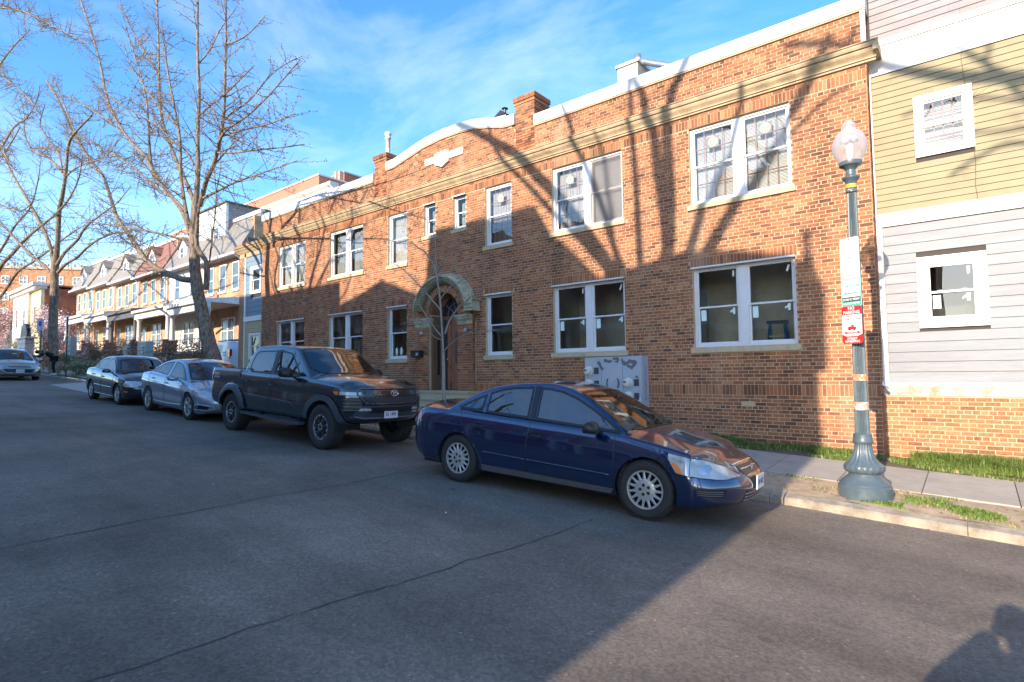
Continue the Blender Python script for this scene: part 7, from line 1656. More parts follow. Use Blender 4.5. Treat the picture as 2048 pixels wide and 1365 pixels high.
FG3 = [(-.15, 1.005), (.55, .96), (.98, .925), (1.0, .95), (.80, 1.075), (.55, 1.21), (.33, 1.30), (.12, 1.355), (-.08, 1.375), (-.19, 1.378)]; RG3 = [(-1.02, 1.06), (-.26, 1.01), (-.30, 1.378), (-.6, 1.36), (-.85, 1.315), (-1.03, 1.25)]; QG3 = [(-1.50, 1.085), (-1.08, 1.06), (-1.08, 1.235), (-1.25, 1.18)]
WS3 = [(1.25, 0), (1.235, .3), (1.18, .5), (1.08, .66), (.96, .70), (.70, .64), (.42, .57), (.36, .53), (.40, .3), (.415, 0)]; BS3 = [(-1.84, 0), (-1.82, .3), (-1.74, .52), (-1.6, .62), (-1.40, .60), (-1.12, .55), (-1.05, .52), (-1.02, .3), (-1.0, 0)]
P3['cut'] = dict(side=[shrink(q, .012) for q in (FG3, RG3, QG3)], top=[WS3, BS3])
loc, a = solve_loc((-13.63, -5.55), (-16.41, -5.49), .915, .885, 2.795)
SILV = paint('silver_blue_paint', (.26, .33, .42), .55, .3)
S3 = Car('silver_sedan', 'silver blue sedan with swept roofline parked behind the pickup truck', 'car', loc, a, P3, SILV)
glaze(S3, [('side_window', FG3), ('side_window', RG3), ('quarter_window', QG3)], [('windshield', WS3), ('rear_window', BS3)], M_CARGL); S3.seats(wheel_x=.5)
for x in (1.3975, -1.3975):
    for sg in (-1, 1): wheel(S3.root, x, sg*.785, .33, .21, 'twin', M_RIM, .215, sg)
gaps(S3, [[(.98, .30), (1.02, .55), (1.0, .90)], [(-.20, .30), (-.22, .6), (-.19, 1.0)], [(-.94, .30), (-1.08, .50), (-1.25, .70), (-1.36, .95), (-1.45, 1.06)], [(-.94, .29), (.98, .28)], [(1.76, .56), (1.8, .62)]], w=.005)
for v in 'RL':
    S3.line('chrome_strip', [(-1.2, .985), (-.2, .945), (1.0, .905), (1.7, .80), (1.82, .765)], v, .006, M_CHR, off=.002); S3.line('crease', [(-2.1, .90), (-1.2, .84), (0, .76), (.9, .66)], v, .008, SILV, off=.0)
    S3.patch('headlight', [(1.62, .78), (1.66, .70), (1.85, .61), (2.12, .565), (2.30, .57), (2.18, .64), (1.95, .72), (1.75, .775)], v, M_LENS, .006, seg=.02, step=.03); S3.patch('marker_lens', [(1.645, .765), (1.68, .705), (1.76, .665), (1.75, .755)], v, pm('red_orange_lens', (.6, .06, .03), .2, coat=1), .010, seg=.02, step=.03)
    S3.patch('taillight', [(-2.05, .93), (-2.30, .78), (-2.42, .80), (-2.42, .98), (-2.2, 1.0)], v, M_REDL, .006, seg=.02, step=.03); S3.line('lower_crease', [(-.95, .33), (0, .31), (.98, .34)], v, .008, SILV)
    S3.patch('fog_recess', [(1.80, .31), (2.15, .30), (2.20, .36), (2.0, .40), (1.86, .37)], v, M_TRIM, .004, seg=.02, step=.03); S3.line('fog_trim', [(1.78, .29), (2.15, .275), (2.27, .32), (2.22, .385)], v, .012, SILV, off=.006); S3.line('fog_trim', [(1.82, .38), (2.0, .41), (2.22, .385)], v, .009, M_CHR, off=.006)
S3.handle(-.05, .82, SILV); S3.handle(-1.02, .90, SILV); S3.mirror(.66, .91, .865, SILV, (.13, .23, .15))
S3.patch('grille', [(-.42, .60), (-.36, .46), (.36, .46), (.42, .60), (.34, .66), (-.34, .66)], 'F', M_TRIM, .004, step=.06); S3.line('chrome_bar', [(-.38, .56), (.38, .56)], 'F', .012, M_CHR, off=.004); plate_at(S3, 'F', 0, .40, 'FX 9281', M_PLI, M_PLT, off=.03)
# ---- small dark sedan
P4 = dict(W=.865, xr=-2.17, xf=2.20, xmid=-.3, axles=(1.255, -1.255), rw=.315, arch=.355, zfloor=.19, cab=(-1.2, 1.0, .60), tumble=.40, re=.13, wrap=.16, crown=.05,
  w=[(-2.17, .81), (-1.9, .84), (-1.2, .862), (0, .865), (1.3, .862), (1.8, .84), (2.20, .80)], zb=[(-2.17, .34), (-1.8, .25), (-1.3, .21), (1.3, .20), (1.8, .19), (2.20, .24)],
  zs=[(-2.17, .95), (-1.8, .99), (-1.2, .985), (0, .935), (.9, .90), (1.3, .85), (1.8, .77), (2.20, .66)], zc=[(-2.17, 1.02), (-1.9, 1.06), (-1.5, 1.06), (-1.0, 1.0), (.8, .99), (1.1, .98), (1.5, .93), (1.9, .83), (2.10, .76), (2.20, .68)],
  zt=[(-2.17, .6), (-1.8, .88), (-1.55, 1.06), (-1.3, 1.22), (-1.05, 1.345), (-.8, 1.41), (-.4, 1.45), (0, 1.45), (.2, 1.425), (.45, 1.33), (.7, 1.19), (.95, 1.03), (1.15, .91), (1.5, .7), (2.20, .3)],
  side=[(0, .94), (.12, .97), (.3, .99), (.55, 1.0), (.75, .995), (.9, .975), (1.0, .94)], nose=[(.18, .10), (.32, .01), (.5, .0), (.62, .03), (.72, .08), (.85, .14), (1, .2)], tail=[(.2, .10), (.4, .0), (.8, .0), (1.0, .06), (1.2, .1)], pf=.30, pt=.24, dx=.04)
FG4 = [(-.15, .98), (.55, .95), (.88, .935), (.88, .96), (.70, 1.06), (.48, 1.19), (.30, 1.28), (.12, 1.335), (-.05, 1.355), (-.17, 1.358)]; RG4 = [(-.92, 1.01), (-.24, .985), (-.27, 1.358), (-.55, 1.34), (-.78, 1.305), (-.93, 1.26)]; QG4 = [(-1.30, 1.04), (-.98, 1.02), (-.98, 1.235), (-1.12, 1.17)]
WS4 = [(1.06, 0), (1.05, .3), (1.0, .5), (.93, .62), (.84, .65), (.62, .60), (.40, .55), (.35, .51), (.38, .3), (.39, 0)]; BS4 = [(-1.52, 0), (-1.50, .3), (-1.42, .5), (-1.32, .58), (-1.12, .56), (-.95, .52), (-.93, .3), (-.92, 0)]
P4['cut'] = dict(side=[shrink(q, .012) for q in (FG4, RG4, QG4)], top=[WS4, BS4])
loc, a = solve_loc((-18.55, -5.60), (-21.06, -5.60), .865, .835, 2.51)
S4 = Car('dark_sedan', 'small blue black sedan with five spoke wheels, last car before the alley', 'car', loc, a, P4, paint('blue_black_paint', (.008, .016, .034), .6, .22))
glaze(S4, [('side_window', FG4), ('side_window', RG4), ('quarter_window', QG4)], [('windshield', WS4), ('rear_window', BS4)], M_CARGL); S4.seats(wheel_x=.42)
for x in (1.255, -1.255):
    for sg in (-1, 1): wheel(S4.root, x, sg*.735, .315, .20, 'five', M_RIM, .195, sg)
gaps(S4, [[(.86, .30), (.9, .55), (.88, .92)], [(-.19, .30), (-.21, .6), (-.18, .97)], [(-.84, .30), (-.98, .50), (-1.12, .70), (-1.2, .98)], [(-.84, .30), (.86, .29)]], w=.005)
for v in 'RL':
    S4.patch('headlight', [(1.74, .60), (1.85, .55), (2.10, .55), (2.13, .68), (1.95, .72), (1.78, .72)], v, M_LENS, .006, seg=.02, step=.03); S4.patch('taillight', [(-1.98, .70), (-2.15, .70), (-2.15, .95), (-1.95, .97)], v, M_REDL, .006, seg=.02, step=.03)
    S4.line('side_moulding', [(-.84, .52), (-.22, .505)], v, .016, S4.mat, off=-.003); S4.line('side_moulding', [(-.17, .505), (.84, .49)], v, .016, S4.mat, off=-.003); S4.line('sill_highlight', [(-.88, .245), (.88, .235)], v, .012, pm('sill_highlight_grey', (.4, .42, .45), .3, metal=.6), off=0); S4.patch('marker_lens', [(1.80, .40), (1.95, .40), (1.95, .44), (1.80, .44)], v, M_AMB, .006, seg=.02, step=.03)  # pale metallic strip put in as a painted highlight along the sill
S4.handle(-.05, .78, S4.mat); S4.handle(-.95, .82, S4.mat); S4.mirror(.56, .915, .82, S4.mat, (.12, .20, .13))
S4.patch('grille', [(-.30, .60), (-.26, .55), (.26, .55), (.30, .60), (.26, .69), (-.26, .69)], 'F', M_TRIM, .005, step=.06); S4.patch('lower_grille', [(-.5, .28), (.5, .28), (.5, .40), (-.5, .40)], 'F', M_TRIM, .005, step=.08)
# ---- silver sedan at the left edge, seen from the front
P5 = dict(P3); P5.update(cab=P3['cab'])
CX5 = aty(42, 745, -5.28)
loc5 = (-35.45, -5.30, roadz(-35.45, -5.30))
S5 = Car('champagne_sedan', 'champagne silver sedan seen from the front, with a person at its window', 'car', loc5, R(1.0), P5, paint('champagne_paint', (.36, .36, .33), .6, .28))
glaze(S5, [('side_window', FG3), ('side_window', RG3), ('quarter_window', QG3)], [('windshield', WS3), ('rear_window', BS3)], M_CARGL); S5.seats(wheel_x=.5)
for x in (1.3975, -1.3975):
    for sg in (-1, 1): wheel(S5.root, x, sg*.785, .33, .21, 'ten', M_RIM, .215, sg)
GR5 = [(-.62, .53), (-.50, .40), (-.42, .37), (.42, .37), (.50, .40), (.62, .53), (.5, .545), (-.5, .545)]
S5.patch('grille', GR5, 'F', M_TRIM, .006, step=.06); S5.line('grille_surround', [(-.62, .54), (-.50, .40), (-.42, .365), (.42, .365), (.50, .40), (.62, .54)], 'F', .012, M_CHR, off=.006)
S5.patch('upper_grille', [(-.42, .625), (.42, .625), (.40, .655), (-.40, .655)], 'F', M_TRIM, .006, step=.06); S5.patch('lower_grille', [(-.6, .25), (.6, .25), (.52, .31), (-.52, .31)], 'F', M_TRIM, .006, step=.08)
plate_at(S5, 'F', 0, .45, 'GH 7340', pm('plate_red', (.5, .2, .25), .5), M_PLT, off=.03)
for s_ in (-1, 1):
    S5.patch('headlight', [(s_*a_, b_) for a_, b_ in ((.48, .60), (.60, .58), (.80, .60), (.82, .67), (.62, .66), (.48, .635))], 'F', M_LENS, .006, seg=.02, step=.03); S5.patch('fog_recess', [(s_*a_, b_) for a_, b_ in ((.66, .36), (.80, .38), (.80, .47), (.70, .45))], 'F', M_TRIM, .006, seg=.02, step=.03)
for v in 'RL': S5.patch('taillight', [(-2.05, .93), (-2.30, .78), (-2.42, .80), (-2.42, .98), (-2.2, 1.0)], v, M_REDL, .006, seg=.02, step=.03)
gaps(S5, [[(.98, .30), (1.02, .55), (1.0, .90)], [(-.20, .30), (-.22, .6), (-.19, 1.0)]]); S5.handle(-.05, .82, S5.mat); S5.mirror(.66, .91, .865, S5.mat, (.13, .23, .15))
mb = MB(); q = S5.hit((.80, .06, 4), (0, 0, -1)); mb.box(-.045, .045, -.07, .07, 0, .004); o = mb.build('parking_tag', pm('tag_cyan', (.1, .6, .65), .5), S5.body); o.location = q[0]+Vector((0, 0, .012)); o.rotation_euler = (0, R(32), 0)
# ------------------------------------------------------------------ street lamp
LX, LY = .09, -2.85; LG = gz(LX, LY)
M_LAMP = pm('blue_green_lamp_paint', (.070, .100, .120), .38, var=.18, vs=9, dirt=(.12, .15, .16), ds=8, dlo=.5, dhi=.8, bump=.1, bs=60, coat=.3)
def lz(u, v): return aty(u, v, LY).z-LG
t = thing('street_lamp', 'blue green fluted street lamp with clear acorn globe standing on the verge by the kerb', 'street lamp', (LX, LY, LG))
t.scale = (.85, .85, 1)
mb = MB()
mb.lathe([(0, -.05), (.345, -.05), (.352, .07), (.352, .13), (.335, .15), (.335, .165), (.30, .20), (.22, .255), (.205, .275), (.205, .295)], (0, 0, 0), 48); mb.build('base', M_LAMP, t, autosm=35)
mb = MB(); mb.lathe([(.205, .29, 0), (.25, .31, 0), (.27, .335, 1), (.272, .36, 1), (.262, .385, 0), (.255, .395, 1), (.215, .42, 1), (.165, .475, 1), (.135, .54, 1), (.118, .62, 1), (.112, .66, 0)], (0, 0, 0), 144, flute=18, fd=.012)
mb.lathe([(.112, .655), (.13, .665), (.135, .69), (.128, .71), (.124, .735), (.124, .775), (.112, .785), (.1, .79)], (0, 0, 0), 40); mb.build('pedestal', M_LAMP, t, autosm=50)
zt = lz(1700, 386); mb = MB()
mb.lathe([(.100, .785, 1)]+[(.100-.036*i/10, .785+(zt-.785)*i/10, 1) for i in range(1, 11)], (0, 0, 0), 168, flute=14, fd=.022); mb.build('fluted_shaft', M_LAMP, t, autosm=60)
z357, z345, z328 = lz(1699, 357), lz(1698, 345), lz(1697, 329)
mb = MB(); mb.lathe([(.06, zt-.01, 0), (.082, zt, 0), (.082, zt+.02, 0), (.068, zt+.03, 0), (.066, zt+.05, 1), (.068, zt+.11, 1), (.09, z357-.04, 1), (.118, z357-.012, 0), (.12, z357+.005, 0), (.09, z357+.02, 0), (.068, z357+.04, 0), (.066, z345+.02, 0), (.10, z328-.05, 0), (.15, z328-.03, 0), (.158, z328-.005, 0), (.158, z328+.02, 0), (.13, z328+.022, 0), (0, z328+.022, 0)], (0, 0, 0), 120, flute=16, fd=.008); mb.build('capital', M_LAMP, t, autosm=40)
M_ACORN = bpy.data.materials.new('acorn_glass'); M_ACORN.use_nodes = True
def _ac():
    N = M_ACORN.node_tree.nodes; L = M_ACORN.node_tree.links; N.clear(); o = N.new('ShaderNodeOutputMaterial'); a = N.new('ShaderNodeMixShader'); b2 = N.new('ShaderNodeMixShader')
    tr = N.new('ShaderNodeBsdfTransparent'); tr.inputs[0].default_value = (.93, .93, .95, 1); gl = N.new('ShaderNodeBsdfGlossy'); gl.inputs['Roughness'].default_value = .12; df = N.new('ShaderNodeBsdfTranslucent'); df.inputs[0].default_value = (.9, .88, .9, 1)
    lw = N.new('ShaderNodeLayerWeight'); lw.inputs['Blend'].default_value = .35; mr = N.new('ShaderNodeMapRange'); mr.inputs[3].default_value = .30; mr.inputs[4].default_value = .78; L.new(lw.outputs['Facing'], mr.inputs[0])
    df2 = N.new('ShaderNodeBsdfDiffuse'); df2.inputs[0].default_value = (.8, .78, .8, 1); am = N.new('ShaderNodeMixShader'); L.new(df.outputs[0], am.inputs[1]); L.new(df2.outputs[0], am.inputs[2])
    L.new(mr.outputs[0], a.inputs[0]); L.new(tr.outputs[0], a.inputs[1]); L.new(am.outputs[0], a.inputs[2])
    b2.inputs[0].default_value = .08; L.new(a.outputs[0], b2.inputs[1]); L.new(gl.outputs[0], b2.inputs[2]); L.new(b2.outputs[0], o.inputs[0])
    tc_ = N.new('ShaderNodeTexCoord'); v = N.new('ShaderNodeTexVoronoi'); v.inputs['Scale'].default_value = 60; bp = N.new('ShaderNodeBump'); bp.inputs['Strength'].default_value = .6; bp.inputs['Distance'].default_value = .01
    L.new(tc_.outputs['Object'], v.inputs['Vector']); L.new(v.outputs['Distance'], bp.inputs['Height']); L.new(bp.outputs[0], gl.inputs['Normal'])
_ac()
zb_, zw, zu, ztop = z328+.015, lz(1697, 300), lz(1695, 266), lz(1694, 241)
mb = MB(); pr = [(.15, zb_), (.175, zb_+.05), (.215, zw-.06), (.237, zw+.0), (.238, zw+.05), (.222, zw+.12), (.18, zu-.03), (.12, zu+.01), (.088, zu+.03), (.078, zu+.055), (.09, zu+.07), (.098, zu+.09), (.09, zu+.105), (.06, zu+.115), (.056, zu+.125), (.062, zu+.14), (.05, zu+.155), (.015, zu+.165), (.008, ztop), (0, ztop+.002)]
mb.lathe(pr, (0, 0, 0), 48); mb.build('globe', M_ACORN, t, smooth=True)
mb = MB(); mb.lathe([(0, z328+.02), (.05, z328+.02), (.048, z328+.24), (.03, z328+.26), (0, z328+.27)], (0, 0, 0), 20); mb.build('bulb', pm('frosted_bulb', (.88, .87, .85), .4), t, smooth=True)
mb = MB(); mb.lathe([(.13, zw+.10), (.12, zw+.14), (.07, zw+.17), (.0, zw+.18), (.0, zw+.165), (.065, zw+.155), (.11, zw+.13), (.125, zw+.098)], (0, 0, 0), 28); mb.build('reflector', pm('lamp_reflector', (.62, .62, .63), .25, metal=.6), t, smooth=True)
def band(v0, v1, r0, mat, name='band'):
    a, b = lz(1712, v0), lz(1712, v1); mb = MB(); mb.lathe([(r0-.004, b), (r0, b+.001), (r0, a), (r0-.004, a+.001)], (0, 0, 0), 40); return mb.build(name, mat, t, autosm=30)
M_TAPE = pm('peeling_orange_tape', (.62, .20, .10), .7, var=.2, vs=20, dirt=(.62, .58, .52), ds=22, dlo=.5, dhi=.56, bump=.3, bs=50)
band(749, 762, .093, M_TAPE); band(804, 820, .097, M_TAPE)
a_, b_ = lz(1701, 370), lz(1701, 377); mb = MB(); mb.lathe([(.07, b_), (.072, b_+.001), (.072, a_), (.07, a_+.001)], (0, 0, 0), 32)
for i, ch in enumerate('440491'):
    an = R(-90-40+i*22); text_mesh([(ch, 0, 0, .035)], mb, (.0745*math.cos(an), .0745*math.sin(an), (a_+b_)/2), (-math.sin(an), math.cos(an), 0), (0, 0, 1), 1, mi=1)
mb.build('number_band', [pm('yellow_band', (.75, .55, .03), .5), M_INK], t)
for zz in (zt+.02,):
    mb = MB(); text_mesh([('491', 0, 0, .03)], mb, (-.02, -.07, zz), (1, 0, 0), (0, 0, 1), 1); mb.build('stencil', M_WHITE, t)
# ------------------------------------------------------------------ signs on the lamp
def sign_frame(u, v, yoff=-.135, a=24):
    """origin at the pixel, on a vertical plane in front of the pole turned by a degrees"""
    p = aty(u, v, LY+yoff); an = R(a); return p, Vector((math.cos(an), -math.sin(an), 0)), Vector((0, 0, 1)), Vector((math.sin(an), math.cos(an), 0))
def plate(mb, w, h, z0=0, d=.0025, r=.03, mi=0):
    pts = []
    for cx_, cz_, a0 in ((w/2-r, h/2-r, 0), (-w/2+r, h/2-r, 90), (-w/2+r, -h/2+r, 180), (w/2-r, -h/2+r, 270)):
        for k in range(5): a = R(a0+k*22.5); pts.append((cx_+r*math.cos(a), cz_+r*math.sin(a)))
    mb.prism(pts, (0, z0, 0), (1, 0, 0), (0, 0, 1), (0, 1, 0), d, mi=mi)
def place(t, p, ax): t.location = p; t.rotation_euler = (0, 0, math.atan2(ax.y, ax.x))
M_SW = pm('sign_white', (.66, .63, .63), .35, var=.04); M_SG = pm('sign_green', (.03, .36, .26), .4, var=.08); M_SR = pm('sign_red', (.62, .02, .02), .4, var=.05); M_SK = pm('sign_black', (.03, .05, .05), .4)
def qtext(t, name, lines, mat, y=-.0036):
    mb = MB(); text_mesh(lines, mb, (0, y, 0), (1, 0, 0), (0, 0, 1), 1); return mb.build(name, mat, t)
WS, HS = .26, .47
t = thing('blank_sign', 'blank white sign plate with rounded corners, topmost on the street lamp', 'sign', (0, 0, 0)); p, ax, az, an_ = sign_frame(1699, 516, -.15); place(t, p, ax)
mb = MB(); plate(mb, WS-.005, .52); mb.build('plate', pm('blank_plate', (.46, .42, .43), .4, var=.05), t, fixn=True)
mb = MB()
for z in (.24, .0, -.23): mb.lathe([(0, 0), (.007, 0), (.007, .004), (0, .005)], (0, 0, z), 8, 'y', sgn=-1)
mb.build('bolt', pm('rust_bolt', (.25, .08, .04), .6), t)
t = thing('parking_sign', 'white and green two hour parking sign with left arrow, above the red sign', 'sign', (0, 0, 0)); p, ax, az, an_ = sign_frame(1702, 578, -.142); place(t, p, ax)
mb = MB(); plate(mb, WS, HS); mb.build('plate', M_SG, t, fixn=True)
mb = MB(); plate(mb, WS-.008, HS-.008, -.001, .001, .026); mb.build('border', M_SW, t, fixn=True)
mb = MB(); plate(mb, WS-.018, HS-.018, -.0016, .0006, .022); mb.build('inner_field', M_SG, t, fixn=True)
mb = MB(); mb.box(-WS/2+.019, WS/2-.019, -.0024, -.0015, -.105, HS/2-.019); mb.build('inner_field', M_SW, t)
mb = MB(); mb.box(-WS/2+.012, WS/2-.012, -.0026, -.0017, -.165, -.105); mb.build('black_field', M_SK, t)
qtext(t, 'lettering', [('TWO HOUR', 0, .185, .062, .20), ('PARKING', 0, .123, .062, .195)], M_SG); qtext(t, 'lettering', [('7AM-8:30PM', 0, .033, .062, .205)], M_SG)
qtext(t, 'lettering', [('LIMIT IN ZONE 4C', 0, .080, .027, .19)], pm('sign_red_ink', (.5, .12, .1), .5)); qtext(t, 'lettering', [('MONDAY - FRIDAY', 0, -.012, .024, .17)], MATS['sign_red_ink'])
mb = MB(); mb.poly([(-.10, -.003, -.058), (-.065, -.003, -.083), (-.065, -.003, -.033)]); mb.quad((-.066, -.003, -.066), (.08, -.003, -.066), (.08, -.003, -.05), (-.066, -.003, -.05)); mb.build('arrow', M_SG, t)
qtext(t, 'lettering', [('ZONE 4C PERMIT', 0, -.137, .04, .22), ('HOLDERS EXCEPTED', 0, -.188, .034, .21)], M_SW)
t = thing('street_sweeping_sign', 'red and white no parking street sweeping sign, lowest on the street lamp', 'sign', (0, 0, 0)); p, ax, az, an_ = sign_frame(1704, 650, -.142); place(t, p, ax)
mb = MB(); plate(mb, WS, HS+.01); mb.build('plate', M_SR, t, fixn=True)
mb = MB(); mb.poly([(-WS/2+.002, -.0015, .13), (-WS/2+.002, -.0015, -.12), (-.07, -.0015, -.145), (.07, -.0015, -.145), (WS/2-.002, -.0015, -.12), (WS/2-.002, -.0015, .13)]); mb.build('inner_field', M_SW, t)
qtext(t, 'lettering', [('NO', 0, .21, .055), ('PARKING', 0, .158, .055, .21)], M_SW); qtext(t, 'lettering', [('STREET', 0, -.178, .04, .13), ('SWEEPING', 0, -.213, .04, .19)], M_SW)
qtext(t, 'lettering', [('MONDAY', 0, .107, .034, .12), ('9:30AM TO 11:30AM', 0, .07, .032, .22), ('MARCH 1 THRU OCTOBER 31', 0, .04, .02, .22), ('EXCEPT HOLIDAYS', 0, .018, .02, .17)], M_INK, -.0022)
mb = MB(); y_ = -.0025; P0 = lambda *pts: mb.poly([(a, y_, b) for a, b in pts])
P0((-.06, -.06), (.05, -.06), (.06, -.03), (.0, -.02), (-.045, -.02)); P0((-.01, -.02), (.035, -.02), (.02, .0), (-.005, .0)); P0((-.105, -.10), (-.08, -.12), (-.08, -.08)); P0((.105, -.10), (.08, -.08), (.08, -.12)); P0((-.081, -.112), (.081, -.112), (.081, -.088), (-.081, -.088)); mb.build('symbol', M_SR, t)
mb = MB(); y_ = -.003
for (a, b) in ((-.03, -.06), (.03, -.06)): mb.poly([(a+.014*math.cos(R(k*30)), y_, b+.014*math.sin(R(k*30))) for k in range(12)])
mb.build('symbol', M_INK, t); qtext(t, 'lettering', [('TOW AWAY ZONE', 0, -.10, .018, .13)], M_SW, -.003)
# two sign posts near the far tree
for i, (u, lbl, a) in enumerate(((79, 'green post with small white and blue permit sign, left of the scarred tree', 60), (131.5, 'green post with a sign seen edge on, right of the scarred tree', 172))):
    p = aty(u, 745, -2.95); z = gz(p.x, -2.95); t = thing('sign_post', lbl, 'sign post', (p.x, -2.95, z), 0, 'sign posts near the far tree')
    mb = MB(); mb.box(-.03, .03, -.03, .03, 0, 3.1); mb.build('post', pm('post_green', (.03, .07, .05), .5), t)
    s = new_empty('sign_plate', (0, -.05, 2.75), R(a), t); mb = MB(); mb.box(-.17, .17, -.01, .0, -.32, .32); o = mb.build('plate', pm('sign_back_mauve', (.30, .28, .40), .4) if i else M_SW, s)
    if not i: mb = MB(); mb.box(-.07, .07, -.016, -.011, -.1, .18); mb.build('symbol', pm('sign_blue', (.05, .12, .5), .4), s)
# ------------------------------------------------------------------ people
def skin_mesh(name, joints, edges, mat, parent, sub=1):
    me = bpy.data.meshes.new(name); keys = list(joints); ix = {k: i for i, k in enumerate(keys)}
    me.from_pydata([joints[k][0] for k in keys], [(ix[a], ix[b]) for a, b in edges], [])
    ob = bpy.data.objects.new(name, me); COL.objects.link(ob); md = ob.modifiers.new('s', 'SKIN'); md.use_smooth_shade = True
    for i, k in enumerate(keys): r_ = joints[k][1]; me.skin_vertices[0].data[i].radius = r_ if hasattr(r_, '__len__') else (r_, r_)
    me.skin_vertices[0].data[0].use_root = True
    sb = ob.modifiers.new('u', 'SUBSURF'); sb.levels = sub; sb.render_levels = sub
    dg = bpy.context.evaluated_depsgraph_get(); m2 = bpy.data.meshes.new_from_object(ob.evaluated_get(dg)); m2.name = name
    bpy.data.objects.remove(ob); o = bpy.data.objects.new(name, m2); COL.objects.link(o); m2.materials.clear(); m2.materials.append(mat)
    m2.polygons.foreach_set('use_smooth', [True]*len(m2.polygons)); o.parent = parent; return o
M_SKIN = pm('skin', (.22, .12, .08), .55); M_CLOTH = pm('black_cloth', (.010, .010, .013), .85); M_SHOE = pm('white_trainer', (.7, .7, .72), .5)
def person(label, loc, rz, J, scale=1.0, cloth=M_CLOTH, hair=M_BLACK):
    t = thing('person', label, 'person', loc, rz); t.scale = (scale,)*3
    E_ = [('pel', 'chest'), ('chest', 'neck'), ('neck', 'head'), ('head', 'crown'), ('chest', 'shL'), ('chest', 'shR')]
    for s in 'LR': E_ += [('sh'+s, 'el'+s), ('el'+s, 'wr'+s), ('pel', 'hip'+s), ('hip'+s, 'kn'+s), ('kn'+s, 'an'+s), ('an'+s, 'toe'+s)]
    rad = dict(pel=.13, chest=(.15, .12), neck=.055, head=.09, crown=.07, sh=.065, el=.042, wr=.03, hip=.09, kn=.06, an=.042, toe=.03)
    jj = {}
    for k in ['pel', 'chest', 'neck', 'head', 'crown']+[a+s for s in 'LR' for a in ('sh', 'el', 'wr', 'hip', 'kn', 'an', 'toe')]: jj[k] = (J[k], rad[k] if k in rad else rad[k[:-1]])
    body = skin_mesh('body', jj, E_, M_SKIN, t)
    kk = 1.6 if scale > 1 else 1
    cj = {k: (v[0], tuple(q*kk*1.22 for q in v[1]) if hasattr(v[1], '__len__') else v[1]*1.28*kk) for k, v in jj.items()}
    up = ['pel', 'chest', 'shL', 'elL', 'wrL', 'shR', 'elR', 'wrR']; skin_mesh('jacket', {k: cj[k] for k in up}, [('pel', 'chest'), ('chest', 'shL'), ('chest', 'shR'), ('shL', 'elL'), ('elL', 'wrL'), ('shR', 'elR'), ('elR', 'wrR')], cloth, body)
    dn = ['pel', 'hipL', 'knL', 'anL', 'hipR', 'knR', 'anR']; skin_mesh('trousers', {k: cj[k] for k in dn}, [('pel', 'hipL'), ('hipL', 'knL'), ('knL', 'anL'), ('pel', 'hipR'), ('hipR', 'knR'), ('knR', 'anR')], cloth, body)
    for s in 'LR':
        a, b = Vector(J['an'+s]), Vector(J['toe'+s]); mb = MB(); d = (b-a).normalized(); q = Vector((a.x, a.y, .05)); d.z = 0; d.normalize(); sd = Vector((-d.y, d.x, 0))
        V = []
        for (f_, w_, h_) in ((-.09, .035, .09), (-.02, .042, .11), (.08, .048, .075), (.17, .04, .05), (.2, .02, .035)):
            c_ = q+d*f_; V += [tuple(c_-sd*w_+Vector((0, 0, -.05))), tuple(c_+sd*w_+Vector((0, 0, -.05))), tuple(c_+sd*w_*.8+Vector((0, 0, h_-.05))), tuple(c_-sd*w_*.8+Vector((0, 0, h_-.05)))]
        mb.add(V, [(i*4+j, i*4+(j+1) % 4, (i+1)*4+(j+1) % 4, (i+1)*4+j) for i in range(4) for j in range(4)]+[(0,3,2,1), (16,17,18,19)]); mb.build('shoe', M_SHOE, body, fixn=True)
        w, e = Vector(J['wr'+s]), Vector(J['el'+s]); d = (w-e).normalized(); mb = MB(); u_ = d.orthogonal().normalized(); w2 = d.cross(u_)
        mb.tube([w, w+d*.05, w+d*.09], [.03, .042, .035], 8)
        for k in range(4): o_ = u_*(k-1.5)*.019; mb.tube([w+d*.085+o_, w+d*.125+o_+w2*.008, w+d*.15+o_+w2*.022], [.010, .009, .007], 6)
        mb.tube([w+d*.03+u_*.035, w+d*.07+u_*.06+w2*.01, w+d*.10+u_*.062+w2*.02], [.012, .011, .008], 6); mb.build('hand', M_SKIN, body, smooth=True)
    h_, c_ = Vector(J['head']), Vector(J['crown']); ax_ = (c_-h_).normalized(); mb = MB(); cc = h_.lerp(c_, .75)
    V = []; n = 12
    for i in range(7):
        ph = math.pi*.62*i/6; u_ = ax_.orthogonal().normalized(); w2 = ax_.cross(u_)
        for k in range(n): a = 6.283*k/n; V.append(tuple(cc+ax_*math.cos(ph)*.115+(u_*math.cos(a)+w2*math.sin(a))*math.sin(ph)*.105))
    mb.add(V, [(i*n+k, i*n+(k+1) % n, (i+1)*n+(k+1) % n, (i+1)*n+k) for i in range(6) for k in range(n)]); mb.build('hood', hair, body, smooth=True)
    return t
J1 = dict(pel=(0, 0, .93), chest=(0, .34, 1.20), neck=(0, .52, 1.27), head=(0, .62, 1.24), crown=(0, .72, 1.20), shL=(-.19, .42, 1.22), shR=(.19, .42, 1.22), elL=(-.22, .55, .98), elR=(.22, .58, .98), wrL=(-.15, .78, 1.0), wrR=(.14, .80, 1.0),
  hipL=(-.1, 0, .88), hipR=(.1, 0, .88), knL=(-.12, .05, .48), knR=(.14, .02, .48), anL=(-.14, -.02, .08), anR=(.16, -.04, .08), toeL=(-.15, .12, .04), toeR=(.17, .1, .04))
person('person in black hooded clothes and white trainers bending down to a car window', (-36.6, -3.25, gz(-36.6, -3.25)+.01), R(172), J1)
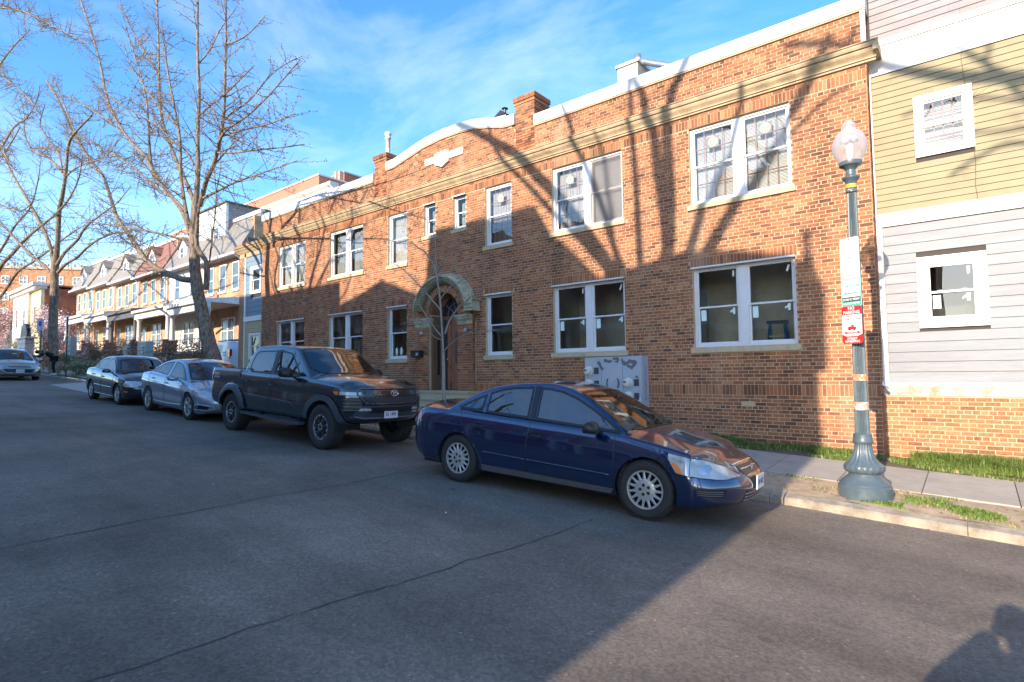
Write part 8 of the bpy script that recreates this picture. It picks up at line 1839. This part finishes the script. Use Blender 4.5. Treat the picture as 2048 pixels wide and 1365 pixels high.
J2 = dict(pel=(0, 0, .95), chest=(0, 0, 1.36), neck=(0, 0, 1.52), head=(0, .02, 1.60), crown=(0, .02, 1.72), shL=(-.2, 0, 1.42), shR=(.2, 0, 1.42), elL=(-.40, .10, 1.22), elR=(.40, .10, 1.24), wrL=(-.12, .26, 1.52), wrR=(.12, .26, 1.54),
  hipL=(-.1, 0, .9), hipR=(.1, 0, .9), knL=(-.13, .02, .48), knR=(.13, .02, .48), anL=(-.15, -.02, .08), anR=(.15, -.02, .08), toeL=(-.18, .13, .04), toeR=(.18, .13, .04))
person('photographer standing in the road holding up a camera, behind the point of view', (1.60, -11.60, gz(1.6, -11.60)+.005), 0, J2, 1.13, pm('navy_coat', (.02, .03, .06), .8))
# ------------------------------------------------------------------ houses on the near side of the street, behind the camera: they shade it and are mirrored in it
OY = -22.0
PROF = [(-15.55, 1.95), (-14.33, 2.21), (-13.3, 2.54), (-12.6, 2.3), (-11.9, 2.03), (-11.08, 1.7)], [(-11.08, 3.5), (-10.8, 3.74), (-7.2, 3.75), (-6.7, 2.95), (-6.1, 2.45), (-5.4, 1.70)], [(-5.4, 1.70), (-3.4, 2.0), (-2.8, 1.98), (-1.3, 1.66), (-.92, 1.25)]
def opp_house(prof, label, wall, trim, seed):
    r = random.Random(seed); pts = [(x+.88, z+.345*22) for x, z in prof]; x0, x1 = pts[0][0], pts[-1][0]; zg = gz((x0+x1)/2, -20)-.4
    t = thing('opposite_house', label, 'house', (0, OY, 0), 0, 'houses behind the photographer')
    mb = MB(); poly = [(x0, zg)]+[(x1, zg)]+pts[::-1]; mb.prism([(-p[0], p[1]) for p in poly][::1], (0, 0, 0), (-1, 0, 0), (0, 0, 1), (0, -1, 0), 9); mb.build('wall', wall, t, fixn=True)
    w = x1-x0; n = max(1, int(w/2.1)); zt = min(p[1] for p in pts)
    for fl in range(3):
        z = zg+1.6+fl*3.0
        if z+1.9 > zt: break
        for i in range(n):
            xc = x0+w*(i+.5)/n
            if fl == 0 and i == 0:
                mb = MB(); mb.box(xc-.5, xc+.5, 0, .06, zg+.9, zg+3.1); mb.build('door', pm('opp_door', (.2, .07, .05), .4), t); continue
            simple_window(t, xc-.5, xc+.5, z, z+1.7, .02, trim, nrm=1)
    mb = MB(); mb.box(x0+.2, x1-.2, .0, 1.6, zg+3.9, zg+4.2); pr = mb.build('porch_roof', trim, t)
    for q in (.12, .88): mb = MB(); mb.box(x0+w*q-.14, x0+w*q+.14, 1.3, 1.58, zg+.6, zg+3.9); mb.build('column', trim, pr)
    mb = MB(); mb.box(x0+.2, x1-.2, .0, 1.7, zg, zg+.6); mb.build('porch_base', M_RED, t)
    return t
x = -15.55
opp_house(PROF[0], 'gabled red brick house behind the photographer', M_RED, M_WHITE_OLD, 1)
opp_house(PROF[1], 'tall flat topped brick house with sloping shoulder behind the photographer', M_TAN, M_WHITE_OLD, 2)
opp_house(PROF[2], 'lower corner house with pinnacle behind the photographer', M_RED, M_WHITE_OLD, 3)
for i in range(8):
    z = 2.75+i*.15
    opp_house([(x-6.1, z), (x, z)], ('shaded brick house %s doors down behind the photographer' % ('two three four five six seven eight nine'.split()[i])), M_TAN if i % 2 else M_RED, M_WHITE_OLD, 5+i); x -= 6.12
t = thing('pinnacle', 'slender tapering pinnacle with finial on the corner of the lower house behind the photographer', 'pinnacle', (-.16, -21.9, 8.3))
mb = MB(); mb.lathe([(.26, -1.2), (.27, .1), (.22, .35), (.12, .6), (.07, .9), (.05, 1.1), (.09, 1.16), (.09, 1.26), (.02, 1.36), (0, 1.38)], (0, 0, 0), 10); mb.build('spire', M_SLATE, t)
